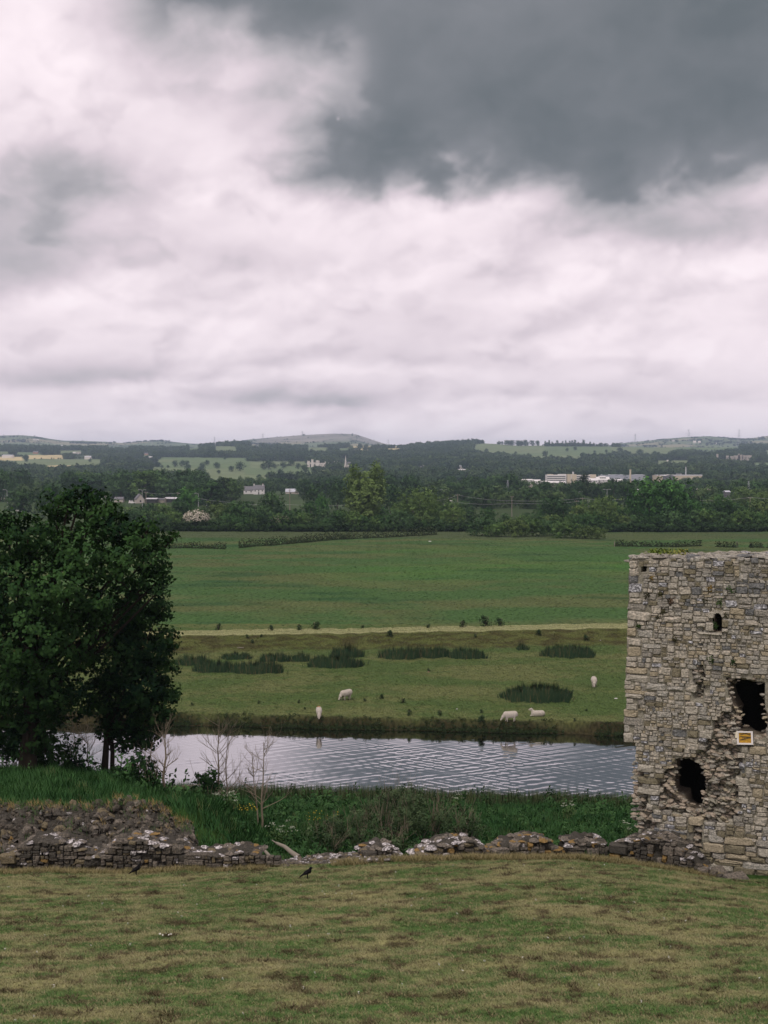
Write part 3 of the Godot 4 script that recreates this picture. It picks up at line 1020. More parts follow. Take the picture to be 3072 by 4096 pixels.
func tower() -> void:
	make_stone_shapes()
	TOWER_U = TOWER_U.normalized(); TOWER_N = TOWER_N.normalized()
	TOWER_O = at(2499, 2900, 44.0)
	TOWER_O.y = 0.0
	var slit := on_face_all(2400, 2150, 2.469, [1108, 760, 1125, 728, 1165, 735, 1192, 775, 1203, 850, 1205, 932, 1125, 932, 1125, 800])
	var putlog := on_face_all(2400, 2150, 2.469, [412, 285, 452, 285, 452, 332, 412, 332])
	var big := on_face_all(2400, 2150, 2.469, [1255, 1385, 1440, 1405, 1625, 1440, 1628, 1700, 1655, 1760, 1652, 1940, 1590, 1990, 1530, 1985, 1345, 1930, 1335, 1850, 1365, 1750, 1310, 1650, 1285, 1560])
	var oval := on_face_all(2400, 2850, 2.469, [770, 460, 900, 450, 960, 490, 1010, 540, 1062, 640, 1045, 740, 1015, 850, 1000, 960, 940, 1005, 840, 960, 810, 870, 725, 830, 715, 700, 735, 560])
	var dent := on_face_all(2400, 2150, 2.469, [940, 1440, 985, 1470, 1020, 1520, 1000, 1580, 955, 1590, 950, 1500])
	var holes := [slit, putlog, big, oval]
	var broken := [
		on_face_all(2400, 2850, 2.469, [1000, 380, 1100, 330, 1340, 130, 1375, 330, 1400, 500, 1370, 650, 1360, 760, 1410, 880, 1370, 1000, 1350, 1080, 1150, 1110, 1000, 1060, 900, 1005, 700, 990, 600, 970, 555, 880, 620, 780, 570, 700, 640, 590, 740, 470, 900, 440]),
		on_face_all(2400, 2850, 2.469, [320, 460, 440, 560, 470, 900, 560, 1060, 540, 1270, 320, 1280]),
		on_face_all(2400, 2150, 2.469, [1255, 1690, 1320, 1620, 1380, 1790, 1345, 1910, 1330, 2050, 1100, 2080, 960, 2020, 1120, 1960, 1125, 1790]),
		on_face_all(2400, 2850, 2.469, [930, 1110, 990, 1130, 1010, 1400, 960, 1470, 920, 1430]),
		on_face_all(2400, 2150, 2.469, [915, 1260, 1010, 1260, 1040, 1400, 1010, 1600, 930, 1600])]
	var top_pts := [[2498, 2262], [2520, 2246], [2545, 2238], [2600, 2236], [2680, 2238], [2770, 2240], [2860, 2234], [2960, 2236], [3072, 2238]]
	var tops := []
	for q in top_pts:
		var f := on_face(q[0], q[1])
		tops.append([f.x, f.y])
	tops.append([9.0, tops[-1][1] - 0.1])
	var ledge := on_face(2498, 2938).y
	var robbed := on_face(2545, 3100).x
	var low := on_face(2552, 3400).x
	var ul := func(v: float) -> float:
		return (robbed if v > ledge - 1.5 else low) + 0.06 * nz.get_noise_2d(v * 2.0, 0.0) if v < ledge else lerpf(0.0, 0.02, v - ledge) + 0.05 * nz.get_noise_2d(v * 1.3, 4.0)
	var vt := func(u: float) -> float: return table(tops, u)
	var sink := func(u: float, v: float) -> float:
		var q := Vector2(u, v)
		for h in holes:
			if Geometry2D.is_point_in_polygon(q, h):
				return 0.12 if h != putlog else 0.7
		if Geometry2D.is_point_in_polygon(q, dent):
			return 0.35
		for b in broken:
			if Geometry2D.is_point_in_polygon(q, b):
				return 0.22 + 0.42 * nf.get_noise_2d(u * 1.6, v * 1.6) + 0.12 * nf.get_noise_2d(u * 6.0, v * 6.0)
		return -0.005 + 0.05 * nf.get_noise_2d(u * 3.0, v * 3.0)
	var t := thing("castle_tower", "ruined grey stone castle tower with broken openings, at the right edge of the view", "tower")
	var open := func(u: float, v: float) -> bool:
		var q := Vector2(u, v)
		return Geometry2D.is_point_in_polygon(q, slit) or Geometry2D.is_point_in_polygon(q, big) or Geometry2D.is_point_in_polygon(q, oval)
	put("wall_core", core(TOWER_O, TOWER_U, TOWER_N, ul, 9.0, 6.6, vt, 2.7, sink, 0.045, open), M.mortar, t)
	var edge_bits := []
	for hole in [slit, big, oval]:       # the torn thickness of the wall inside each opening
		var ring := []
		var mid := Vector2.ZERO
		for k in hole.size():
			mid += hole[k] / hole.size()
			var nxt: Vector2 = hole[(k + 1) % hole.size()]
			var many := maxi(2, int(hole[k].distance_to(nxt) / 0.14))
			for e in many: ring.append(hole[k].lerp(nxt, e / float(many)))
		ring.append(ring[0])
		var p := PackedVector3Array()
		for j in 14:
			var back := j / 13.0 * 2.0
			for q in ring:
				var grow: float = 1.06 + (0.10 if hole != slit else 0.0) * back * 0.5
				var rough := 0.20 * nf.get_noise_3d(q.x * 2.2, q.y * 2.2, back * 2.2) * smoothstep(0.0, 0.5, back) * (0.4 if hole == slit else 1.0)
				var r: Vector2 = mid + (q - mid) * (grow + rough)
				p.append(TOWER_O + TOWER_U * r.x + Vector3.UP * r.y - TOWER_N * (back + 0.06 + 0.1 * nf.get_noise_2d(q.x * 3.0, q.y * 3.0)))
		if hole != slit:
			for k in ring.size() - 1:
				for e in 2:
					var rr := rng.randf_range(0.07, 0.2)
					var at_: Vector2 = ring[k] + Vector2(rng.randf_range(-0.1, 0.1), rng.randf_range(-0.1, 0.1))
					edge_bits.append([rr, Transform3D(Basis(TOWER_U, Vector3.UP, TOWER_N) * Basis(rand_dir(), rng.randf() * 0.6) * Basis.from_scale(Vector3(rr * 1.5, rr, rr * 1.3)), TOWER_O + TOWER_U * at_.x + Vector3.UP * at_.y - TOWER_N * (rng.randf_range(0.06, 0.22) + e * rng.randf_range(0.1, 0.9))), rocks[rng.randi() % 10], pick([M.rubble, M.stones[0], M.stones[7], M.stones[3]], [4, 1, 2, 1])])
		var m := ring.size() / 2
		put("opening_reveal", grid(p, ring.size(), PackedColorArray(), (TOWER_U * (mid.x - ring[m].x) + Vector3.UP * (mid.y - ring[m].y)).normalized()), M.rubble, t)
	var y_dark := on_face(2700, 2440).y
	var y_plinth := on_face(2700, 3330).y
	var y_mid := on_face(2700, 2960).y
	var S: Array = M.stones
	var style := func(u: float, v: float) -> Dictionary:
		var w: Array
		if v > y_dark:
			w = [2, 5, 2, 0.6, 2.6 if u > 2.2 else 1.2, 1.2, 0.9, 4]
		elif v < y_plinth:
			return {"h0": 0.2, "h1": 0.34, "w0": 0.35, "w1": 1.1, "split": 0.2, "mats": S, "weights": [1.5, 1, 0, 2, 1, 6, 0.4, 4], "wobble": 0.05, "proud": 0.02}
		elif v < y_mid:
			w = [4, 2, 4, 2.2, 0.5, 2.2, 1.6, 2]
		else:
			w = [5, 3, 5, 2.0, 0.35, 0.9, 0.5, 2]
		var pale := exp(2.4 * nz.get_noise_2d(u * 0.55, v * 0.55))
		w[6] *= pale; w[2] *= pale; w[4] *= exp(3.0 * nz.get_noise_2d(u * 0.5 + 9.0, v * 0.35)); w[3] *= exp(2.5 * nz.get_noise_2d(u * 0.6 + 30.0, v * 0.6)); w[5] *= exp(2.5 * nz.get_noise_2d(u * 0.5 + 60.0, v * 0.6))
		return {"h0": 0.12, "h1": 0.33, "w0": 0.11, "w1": 0.50, "split": 0.6, "quoin": v > ledge, "mats": S, "weights": w}
	var taken := func(u: float, v: float, size: float) -> bool:
		var q := Vector2(u, v)
		for h in holes + [dent]:
			if Geometry2D.is_point_in_polygon(q, h): return true
			for k in 4:
				if Geometry2D.is_point_in_polygon(q + Vector2([-1, 1, 0, 0][k], [0, 0, -1, 1][k]) * size * 0.32, h): return true
		for b in broken:
			if Geometry2D.is_point_in_polygon(q, b): return true
		return false
	var below := func(_u: float) -> float: return y_plinth
	var stones := courses(TOWER_O, TOWER_U, TOWER_N, ul, 8.8, 6.7, below, style, taken)
	stones.append_array(mixed(TOWER_O, TOWER_U, TOWER_N, ul, 8.8, y_plinth + 0.02, vt, style, taken))
	lay(t, stones, 292)
	# broken rubble: rocks set in the torn core and along the top
	var bits := edge_bits
	for b in broken:
		var lo := Vector2(1e9, 1e9)
		var hi := -lo
		for q in b:
			lo = lo.min(q); hi = hi.max(q)
		for k in int((hi.x - lo.x) * (hi.y - lo.y) * 85.0):
			var q := Vector2(rng.randf_range(lo.x, hi.x), rng.randf_range(lo.y, hi.y))
			if not Geometry2D.is_point_in_polygon(q, b): continue
			var inside := false
			for h in holes: inside = inside or Geometry2D.is_point_in_polygon(q, h)
			if inside: continue
			var r := rng.randf_range(0.06, 0.22)
			var p: Vector3 = TOWER_O + TOWER_U * q.x + Vector3.UP * q.y - TOWER_N * (sink.call(q.x, q.y) - r * 0.25)
			bits.append([r, Transform3D(Basis(TOWER_U, Vector3.UP, TOWER_N) * Basis(rand_dir(), rng.randf() * 0.7) * Basis.from_scale(Vector3(r * 1.5, r, r * 1.2)), p), rocks[rng.randi() % 10], pick([M.rubble, S[0], S[7], S[3], M.mortar], [5, 1, 1.5, 1, 2])])
	for k in 420:
		var u := rng.randf_range(0.1, 8.8)
		var back := rng.randf_range(0.0, 2.6)
		var r := rng.randf_range(0.08, 0.30)
		bits.append([r, Transform3D(Basis(Vector3.UP, rng.randf() * TAU) * Basis(Vector3.RIGHT, rng.randf_range(-0.4, 0.4)) * Basis.from_scale(Vector3(r * 1.6, r * 0.6, r)), TOWER_O + TOWER_U * u + Vector3.UP * (vt.call(u) + 0.05 + 0.10 * nz.get_noise_2d(u, back)) - TOWER_N * back), rocks[rng.randi() % 10], pick([S[1], S[7], S[4], S[6], S[0]], [3, 3, 1, 1, 1])])
	for k in 60:
		var u := rng.randf_range(0.0, 8.8)
		var r := rng.randf_range(0.16, 0.42)
		bits.append([r, Transform3D(Basis(TOWER_U, Vector3.UP, TOWER_N) * Basis(rand_dir(), rng.randf() * 0.25) * Basis.from_scale(Vector3(r * 1.7, r * 0.7, r * 1.2)), TOWER_O + TOWER_U * u + Vector3.UP * (vt.call(u) + r * 0.22) - TOWER_N * rng.randf_range(0.05, 0.5)), rocks[rng.randi() % 10], pick([S[1], S[7], S[4], S[0]], [3, 3, 1, 2])])
	lay(t, bits, 0, "stone", "rubble")
	# the inside of the openings: an unlit back room, shade deepened by darker stone colour
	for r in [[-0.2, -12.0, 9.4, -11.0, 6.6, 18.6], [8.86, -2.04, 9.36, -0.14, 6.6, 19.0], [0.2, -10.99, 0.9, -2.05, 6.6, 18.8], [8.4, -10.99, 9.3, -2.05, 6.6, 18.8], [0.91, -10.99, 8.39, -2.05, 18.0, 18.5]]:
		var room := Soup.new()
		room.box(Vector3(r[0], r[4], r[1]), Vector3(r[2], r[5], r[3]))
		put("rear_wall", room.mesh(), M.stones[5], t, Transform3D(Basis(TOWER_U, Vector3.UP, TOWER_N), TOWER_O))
	# dressed stones round the slit
	for q in [[990, 805, 300 / 2.3, 48], [1005, 862, 90, 44], [1085, 880, 78, 80], [1100, 765, 60, 60], [1240, 850, 62, 70], [1238, 915, 62, 40], [1080, 945, 240, 22]]:
		var c := on_face(2400 + q[0] / 2.469, 2150 + q[1] / 2.469)
		var px := 44.0 / FOC / 2.469
		put("slit_surround_stone", blocks[rng.randi() % 10], S[0] if q[1] != 850 else S[5], t, Transform3D(Basis(TOWER_U, Vector3.UP, TOWER_N) * Basis.from_scale(Vector3(q[2] * px, q[3] * px, 0.34)), TOWER_O + TOWER_U * c.x + Vector3.UP * c.y + TOWER_N * 0.0))
	for k in 5:      # the little arch over the slit
		var px := 44.0 / FOC / 2.469
		var c := on_face(2400 + 1163 / 2.469, 2150 + 785 / 2.469)
		var pts := []
		for z in [-0.25, 0.06]:
			for e in [[0, 40.0], [1, 40.0], [1, 84.0], [0, 84.0]]:
				var a: float = PI * (k + e[0] * 0.93 + 0.03) / 5.0
				pts.append(Vector3(cos(a) * e[1] * px, sin(a) * e[1] * px, z))
		var vs := Soup.new()
		vs.hexa(pts)
		put("arch_stone", vs.mesh(), S[0], t, Transform3D(Basis(TOWER_U, Vector3.UP, TOWER_N), TOWER_O + TOWER_U * c.x + Vector3.UP * c.y + TOWER_N * 0.01))
	# plants rooted in the joints
	var kinds := [[710, 640, 60, 2], [1300, 530, 75, 0], [1095, 495, 40, 1], [1240, 780, 50, 3], [1130, 870, 36, 0], [570, 780, 46, 3], [610, 560, 45, 3], [640, 730, 40, 3], [1180, 640, 38, 0], [1330, 1220, 40, 0], [740, 1000, 36, 3], [470, 580, 34, 3], [1040, 610, 40, 3], [520, 405, 30, 1], [1095, 1200, 34, 0], [380, 870, 30, 0]]
	var tints := [[Color(0.03, 0.06, 0.02), Color(0.06, 0.10, 0.03), "green leafy"], [Color(0.22, 0.14, 0.04), Color(0.28, 0.2, 0.07), "ochre dry"], [Color(0.06, 0.04, 0.03), Color(0.10, 0.07, 0.045), "dark brown withered"], [Color(0.05, 0.05, 0.03), Color(0.09, 0.085, 0.04), "olive brown"]]
	for q in kinds:
		var c := on_face(2400 + q[0] / 2.469, 2150 + q[1] / 2.469)
		var r: float = q[2] * 44.0 / FOC / 2.469 * 0.62
		var o := put("wall_plant", crown([[Vector3.ZERO, Vector3(r, r * 1.1, r * 0.6)]], 90, 0.075, tints[q[3]][0], tints[q[3]][1], 0.1), M.leaf, self, Transform3D(Basis(), TOWER_O + TOWER_U * c.x + Vector3.UP * c.y + TOWER_N * 0.05))
		var side := "left of" if q[0] < 1100 else "right of"
		var hgt := "well above" if q[1] < 560 else "level with" if q[1] < 930 else "well below"
		tag(o, "%s tuft on the castle tower, %s and %s the arched slit" % [tints[q[3]][2], hgt, side], "plant", "plants rooted in the tower wall")
	var s := Soup.new()
	for k in 420:
		var q := on_face(rng.randf_range(2560, 2720), 2228)
		leaf(s, TOWER_O + TOWER_U * q.x + Vector3.UP * (table(tops, q.x) + rng.randf_range(0.1, 0.26)) - TOWER_N * rng.randf_range(0.3, 2.2), Vector3.UP, 0.11, Color(0.10, 0.14, 0.03).lerp(Color(0.26, 0.22, 0.07), rng.randf() * smoothstep(0.9, 2.2, q.x)))
	tag(put("moss_cushion", s.mesh(), M.leaf), "yellow green moss and grass on the left end of the castle tower's top", "moss")
	# the framed picture that leans on the sill of the large opening
	var f := thing("framed_picture", "white framed picture in yellow leaning at the foot of the tower's large dark opening", "picture")
	var a := on_face(2400 + 1352 / 2.469, 2850 + 200 / 2.469)
	var b := on_face(2400 + 1510 / 2.469, 2850 + 188 / 2.469)
	var c := on_face(2400 + 1530 / 2.469, 2850 + 318 / 2.469)
	var w := b.distance_to(a)
	var h := c.distance_to(b)
	f.transform = Transform3D(Basis(TOWER_U, Vector3.UP, TOWER_N) * Basis(Vector3(0, 0, 1), 0.07) * Basis(Vector3(1, 0, 0), -0.2), TOWER_O + TOWER_U * (a.x + b.x + 0.06) / 2 + Vector3.UP * c.y + TOWER_N * 0.12)
	var wood := paint(0.62, 0.6, 0.58, 0.6)
	for bar in [[-w / 2, 0.0, w / 2, 0.06], [-w / 2, h - 0.055, w / 2, h], [-w / 2, 0.061, -w / 2 + 0.065, h - 0.056], [w / 2 - 0.065, 0.061, w / 2, h - 0.056]]:
		var e := Soup.new()
		e.box(Vector3(bar[0], bar[1], -0.03), Vector3(bar[2], bar[3], 0.035))
		put("frame_bar", e.mesh(), wood, f)
	var e := Soup.new()
	e.box(Vector3(-w / 2 - 0.02, -0.05, -0.12), Vector3(w / 2 + 0.01, h - 0.03, -0.032))
	put("backing_board", e.mesh(), paint(0.03, 0.03, 0.03), f)
	var img := Image.create(96, 72, false, Image.FORMAT_RGB8)
	for y in 72:
		for x in 96:
			var uu := x / 96.0
			var vv := y / 72.0
			var k := Color(0.70, 0.53, 0.05).lerp(Color(0.52, 0.38, 0.03), nf.get_noise_2d(uu * 3.0, vv * 6.0) + 0.3)
			var stroke := minf(minf(absf(vv - 0.42 - 0.10 * (uu - 0.5)) / 0.07, absf(vv - 0.66 + 0.28 * (uu - 0.25)) / 0.06), absf(vv - 0.12 - 0.05 * sin(uu * 9.0)) / 0.05)
			k = k.lerp(Color(0.16, 0.12, 0.03), clampf(1.3 - stroke + nf.get_noise_2d(uu * 8.0, vv * 8.0), 0.0, 1.0) * smoothstep(0.0, 0.25, uu))
			img.set_pixel(x, y, k)
	var pm := StandardMaterial3D.new()
	pm.albedo_texture = ImageTexture.create_from_image(img)
	pm.roughness = 0.5
	var qm := QuadMesh.new()
	qm.size = Vector2(w - 0.13, h - 0.116)
	put("picture_sheet", qm, pm, f, Transform3D(Basis(), Vector3(0, h / 2, 0.004)))
	e = Soup.new()
	e.hexa([Vector3(-w / 2 - 0.06, h * 0.5, 0.037), Vector3(-w / 2 + 0.05, h * 0.46, 0.037), Vector3(-w / 2 + 0.05, h * 0.46, 0.042), Vector3(-w / 2 - 0.06, h * 0.5, 0.042), Vector3(-w / 2 - 0.03, h * 0.95, 0.037), Vector3(-w / 2 + 0.03, h * 0.95, 0.037), Vector3(-w / 2 + 0.03, h * 0.95, 0.042), Vector3(-w / 2 - 0.03, h * 0.95, 0.042)])
	put("paper_flap", e.mesh(), paint(0.6, 0.55, 0.42), f)


# a stub of the curtain wall: its foot runs between two points of the lawn's edge, its broken top follows the points given
func stub(called: String, label: String, A: Array, B: Array, tops_px: Array, weights: Array, opt := {}) -> Node3D:
	var a := at(A[0], A[1], A[2])
	var b := at(B[0], B[1], B[2])
	var ux := Vector3(b.x - a.x, 0, b.z - a.z)
	var L := ux.length()
	ux = ux.normalized()
	var n := Vector3(-ux.z, 0, ux.x)
	if n.z < 0: n = -n
	var o := Vector3(a.x, 0, a.z)
	var tops := []
	for q in tops_px:
		var r := ray(q[0], q[1])
		var t := (o - EYE).dot(n) / r.dot(n)
		var h := EYE + r * t - o
		tops.append([h.dot(ux), h.y])
	var v0 := minf(minf(ground(a.x, -a.z), ground(b.x, -b.z)), minf(a.y, b.y)) - 0.35
	var vt := func(u: float) -> float: return table(tops, u) + 0.05 * nz.get_noise_2d(u * 4.0, a.x)
	var ul := func(v: float) -> float: return 0.05 * nz.get_noise_2d(v * 3.0, 2.0)
	var sink := func(u: float, v: float) -> float: return 0.10 + 0.12 * nf.get_noise_2d(u * 2.5 + a.x, v * 2.5)
	var t := thing(called, label, "wall", Vector3.ZERO, 0.0, "stubs of the curtain wall")
	put("wall_core", core(o, ux, n, ul, L, v0, vt, opt.get("thick", 1.1), sink, 0.07), M.earth, t)
	var S: Array = M.dark_stones
	var style := func(_u: float, _v: float) -> Dictionary:
		return {"h0": opt.get("h0", 0.12), "h1": opt.get("h1", 0.27), "w0": opt.get("w0", 0.16), "w1": opt.get("w1", 0.55), "split": 0.4, "mats": S, "weights": weights, "wobble": 0.16}
	var none := func(_u: float, _v: float, _s: float) -> bool: return rng.randf() < 0.13
	var st := mixed(o, ux, n, ul, L, v0, vt, style, none)
	for k in int(L * opt.get("cap", 36.0)):     # loose stones along the broken top
		var u := rng.randf_range(0.0, L)
		var back := rng.randf_range(0.0, 1.0)
		var r := rng.randf_range(0.12, 0.34)
		st.append([r * r, Transform3D(Basis(Vector3.UP, rng.randf() * TAU) * Basis(rand_dir(), rng.randf() * 0.35) * Basis.from_scale(Vector3(r * 1.5, r * 0.62, r * 1.1)), o + ux * u + Vector3.UP * (vt.call(u) - 0.02 + r * 0.12) - n * back), rocks[rng.randi() % 10], pick(S, opt.get("cap_weights", [2, 1, 4, 3, 0.5, 0.5]))])
	lay(t, st, opt.get("most", 120), "stone")
	return t

func low_walls() -> void:
	# left: coursed wall along the lawn
	stub("curtain_wall", "low coursed dark stone wall below the rubble mound, left of the crow", [0, 3478, 40.6], [470, 3484, 40.8], [[0, 3440], [60, 3425], [120, 3375], [225, 3370], [300, 3385], [345, 3410], [420, 3420], [470, 3425]], [4, 4, 2.5, 0.7, 1.5, 0.1], {"h1": 0.3, "w1": 0.6})
	stub("curtain_wall", "stepped dark stone wall with white lichen behind the left crow", [335, 3484, 40.5], [740, 3490, 40.5], [[335, 3445], [420, 3420], [455, 3378], [560, 3365], [600, 3372], [680, 3392], [740, 3412]], [4, 4, 2.5, 0.9, 1.5, 0.1], {"h1": 0.3, "w1": 0.65, "most": 130})
	stub("curtain_wall", "long low dark stone wall ending in a square corner left of the rubble spill", [735, 3490, 40.4], [1045, 3500, 40.3], [[735, 3435], [800, 3425], [900, 3420], [960, 3412], [1045, 3425]], [4, 4, 2.5, 0.5, 1.5, 0.1], {"h1": 0.26})
	# centre and right
	stub("curtain_wall", "short brown stone wall end at the top of the rubble spill", [1450, 3442, 41.4], [1600, 3452, 41.6], [[1450, 3420], [1500, 3400], [1560, 3400], [1600, 3432]], [4, 2, 5, 0.2, 2, 0.2], {"most": 60, "w1": 0.5})
	stub("curtain_wall", "low broken wall with white lichen on its left shoulder, beside the gap", [1668, 3455, 41.6], [1962, 3440, 42.2], [[1668, 3440], [1730, 3400], [1790, 3378], [1812, 3374], [1880, 3372], [1920, 3385], [1962, 3425]], [3, 2, 5, 0.5, 1, 0.6], {"cap_weights": [1, 1, 3, 5, 0.5, 0.5]})
	stub("curtain_wall", "humped broken wall with orange lichen, middle of the row of stubs", [1975, 3440, 42.2], [2255, 3432, 42.8], [[1975, 3425], [2010, 3400], [2060, 3378], [2110, 3368], [2180, 3364], [2230, 3395], [2255, 3425]], [3, 2, 4, 0.2, 1.5, 1.4], {"cap_weights": [1, 1, 3, 0.6, 1, 3]})
	stub("curtain_wall", "small upright wall stub just left of the largest stub by the tower", [2270, 3435, 42.8], [2440, 3440, 43.0], [[2270, 3390], [2300, 3375], [2370, 3372], [2425, 3378], [2440, 3400]], [4, 4, 2, 0.3, 1.5, 0.6], {"most": 60})
	stub("curtain_wall", "largest dark wall stub, sloping down against the foot of the tower", [2440, 3440, 42.9], [2810, 3500, 41.2], [[2440, 3400], [2490, 3372], [2540, 3362], [2640, 3362], [2700, 3380], [2750, 3420], [2780, 3460], [2810, 3490]], [3, 6, 2, 0.4, 1, 0.4], {"h0": 0.09, "h1": 0.2, "w1": 0.36})
	# the rubble face under the grassy mound
	var t := thing("rubble_face", "steep face of loose dark rubble under the grassy mound on the left", "rubble")
	var top := [[-300, 3200], [0, 3212], [100, 3220], [230, 3225], [400, 3218], [470, 3206], [555, 3200], [600, 3222], [650, 3235], [710, 3285], [760, 3300], [785, 3340], [790, 3400]]
	var p := PackedVector3Array()
	var c := PackedColorArray()
	var nx := 150
	for j in 34:
		var f := j / 33.0
		for k in nx:
			var X := lerpf(-320, 800, k / (nx - 1.0))
			var lo := at(X, 3478, 41.3)
			var hi := at(X, table(top, X) + 12.0 * nf.get_noise_2d(X * 0.02, 0.0), 44.6)
			var q := lo.lerp(hi, f) + Vector3(0, 0.25, 0.5) * (0.75 * nf.get_noise_2d(lo.x * 0.8, f * 3.0) + 0.35 * nf.get_noise_2d(lo.x * 3.0, f * 9.0))
			p.append(q)
	put("rubble_core", grid(p, nx, c, Vector3(0, 0.5, 1)), M.earth, t)
	var st := []
	for k in 2300:
		var i := rng.randi_range(0, 33) * nx + rng.randi_range(2, nx - 3)
		var r := rng.randf_range(0.08, 0.36)
		if rng.randf() < 0.65: r *= 0.55
		var X := photo(p[i]).x
		st.append([r * r, Transform3D(Basis(rand_dir(), rng.randf() * TAU) * Basis.from_scale(Vector3(r * 1.3, r, r * 1.1)), p[i] + Vector3(0, 0, rng.randf_range(-0.05, 0.10))), rocks[rng.randi() % 10], pick(M.dark_stones, [5, 5, 2.2, 0.30 if X < 690 else 1.6, 1.0, 0.05])])
	lay(t, st, 290, "rock", "small_rocks")
	var tufts := Soup.new()
	for k in 260:
		var row := rng.randi_range(2, 33) if k < 120 else rng.randi_range(30, 33)
		var q := p[row * nx + rng.randi_range(1, nx - 2)]
		if k < 120 and nz.get_noise_2d(q.x * 0.7, q.y * 2.0) < 0.0: continue
		var dry := rng.randf() < (0.5 if row > 29 else 0.2)
		for e in 22:
			var foot := q + rand_dir() * 0.16
			var side := Vector3(0.012, 0, 0).rotated(Vector3.UP, rng.randf() * PI)
			tufts.tri(foot - side, foot + side, foot + Vector3(rng.randf_range(-0.14, 0.14), rng.randf_range(0.10, 0.30), rng.randf_range(0.0, 0.16)), Vector3(0, 0.8, 0.6), Color(0.20, 0.15, 0.07) if dry else Color(0.04, 0.085, 0.03).lerp(Color(0.07, 0.11, 0.04), rng.randf()))
	put("grass_tufts", tufts.mesh(), M.blade, t).set_meta("kind", "stuff")
	# the pale spill of stones in the gap
	t = thing("stone_spill", "flat spill of whitish loose stones in the gap, behind the right crow", "rubble")
	st = []
	for k in 900:
		var X := rng.randf_range(1045, 1560)
		var low_y := lerpf(3492, 3440, smoothstep(1230, 1520, X))
		var up_y := lerpf(3452, 3415, smoothstep(1045, 1330, X))
		var Y := rng.randf_range(up_y, low_y)
		var q := at(X, Y, lerpf(42.0, 40.8, (Y - up_y) / maxf(1.0, low_y - up_y)))
		q.y = maxf(q.y, ground(q.x, -q.z) + 0.02)
		var r := rng.randf_range(0.06, 0.24)
		st.append([r * r, Transform3D(Basis(rand_dir(), rng.randf() * 0.6) * Basis(Vector3.UP, rng.randf() * TAU) * Basis.from_scale(Vector3(r * 1.5, r * 0.7, r)), q), rocks[rng.randi() % 10], pick(M.dark_stones, [2.5, 3, 3, 2.6, 1, 0.05])])
	lay(t, st, 150, "rock", "small_rocks")
	p = PackedVector3Array()
	for j in 8:
		for k in 40:
			var X := lerpf(1035, 1580, k / 39.0)
			var q := at(X, lerpf(lerpf(3496, 3445, smoothstep(1230, 1520, X)), lerpf(3456, 3420, smoothstep(1045, 1330, X)), j / 7.0), lerpf(40.7, 42.1, j / 7.0))
			p.append(q + Vector3.UP * 0.1 * nf.get_noise_2d(q.x * 2.0, j * 0.5))
	put("spill_bed", grid(p, 40, PackedColorArray(), Vector3.UP), M.earth, t)
	# two grey driftwood poles
	for g in [[1105, 3372, 1195, 3430, 0.085, "thick pale dead trunk lying across the stone spill", 43.0], [1033, 3388, 1096, 3440, 0.06, "thin grey dead branch lying left of the pale trunk", 42.6]]:
		var s := Soup.new()
		var a := at(g[0], g[1], g[6] + 0.4)
		var b := at(g[2], g[3], g[6] - 0.6)
		s.tube([a, a.lerp(b, 0.35) + Vector3(0.02, 0.05, 0), a.lerp(b, 0.7) + Vector3(0, 0.03, 0.05), b], [g[4] * 0.6, g[4] * 0.85, g[4], g[4] * 1.25], 8)
		s.tube([a.lerp(b, 0.1), a.lerp(b, 0.02) + Vector3(-0.18, 0.12, 0)], [g[4] * 0.4, g[4] * 0.2], 5)
		tag(put("fallen_trunk", s.mesh(), M.drift), g[5], "log")
	# flat slabs at the tower's foot
	for g in [[2860, 3500, 0.7, "pale flat slab lying right of the largest wall stub"], [2945, 3520, 0.6, "broad flat stone lying at the foot of the tower"], [2800, 3490, 0.5, "tilted block lying at the low end of the largest wall stub"]]:
		var q := spot(g[0], g[1])
		tag(put("stone_slab", blocks[3], M.dark_stones[2], self, Transform3D(Basis(Vector3.UP, 0.3) * Basis(Vector3.RIGHT, -PI / 2 + 0.12) * Basis.from_scale(Vector3(g[2] * 1.3, g[2] * 0.8, 0.3)), q + Vector3.UP * 0.04)), g[3], "stone")


# ---------------------------------------------------------------- foreground trees
func big_tree(called: String, label: String, foot: Vector3, trunk_r: float, lean: Vector3, lobes_px: Array, count: int, size: float, a: Color, b: Color) -> Node3D:
	var t := thing(called, label, "tree", foot)
	var lobes := []
	var d := -foot.z
	var mid := Vector3.ZERO
	for l in lobes_px:
		var c := at(l[0], l[1], d + l[3]) - foot
		var r: float = l[2] * d / FOC
		lobes.append([c, Vector3(r, r * 0.85, r)])
		mid += c / lobes_px.size()
	var s := Soup.new()
	var fork := Vector3(lean.x, 0, lean.z) + Vector3.UP * mid.y * 0.62
	s.tube([Vector3(0, -0.5, 0), Vector3(0, 0.5, 0) + lean * 0.1, fork * 0.5, fork, fork + Vector3(0.2, mid.y * 0.5, 0)], [trunk_r * 1.5, trunk_r * 1.1, trunk_r * 0.9, trunk_r * 0.65, trunk_r * 0.3], 10)
	put("trunk", s.mesh(), M.oak_bark, t)
	var br := Soup.new()
	for l in lobes:
		var from := fork * rng.randf_range(0.55, 1.0)
		var to: Vector3 = l[0]
		var knee := from.lerp(to, 0.5) + Vector3(0, -0.3, 0) + rand_dir() * 0.3
		br.tube([from, knee, to], [trunk_r * 0.34, trunk_r * 0.22, trunk_r * 0.1], 6)
		for k in 7:
			branching(br, knee.lerp(to, rng.randf_range(0.2, 1.0)), rand_dir(), l[1].x * rng.randf_range(0.4, 0.75), trunk_r * 0.075, 1, 0.8, 4, 0.1)
	put("branches", br.mesh(), M.oak_bark, t)
	put("crown", crown(lobes, count, size, a, b, 0.35, 0.7), M.leaf, t)
	return t

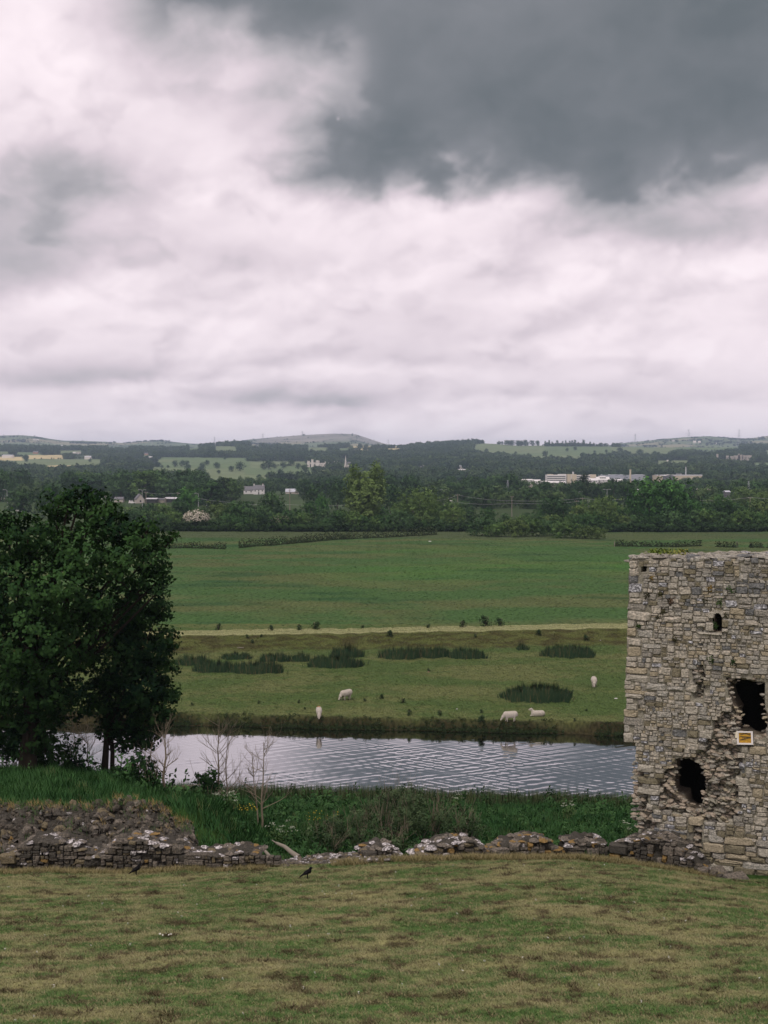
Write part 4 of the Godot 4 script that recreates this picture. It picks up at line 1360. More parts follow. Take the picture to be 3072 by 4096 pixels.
func big_trees() -> void:
	var a := Color(0.010, 0.025, 0.012)
	var b := Color(0.042, 0.092, 0.028)
	M.oak_bark = M.bark.duplicate()
	M.oak_bark.albedo_color = lin(0.030, 0.025, 0.019)
	M.oak_bark.metallic_specular = 0.1
	big_tree("oak_tree", "big dark oak at the left edge with a thick trunk above the rubble mound", stand(95, 55.5), 0.38, Vector3(0.3, 0, 0),
		[[350, 2075, 125, 1.0], [235, 2020, 75, 0.5], [330, 1968, 42, 0.6], [385, 1990, 50, 0.6], [280, 1985, 36, 0.4], [440, 2050, 50, 0.3], [600, 2110, 40, 0.3], [690, 2150, 26, 0.2], [20, 2080, 40, 0.2], [60, 2110, 50, 0.3], [655, 2300, 36, 0.2], [480, 2130, 95, 0.5], [110, 2150, 110, -0.5], [210, 2180, 120, 1.0], [330, 2230, 130, -1.0], [-60, 2230, 170, 0.0], [560, 2170, 80, 0.4], [640, 2165, 48, 0.4], [610, 2250, 70, 0.2], [480, 2270, 105, -0.6], [630, 2370, 42, 0.0], [590, 2330, 62, 0.2], [520, 2390, 70, 0.6], [240, 2370, 150, -1.6], [60, 2400, 170, -1.0], [-130, 2480, 220, 0.0], [380, 2420, 100, -1.2], [120, 2580, 190, -1.8], [-40, 2720, 190, 0.4], [300, 2560, 140, -0.4], [150, 2760, 150, -1.0], [0, 2880, 110, 0.2], [150, 2900, 90, 0.4], [70, 2960, 80, 0.6], [180, 2980, 70, 0.7], [260, 2800, 110, 0.3], [85, 2900, 46, -0.3], [120, 3000, 36, -0.3]], 42000, 0.20, a, b)
	var slim := big_tree("oak_tree", "slimmer dark tree with twin stems beside the big oak, nearer the river", stand(405, 58.0), 0.17, Vector3(0.2, 0, 0),
		[[560, 2470, 90, 0.2], [640, 2440, 60, 0.0], [470, 2500, 120, 0.4], [660, 2560, 60, 0.3], [560, 2600, 125, 0.0], [440, 2640, 140, -0.5], [630, 2680, 75, 0.4], [660, 2750, 52, 0.2], [540, 2760, 130, -0.2], [420, 2790, 110, 0.6], [610, 2850, 90, 0.2], [500, 2880, 80, 0.0], [580, 2950, 60, 0.3], [690, 2790, 36, 0.2], [640, 2890, 45, 0.1], [440, 2910, 60, 0.4], [490, 2960, 56, 0.3], [570, 2940, 48, 0.2]], 20000, 0.19, a, b.lerp(a, 0.15))
	var s := Soup.new()
	var q := stand(437, 58.2) - slim.position
	s.tube([q + Vector3.DOWN * 0.3, q + Vector3(0.05, 1.5, 0), q + Vector3(-0.1, 3.4, 0)], [0.13, 0.11, 0.08], 7)
	put("trunk", s.mesh(), M.oak_bark, slim)
	# scrub at the foot of the trees
	for g in [[20, 2960, 90, 56.5, "dark bush left of the oak trunk"], [230, 3020, 110, 57.5, "dark bush right of the oak trunk"], [320, 3090, 80, 57.0, "low dark bush between the oak and the slimmer tree"], [545, 3060, 75, 56.0, "dark leafy bush right of the slimmer tree"], [480, 3110, 60, 55.5, "low dark bush in front of the slimmer tree's stems"], [600, 3110, 55, 55.5, "small dark bush behind the tall bare sapling"], [830, 3115, 58, 61.0, "dark bush at the foot of the paired bare saplings"]]:
		var c := at(g[0], g[1], g[3])
		var r: float = g[2] * g[3] / FOC
		var foot := stand(g[0], g[3])
		var o := thing("bush", g[4], "bush", foot)
		put("foliage", crown([[c - foot, Vector3(r, r * 0.8, r)], [c - foot + Vector3(r * 0.4, -r * 0.5, 0.1), Vector3(r, r * 0.7, r) * 0.7], [c - foot + Vector3(-r * 0.5, -r * 0.4, 0.1), Vector3(r, r * 0.7, r) * 0.6]], int(r * r * 1400), 0.17, a, b.lerp(a, 0.25), 0.2), M.leaf, o)
		var st := Soup.new()
		for k in 4: branching(st, Vector3(rng.randf_range(-0.2, 0.2), -0.1, 0), (Vector3.UP + rand_dir() * 0.5).normalized(), (c - foot).y + 0.3, 0.03, 1)
		put("stems", st.mesh(), M.twig, o)

func saplings_and_bank() -> void:
	for g in [[645, 3190, 2880, 56.5, 0.085, "tall bare sapling with wide side branches, nearest the slimmer dark tree", 3], [868, 3170, 2860, 63.0, 0.075, "bare pale sapling, left of a close pair in front of the water", 3], [912, 3160, 2930, 63.5, 0.055, "thin bare sapling, right of a close pair in front of the water", 2], [1040, 3195, 2950, 60.0, 0.06, "bare forked sapling standing alone, farthest right", 3], [1022, 3185, 2990, 60.2, 0.04, "short bare stem beside the farthest right sapling", 2], [605, 3130, 2930, 58.0, 0.05, "slender bare stem left of the tall bare sapling", 2], [300, 3100, 2850, 60.0, 0.06, "bare grey stem among the dark scrub, between oak and slimmer tree", 3], [335, 3105, 2900, 60.5, 0.05, "second bare stem among the dark scrub near the slimmer tree", 2]]:
		var foot := stand(g[0], g[3])
		var top := at(g[0], g[2], g[3])
		var h := top.y - foot.y
		var o := thing("bare_sapling", g[5], "sapling", foot, 0.0, "bare saplings by the river")
		var s := Soup.new()
		var tw := Soup.new()
		var p := Vector3(0, -0.2, 0)
		var pts := [p]
		var rad := [g[4]]
		for k in 7:
			p += Vector3(rng.randf_range(-0.09, 0.09), h / 7.0, rng.randf_range(-0.09, 0.09))
			pts.append(p)
			rad.append(lerpf(g[4], 0.012, (k + 1) / 7.0))
		s.tube(pts, rad, 7)
		for k in 9 + g[6] * 3:
			var t := rng.randf_range(0.24, 0.97)
			var e := int(t * 7)
			var q: Vector3 = pts[e].lerp(pts[e + 1], t * 7 - e)
			var ang := rng.randf() * TAU
			branching(tw, q, Vector3(cos(ang), rng.randf_range(0.3, 1.1), sin(ang) * 0.7).normalized(), h * rng.randf_range(0.14, 0.34) * (1.15 - 0.6 * t), maxf(0.016, rad[e] * 0.45), 2, 0.6, 4, 0.35, 2)
		put("trunk", s.mesh(), M.twig, o)
		put("branches", tw.mesh(), M.twig, o)
	# shrubs and tall herbs on the slope to the river
	var willow_a := Color(0.035, 0.062, 0.028)
	var willow_b := Color(0.085, 0.125, 0.060)
	for g in [[1560, 3265, 130, 105, 62.0, "large loose grey green willow bush in the middle of the river bank"], [1700, 3290, 120, 90, 60.0, "grey green willow bush right of the largest one on the bank"], [1600, 3190, 75, 55, 66.0, "upright willow shoots at the top of the willow bushes, near the water"], [1420, 3330, 110, 85, 56.0, "willow bush low on the bank behind the stone spill"], [1300, 3370, 80, 60, 53.0, "small willow bush above the right end of the stone spill"], [1850, 3330, 90, 70, 56.0, "low pale willow bush behind the wall with the white shoulder"], [1590, 3360, 90, 70, 52.0, "dark willow bush filling the gap in the wall row"]]:
		var foot := stand(g[0], g[4])
		var c := at(g[0], g[1], g[4]) - foot
		var rx: float = g[2] * g[4] / FOC
		var ry: float = g[3] * g[4] / FOC
		var o := thing("willow_bush", g[5], "bush", foot, 0.0, "willow bushes on the river bank")
		var lobes := []
		for k in 9:
			var q := Vector3(rng.randf_range(-0.8, 0.8) * rx, rng.randf_range(-0.5, 0.6) * ry, rng.randf_range(-0.6, 0.6) * rx)
			lobes.append([c + q, Vector3(rx * 0.42, ry * 0.5, rx * 0.42)])
		put("foliage", crown(lobes, int(rx * ry * 3200), 0.13, willow_a, willow_b, 0.1, 0.36), M.leaf, o)
		var st := Soup.new()
		for k in 7: branching(st, Vector3(rng.randf_range(-0.4, 0.4), -0.1, rng.randf_range(-0.3, 0.3)), (Vector3.UP + rand_dir() * 0.55).normalized(), (c.y + ry) * 0.75, 0.028, 2, 0.6, 4)
		put("stems", st.mesh(), M.twig, o)
	# cow parsley: a stem with leaves and flat white umbels
	var n := 0
	for g in [[1110, 3235, 58.0, 1.5, "tall white flowering cow parsley clump left of the willow bushes"], [1150, 3230, 58.3, 1.3, "cow parsley clump with white heads just right of the tallest clump"], [912, 3160, 60.0, 1.2, "white umbels under the paired bare saplings"], [930, 3190, 58.0, 1.1, "white umbels below and right of the paired bare saplings"], [880, 3185, 59.0, 1.0, "small white umbels in front of the paired bare saplings"], [2540, 3310, 62.0, 1.3, "pale umbel plant low on the bank left of the tower"], [2280, 3180, 72.0, 1.2, "white flowers at the water's edge in front of the tower"], [1830, 3180, 76.0, 1.1, "white flowers among the reeds in the middle of the bank"]]:
		var o := thing("cow_parsley", g[4], "wildflower", stand(g[0], g[2]), n * 1.3, "cow parsley on the river bank")
		n += 1
		var st := Soup.new()
		var um := Soup.new()
		for k in 7:
			var e := Vector3(rng.randf_range(-0.55, 0.55), g[3] * rng.randf_range(0.6, 1.0), rng.randf_range(-0.4, 0.4))
			st.tube([Vector3(e.x * 0.3, -0.1, e.z * 0.3), e * Vector3(0.7, 0.6, 0.7), e], [0.018, 0.014, 0.008], 4, Color(0.05, 0.09, 0.03))
			for f in 16:
				var a := rng.randf() * TAU
				var r := sqrt(rng.randf()) * 0.14
				leaf(um, e + Vector3(cos(a) * r, 0.03 + rng.randf() * 0.02, sin(a) * r), Vector3.UP, 0.04, Color(0.42, 0.45, 0.36), 1.0)
			for f in 40:
				leaf(st, e * rng.randf_range(0.1, 0.8) + rand_dir() * 0.22, Vector3.UP, 0.13, Color(0.045, 0.085, 0.03).lerp(Color(0.08, 0.13, 0.045), rng.randf()), 0.5)
		put("stalks", st.mesh(), M.leaf, o)
		put("flower_heads", um.mesh(), M.leaf, o)
	for g in [[212, 3232, 45.2, 0.22, "yellow flowering tuft at the top of the rubble face"], [1290, 3275, 60.0, 0.5, "patch of yellow flowers among the bank grass, left of the willow bushes"], [990, 3240, 56.0, 0.4, "yellow green flowering weeds right of the tall bare sapling"]]:
		var s := Soup.new()
		for k in 90:
			var e: Vector3 = Vector3(rng.randf_range(-1.6, 1.6), rng.randf_range(0.2, 1.0), rng.randf_range(-0.8, 0.8)) * g[3]
			leaf(s, e, Vector3.UP, 0.06, Color(0.42, 0.30, 0.03) if k % 3 else Color(0.06, 0.1, 0.03), 0.9)
		var q := stand(g[0], g[2])
		tag(put("yellow_flowers", s.mesh(), M.leaf, self, Transform3D(Basis(), at(g[0], g[1] + 12, g[2]))), g[4], "wildflowers")


# ---------------------------------------------------------------- trees of the plain
var kinds := {}

func make_kind(called: String, h: float, w: float, low: float, lobes: int, count: int, size: float, a: Color, b: Color, inner := 0.55, trunk := 0.25) -> void:
	var list := []
	for k in 2:
		var ls := random_lobes(h, w, low, lobes)
		if called == "poplar":
			ls = []
			for e in 16:
				var y := lerpf(3.0, 22.5, e / 15.0)
				var r := lerpf(3.6, 1.5, absf(e / 15.0 - 0.45) * 1.5)
				if y < 19.0: ls.append([Vector3(rng.randf_range(-0.8, 0.8), y, rng.randf_range(-1.5, 1.5)), Vector3(r * 1.1, 2.2, r)])
				for sgn in [-1, 1]:
					var off: float = sgn * (1.2 + 2.6 * smoothstep(3.0, 14.0, y) - 0.5 * smoothstep(18.0, 23.0, y))
					ls.append([Vector3(off + rng.randf_range(-0.7, 0.7), y - (1.2 if sgn < 0 else 0.0), rng.randf_range(-1.5, 1.5)), Vector3(r * 0.95, 2.0, r)])
		var t := Soup.new()
		t.tube([Vector3(0, -0.6, 0), Vector3(0.1, low, 0.05), Vector3(0, h * 0.7, 0)], [trunk * 1.3, trunk, trunk * 0.3], 7)
		for e in 5:
			var l: Array = ls[rng.randi() % ls.size()]
			t.tube([Vector3(0.05, lerpf(low, h * 0.5, rng.randf()), 0), (l[0] as Vector3) * Vector3(0.6, 0.9, 0.6), l[0]], [trunk * 0.5, trunk * 0.3, trunk * 0.12], 5)
		list.append([t.mesh(), crown(ls, count, size, a, b, inner)])
	kinds[called] = [h, w, list]

var trees_made := 0
func tree(kind: String, label: String, X: float, d: float, top_y: float, wide: float, tone: int, group := "") -> Node3D:
	var foot := stand(X, d)
	var k: Array = kinds[kind]
	var h := at(X, top_y, d).y - foot.y
	var sy: float = h / k[0]
	var sx: float = wide if wide > 3.0 else sy * wide * k[0] / k[1]      # metres across, or a share of the height
	if wide > 3.0: sx = wide / k[1]
	var o := thing("tree" if kind != "shrub" and kind != "hawthorn" else "shrub", label, "tree" if kind != "shrub" and kind != "hawthorn" else "shrub", foot, 0.0, group)
	o.transform = Transform3D(Basis(Vector3.UP, rng.randf() * TAU if kind != "poplar" else 0.15).scaled_local(Vector3(sx, sy, sx)), foot)
	var pair: Array = k[2][trees_made % 2]
	trees_made += 1
	put("trunk", pair[0], M.bark, o)
	put("crown", pair[1], M.tones[tone], o)
	return o

func tree_line() -> void:
	var ga := Color(0.054, 0.108, 0.050)
	var gb := Color(0.150, 0.255, 0.100)
	make_kind("round", 12.0, 11.0, 1.8, 15, 3400, 0.62, ga, gb)
	make_kind("tall", 16.0, 10.0, 2.5, 17, 3200, 0.7, ga, gb)
	make_kind("shrub", 6.0, 8.0, 0.3, 13, 3000, 0.42, ga, gb, 0.4, 0.12)
	make_kind("poplar", 24.0, 13.0, 3.0, 1, 18000, 0.6, Color(0.120, 0.190, 0.085), Color(0.205, 0.305, 0.130), 0.3)
	make_kind("willow", 12.0, 15.0, 0.6, 22, 6000, 0.5, Color(0.080, 0.140, 0.06), Color(0.175, 0.27, 0.115), 0.4)
	make_kind("conifer", 17.0, 8.0, 1.5, 11, 2600, 0.6, Color(0.022, 0.044, 0.024), Color(0.06, 0.095, 0.045))
	make_kind("hawthorn", 5.5, 6.5, 0.4, 12, 2600, 0.34, Color(0.04, 0.07, 0.03), Color(0.09, 0.13, 0.05), 0.3, 0.1)
	# front row and the trees that stand out, [kind, X, depth, top row, width, tone, label]
	var G := "trees and shrubs of the tree line behind the field"
	for g in [
		["poplar", 1462, 447, 1848, 15.5, 2, "tallest tree of the tree line, a pale green feathery poplar with a notched top"],
		["willow", 1680, 450, 1957, 21.0, 2, "broad rounded pale willow right of the tall feathery poplar"],
		["willow", 1810, 440, 2030, 12.0, 2, "smaller willow leaning on the right of the broad rounded willow"],
		["round", 2600, 452, 1915, 17.0, 5, "big bright green domed tree below the silver chimney, its left dome"],
		["round", 2690, 446, 1922, 17.0, 5, "big bright green domed tree below the silver chimney, its right dome"],
		["round", 2770, 450, 2000, 11.0, 5, "lower green tree on the right flank of the big bright green dome"],
		["willow", 2410, 446, 1985, 16.0, 2, "olive willow left of the big bright green dome"],
		["round", 2330, 450, 2022, 12.0, 3, "brownish round tree left of the olive willow"],
		["round", 2215, 480, 1990, 11.0, 1, "dark bushy tree left of the grey wayside cabinet"],
		["shrub", 2130, 400, 2078, 9.0, 2, "olive shrub in the shrub clump standing out into the field, second from its left"],
		["shrub", 2060, 398, 2072, 10.0, 3, "brown tinged shrub at the left of the clump standing out into the field"],
		["shrub", 1930, 402, 2068, 10.0, 0, "leafy shrub at the left end of the clump standing out into the field"],
		["shrub", 1985, 396, 2092, 9.0, 2, "low shrub in front of the clump standing out into the field"],
		["shrub", 2262, 392, 2086, 11.0, 2, "large rounded olive shrub in the clump standing out into the field"],
		["shrub", 2200, 404, 2074, 9.0, 0, "green shrub behind the large rounded olive one"],
		["shrub", 2330, 388, 2112, 7.0, 3, "low reddish shrub near the right end of the clump"],
		["shrub", 2385, 386, 2106, 7.5, 3, "brown shrub at the right end of the clump standing out into the field"],
		["hawthorn", 785, 436, 2047, 8.5, 0, "white flowering hawthorn in the tree line on the left"],
		["hawthorn", 1120, 438, 2062, 8.0, 5, "pale flowered elder shrub in the tree line, left of the tall poplar"],
		["round", 745, 525, 1953, 11.0, 5, "bright green round tree between the stone barn and the white farmhouse"],
		["round", 1090, 500, 1972, 12.0, 0, "round green tree in front of the white farmhouse"],
		["round", 1255, 620, 1940, 11.0, 1, "dark round tree beside the grey barn"],
		["round", 1350, 630, 1925, 13.0, 1, "dark tree half hidden behind the left side of the tall poplar"],
		["shrub", 1290, 520, 1982, 7.0, 5, "small bright green shrub below the dark round tree"],
		["round", 1561, 600, 1945, 12.0, 1, "dark tree just right of the tall poplar"],
		["conifer", 2338, 760, 1893, 9.0, 0, "dark pointed conifer in front of the white hospital block"],
		["round", 2300, 750, 1925, 14.0, 1, "dark round tree under the pointed conifer, on its left"],
		["round", 2385, 755, 1930, 13.0, 1, "dark round tree under the pointed conifer, on its right"],
		["round", 2178, 720, 1930, 13.0, 1, "dark round tree left of the hospital block, beside the pale barn roof"],
		["round", 2050, 760, 1940, 14.0, 1, "dark tree below the lattice tower"],
		["round", 2455, 705, 1920, 13.0, 1, "dark round tree below the cream chimney, left of a pair"],
		["round", 2522, 700, 1922, 12.0, 1, "dark round tree below the cream chimney, right of a pair"],
		["conifer", 889, 740, 1907, 12.0, 0, "tall dark fir at the right end of the wood on the left"],
		["round", 90, 560, 1962, 17.0, 1, "dark rounded tree in front of the wood, behind the oak's left shoulder"],
		["round", 205, 545, 1940, 16.0, 1, "dark tree just left of the oak's top"],
		["willow", 2985, 640, 1955, 20.0, 2, "pale willow before the lattice tower on the right"],
		["willow", 2870, 620, 1985, 18.0, 2, "pale willow in front of the long brown barn roof"],
		["willow", 3070, 600, 1965, 18.0, 2, "pale willow at the right edge above the tree line"]]:
		tree(g[0], g[6], g[1], g[3 - 1], g[3], g[4], g[5], G)
	# blossom of the white hawthorn
	for g in [[785, 436, 2047, 8.5, 900, 0.9], [1120, 438, 2062, 8.0, 120, 0.35]]:
		var s := Soup.new()
		for k in int(g[4]):
			var o := rand_dir()
			o.y = absf(o.y) * 0.9 + 0.05
			leaf(s, Vector3(o.x * 3.6, 3.0 + o.y * 2.9, o.z * 3.6) * rng.randf_range(0.86, 1.08), o, 0.42, Color(0.50, 0.46, 0.38) * g[5], 0.8)
		for c in get_children():
			if c.has_meta("label") and c.get_meta("label").begins_with("white flowering hawthorn" if g[4] > 500 else "pale flowered elder"):
				put("blossom", s.mesh(), M.leaf, c)
	# the rest of the row, each with the landmark it stands by
	var spots := []
	var x := 540.0
	while x < 3150.0:
		spots.append(["shrub" if rng.randf() < 0.6 else "round", x, rng.randf_range(436, 444), 0.0])
		x += rng.randf_range(38, 62)
	x = 520.0
	while x < 3150.0:
		spots.append(["round" if rng.randf() < 0.6 else "shrub", x, rng.randf_range(462, 500), 1.0])
		x += rng.randf_range(52, 88)
	for g in spots:
		var X: float = g[1]
		var clear := X > 1840 and X < 2130
		var top: float = (rng.randf_range(2040, 2078) if g[3] == 0.0 else rng.randf_range(2004, 2040)) + (22.0 if clear else 0.0)
		if X > 2780: top -= rng.randf_range(0, 28)
		if X < 700: top -= 8
		if absf(X - 785) < 40 and g[3] == 0.0: continue
		var tone: int = pick([0, 1, 4, 2, 3], [4, 2, 3, 2.5, 0.8])
		var kind: String = g[0]
		var look: String = ["green", "dark green", "deep green", "olive green", "brownish green", "bright green"][tone]
		tree(kind, "%s %s, %s of tree line, %s" % [size_word() + " " + look, "shrub" if kind == "shrub" else "tree", "front row" if g[3] == 0.0 else "second row", beside_what(X, [[640, "the stone barn"], [785, "the white hawthorn"], [985, "the white farmhouse"], [1160, "the grey barn"], [1447, "the tall poplar"], [1680, "the broad willow"], [1990, "the shrub clump"], [2330, "the grey cabinet"], [2650, "the bright dome"], [2900, "the long brown roof"], [3072, "the right edge"]])], X, g[2], top, (1.5 if kind == "shrub" else 1.05), tone, G)
	# understorey that closes the row at the field's edge
	var pl := []
	var cl := PackedColorArray()
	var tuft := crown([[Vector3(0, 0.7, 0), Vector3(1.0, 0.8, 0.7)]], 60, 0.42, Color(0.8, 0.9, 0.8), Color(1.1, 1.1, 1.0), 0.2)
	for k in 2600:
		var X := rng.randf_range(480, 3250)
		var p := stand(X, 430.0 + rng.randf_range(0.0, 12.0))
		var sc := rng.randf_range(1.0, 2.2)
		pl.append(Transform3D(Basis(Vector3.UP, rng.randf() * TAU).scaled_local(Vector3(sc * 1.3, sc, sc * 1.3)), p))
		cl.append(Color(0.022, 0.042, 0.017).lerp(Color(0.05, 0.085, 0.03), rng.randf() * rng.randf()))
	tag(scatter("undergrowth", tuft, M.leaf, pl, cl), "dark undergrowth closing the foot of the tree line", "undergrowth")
	# clipped hedges across the field
	for g in [[[[640, 2194], [760, 2192], [905, 2196]], 1.8, "short dark hedge left of the long hedge, running behind the oak"], [[[955, 2192], [1150, 2176], [1400, 2156], [1600, 2147], [1748, 2139]], 2.6, "long dark hedge running diagonally across the field on the left"], [[[2458, 2184], [2600, 2187], [2700, 2188], [2806, 2184]], 1.7, "dark hedge behind the tower's left half"], [[[2862, 2188], [2950, 2189]], 1.6, "short hedge segment behind the tower, second from the right edge"], [[[2998, 2191], [3052, 2190]], 1.6, "short hedge segment behind the tower, nearest the right edge"], [[[3068, 2192], [3240, 2194]], 1.5, "hedge end showing at the right edge behind the tower"]]:
		var pts := []
		for q in g[0]: pts.append(spot(q[0], q[1]))
		var o := thing("hedge", g[2], "hedge", pts[0])
		var s := Soup.new()
		var st := Soup.new()
		for e in pts.size() - 1:
			var a: Vector3 = pts[e] - pts[0]
			var b: Vector3 = pts[e + 1] - pts[0]
			for k in int(a.distance_to(b) * 46):
				var q := a.lerp(b, rng.randf())
				var f := 1.0 + 0.35 * nz.get_noise_2d(q.x * 0.25, 3.0)
				var ang := rng.randf_range(-0.3, PI + 0.3)
				var rr := sqrt(rng.randf())
				var out := Vector3(0.2, sin(ang), cos(ang))
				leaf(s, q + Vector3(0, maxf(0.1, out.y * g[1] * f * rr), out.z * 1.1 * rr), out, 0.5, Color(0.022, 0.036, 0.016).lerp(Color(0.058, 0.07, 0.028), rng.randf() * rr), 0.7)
			for k in int(a.distance_to(b) / 2.5):
				var q := a.lerp(b, rng.randf())
				st.tube([q + Vector3.DOWN * 0.2, q + Vector3(0, g[1] * 0.7, 0)], [0.06, 0.03], 4)
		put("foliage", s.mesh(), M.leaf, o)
		put("stems", st.mesh(), M.bark, o)

func size_word() -> String:
	return pick(["tall", "broad", "rounded", "small", "spreading", "loose"], [1, 1, 1, 1, 1, 1])

func beside_what(X: float, marks: Array) -> String:
	var best: Array = marks[0]
	for m in marks:
		if absf(m[0] - X) < absf(best[0] - X): best = m
	var o: float = X - best[0]
	return ("in line with " if absf(o) < 18.0 else "just left of " if o < 0.0 and o > -50.0 else "just right of " if o > 0.0 and o < 50.0 else "left of " if o < 0.0 else "right of ") + best[1]

func near_what(X: float, marks: Array) -> String:
	var best: Array = marks[0]
	for m in marks:
		if absf(m[0] - X) < absf(best[0] - X): best = m
	return best[1]

var CLEAR := [[1656, 1754, 1858, 1868], [1776, 1906, 1874, 1884], [1836, 1878, 1859, 1874], [1688, 1718, 1846, 1857], [2123, 2198, 1873, 1886], [2243, 2278, 1869, 1881], [2129, 2154, 1890, 1899], [2141, 2164, 1905, 1914], [1955, 2062, 1879, 1896], [2392, 2584, 1897, 1912], [2626, 2820, 1897, 1914], [2740, 2748, 1866, 1900], [1226, 1304, 1838, 1867], [1304, 1360, 1846, 1860], [1360, 1404, 1818, 1890], [2064, 2500, 1896, 1932], [2514, 2529, 1880, 1918], [2864, 3008, 1822, 1846], [670, 724, 1796, 1804], [572, 614, 1810, 1835], [130, 154, 1802, 1815], [0, 52, 1817, 1831], [290, 368, 1805, 1836], [240, 254, 1778, 1789], [2666, 2676, 1838, 1847], [2902, 2924, 1920, 1930]]

func in_clear(q: Vector2, _d: float) -> bool:
	for c in CLEAR:
		if q.x > c[0] and q.x < c[1] and q.y > c[2] and q.y < c[3]: return true
	return false

func hillside() -> void:
	var ga := Color(0.75, 0.85, 0.8)
	var gb := Color(1.25, 1.2, 1.05)
	var low := []
	for k in 4:
		low.append(crown(random_lobes(11.0, 11.0, 1.2, 9), 420, 1.7, ga, gb, 0.75, 0.8))
	var mid := []
	for k in 4:
		mid.append(crown(random_lobes(12.0, 11.5, 1.5, 12), 1300, 1.0, ga, gb, 0.65, 0.75))
	# the plain between the tree line and the hills: woods and rows, in depth bands
	var marks := [[60, "the far left lamp"], [230, "the oak top"], [470, "the cottage"], [640, "the stone barn"], [760, "the double lamps"], [985, "the white farmhouse"], [1160, "the grey barn"], [1380, "the church spire"], [1700, "the broad willow"], [1900, "the long white roof"], [2080, "the left lattice tower"], [2280, "the hospital block"], [2520, "the cream chimney"], [2745, "the silver chimney"], [2960, "the right lattice tower"]]
	var rows := []
	for k in 30: rows.append([rng.randf_range(-150, 880), rng.randf_range(800, 1000), rng.randf_range(1872, 1912), "in the left wood"])
	for k in 10: rows.append([rng.randf_range(480, 1060), rng.randf_range(690, 790), rng.randf_range(1915, 1950), "before the left wood"])
	for k in 14: rows.append([rng.randf_range(1150, 1560), rng.randf_range(900, 1250), rng.randf_range(1900, 1925), "beyond the barn"])
	for k in 30: rows.append([rng.randf_range(1540, 2080), rng.randf_range(780, 1150), rng.randf_range(1896, 1940), "in the middle wood"])
	for k in 12: rows.append([rng.randf_range(2060, 2560), rng.randf_range(640, 900), rng.randf_range(1945, 1975), "in the rough ground"])
	for k in 14: rows.append([rng.randf_range(2700, 3200), rng.randf_range(760, 1100), rng.randf_range(1905, 1950), "in the right wood"])
	for k in 26: rows.append([rng.randf_range(440, 3200), rng.randf_range(540, 660), rng.randf_range(1985, 2020), "behind the tree line"])
	for g in rows:
		var X: float = g[0]
		if X > 1840 and X < 2120 and g[1] < 660 and rng.randf() < 0.6: continue
		if X > 380 and X < 730 and g[1] < 800: g[2] = maxf(g[2], 2012)
		if X > 955 and X < 1205 and g[1] < 1050: g[2] = maxf(g[2], 1978)
		var tone: int = pick([0, 1, 4, 2], [3, 4, 2, 1])
		var look: String = ["green", "dark green", "olive green", "brownish green", "deep green", "bright green"][tone]
		tree("round" if rng.randf() < 0.7 else "tall", "%s %s tree %s, %s" % [size_word(), look, g[3], beside_what(X, marks)], X, g[1], g[2], rng.randf_range(0.85, 1.15), tone, "trees of the plain")
	var fill := []
	var fc := PackedColorArray()
	for k in 3600:
		var d := sqrt(rng.randf_range(660.0 * 660.0, 1420.0 * 1420.0))
		var X := rng.randf_range(-350, 3400)
		if d < 1080 and X > 940 and X < 1330: continue
		if d < 830 and X < 760: continue
		if cells.get_noise_2d(X * 0.004, d * 0.009) > 0.55: continue
		if X > 2120 and X < 2720 and d > 1180: continue
		var p := stand(X, d)
		if in_clear(photo(p + Vector3.UP * 9.0), d): continue
		var sc := rng.randf_range(0.45, 0.95)
		fill.append(Transform3D(Basis(Vector3.UP, rng.randf() * TAU).scaled_local(Vector3(sc, sc * rng.randf_range(0.8, 1.1), sc)), p))
		fc.append(Color(0.036, 0.074, 0.030).lerp(Color(0.095, 0.145, 0.055), rng.randf()))
	for e in 2:
		var pl := []
		var cl := PackedColorArray()
		for k in range(e, fill.size(), 2):
			pl.append(fill[k]); cl.append(fc[k])
		tag(scatter("distant_wood", mid[e], M.leaf, pl, cl), "mixed woodland filling the plain behind the tree line", "woodland", "woodland of the plain")
	# woods on the slope
	var sets := [[], [], [], []]
	var cols := [PackedColorArray(), PackedColorArray(), PackedColorArray(), PackedColorArray()]
	for k in 44000:
		var d := sqrt(rng.randf_range(1420.0 * 1420.0, 4250.0 * 4250.0))
		var X := rng.randf_range(-500, 3600)
		var p := stand(X, d)
		var q := photo(p)
		if q.y < 1783 and not (q.x > 1640 and q.x < 2000) and not (q.x > 860 and q.x < 1000) and rng.randf() < 0.75: continue
		if hill_field(q) >= 0: continue
		var short := hill_field(photo(p + Vector3.UP * 8.0)) >= 0 or in_clear(photo(p + Vector3.UP * 9.0), d)
		if short and rng.randf() < 0.4: continue
		if d < 1600 and q.x > 2100 and q.x < 2760: continue
		if q.x > 1210 and q.x < 1370 and absf(q.y - 1862) < 7: continue
		if q.x > 1650 and q.x < 1915 and q.y > 1862 and q.y < 1890 and d < 2100: continue
		var sc := rng.randf_range(0.7, 1.25) * (0.8 if q.x > 2060 and q.x < 2400 and q.y < 1795 else 1.0) * (0.32 if short else 1.0)
		var e := rng.randi() % 4
		sets[e].append(Transform3D(Basis(Vector3.UP, rng.randf() * TAU).scaled_local(Vector3(sc, sc * rng.randf_range(0.8, 1.2), sc)), p))
		var patchy := nf.get_noise_2d(p.x * 0.004, p.z * 0.004)
		cols[e].append(Color(0.034, 0.066, 0.034).lerp(Color(0.085, 0.125, 0.056), clampf(0.4 + patchy + rng.randf_range(-0.35, 0.35), 0.0, 1.0)))
	for e in 4:
		tag(scatter("hillside_wood", low[e], M.leaf, sets[e], cols[e]), "woods covering the far slope below the skyline", "woodland", "woods of the far slope")
	# hedges and copses of the highest hills
	var far := []
	var farc := PackedColorArray()
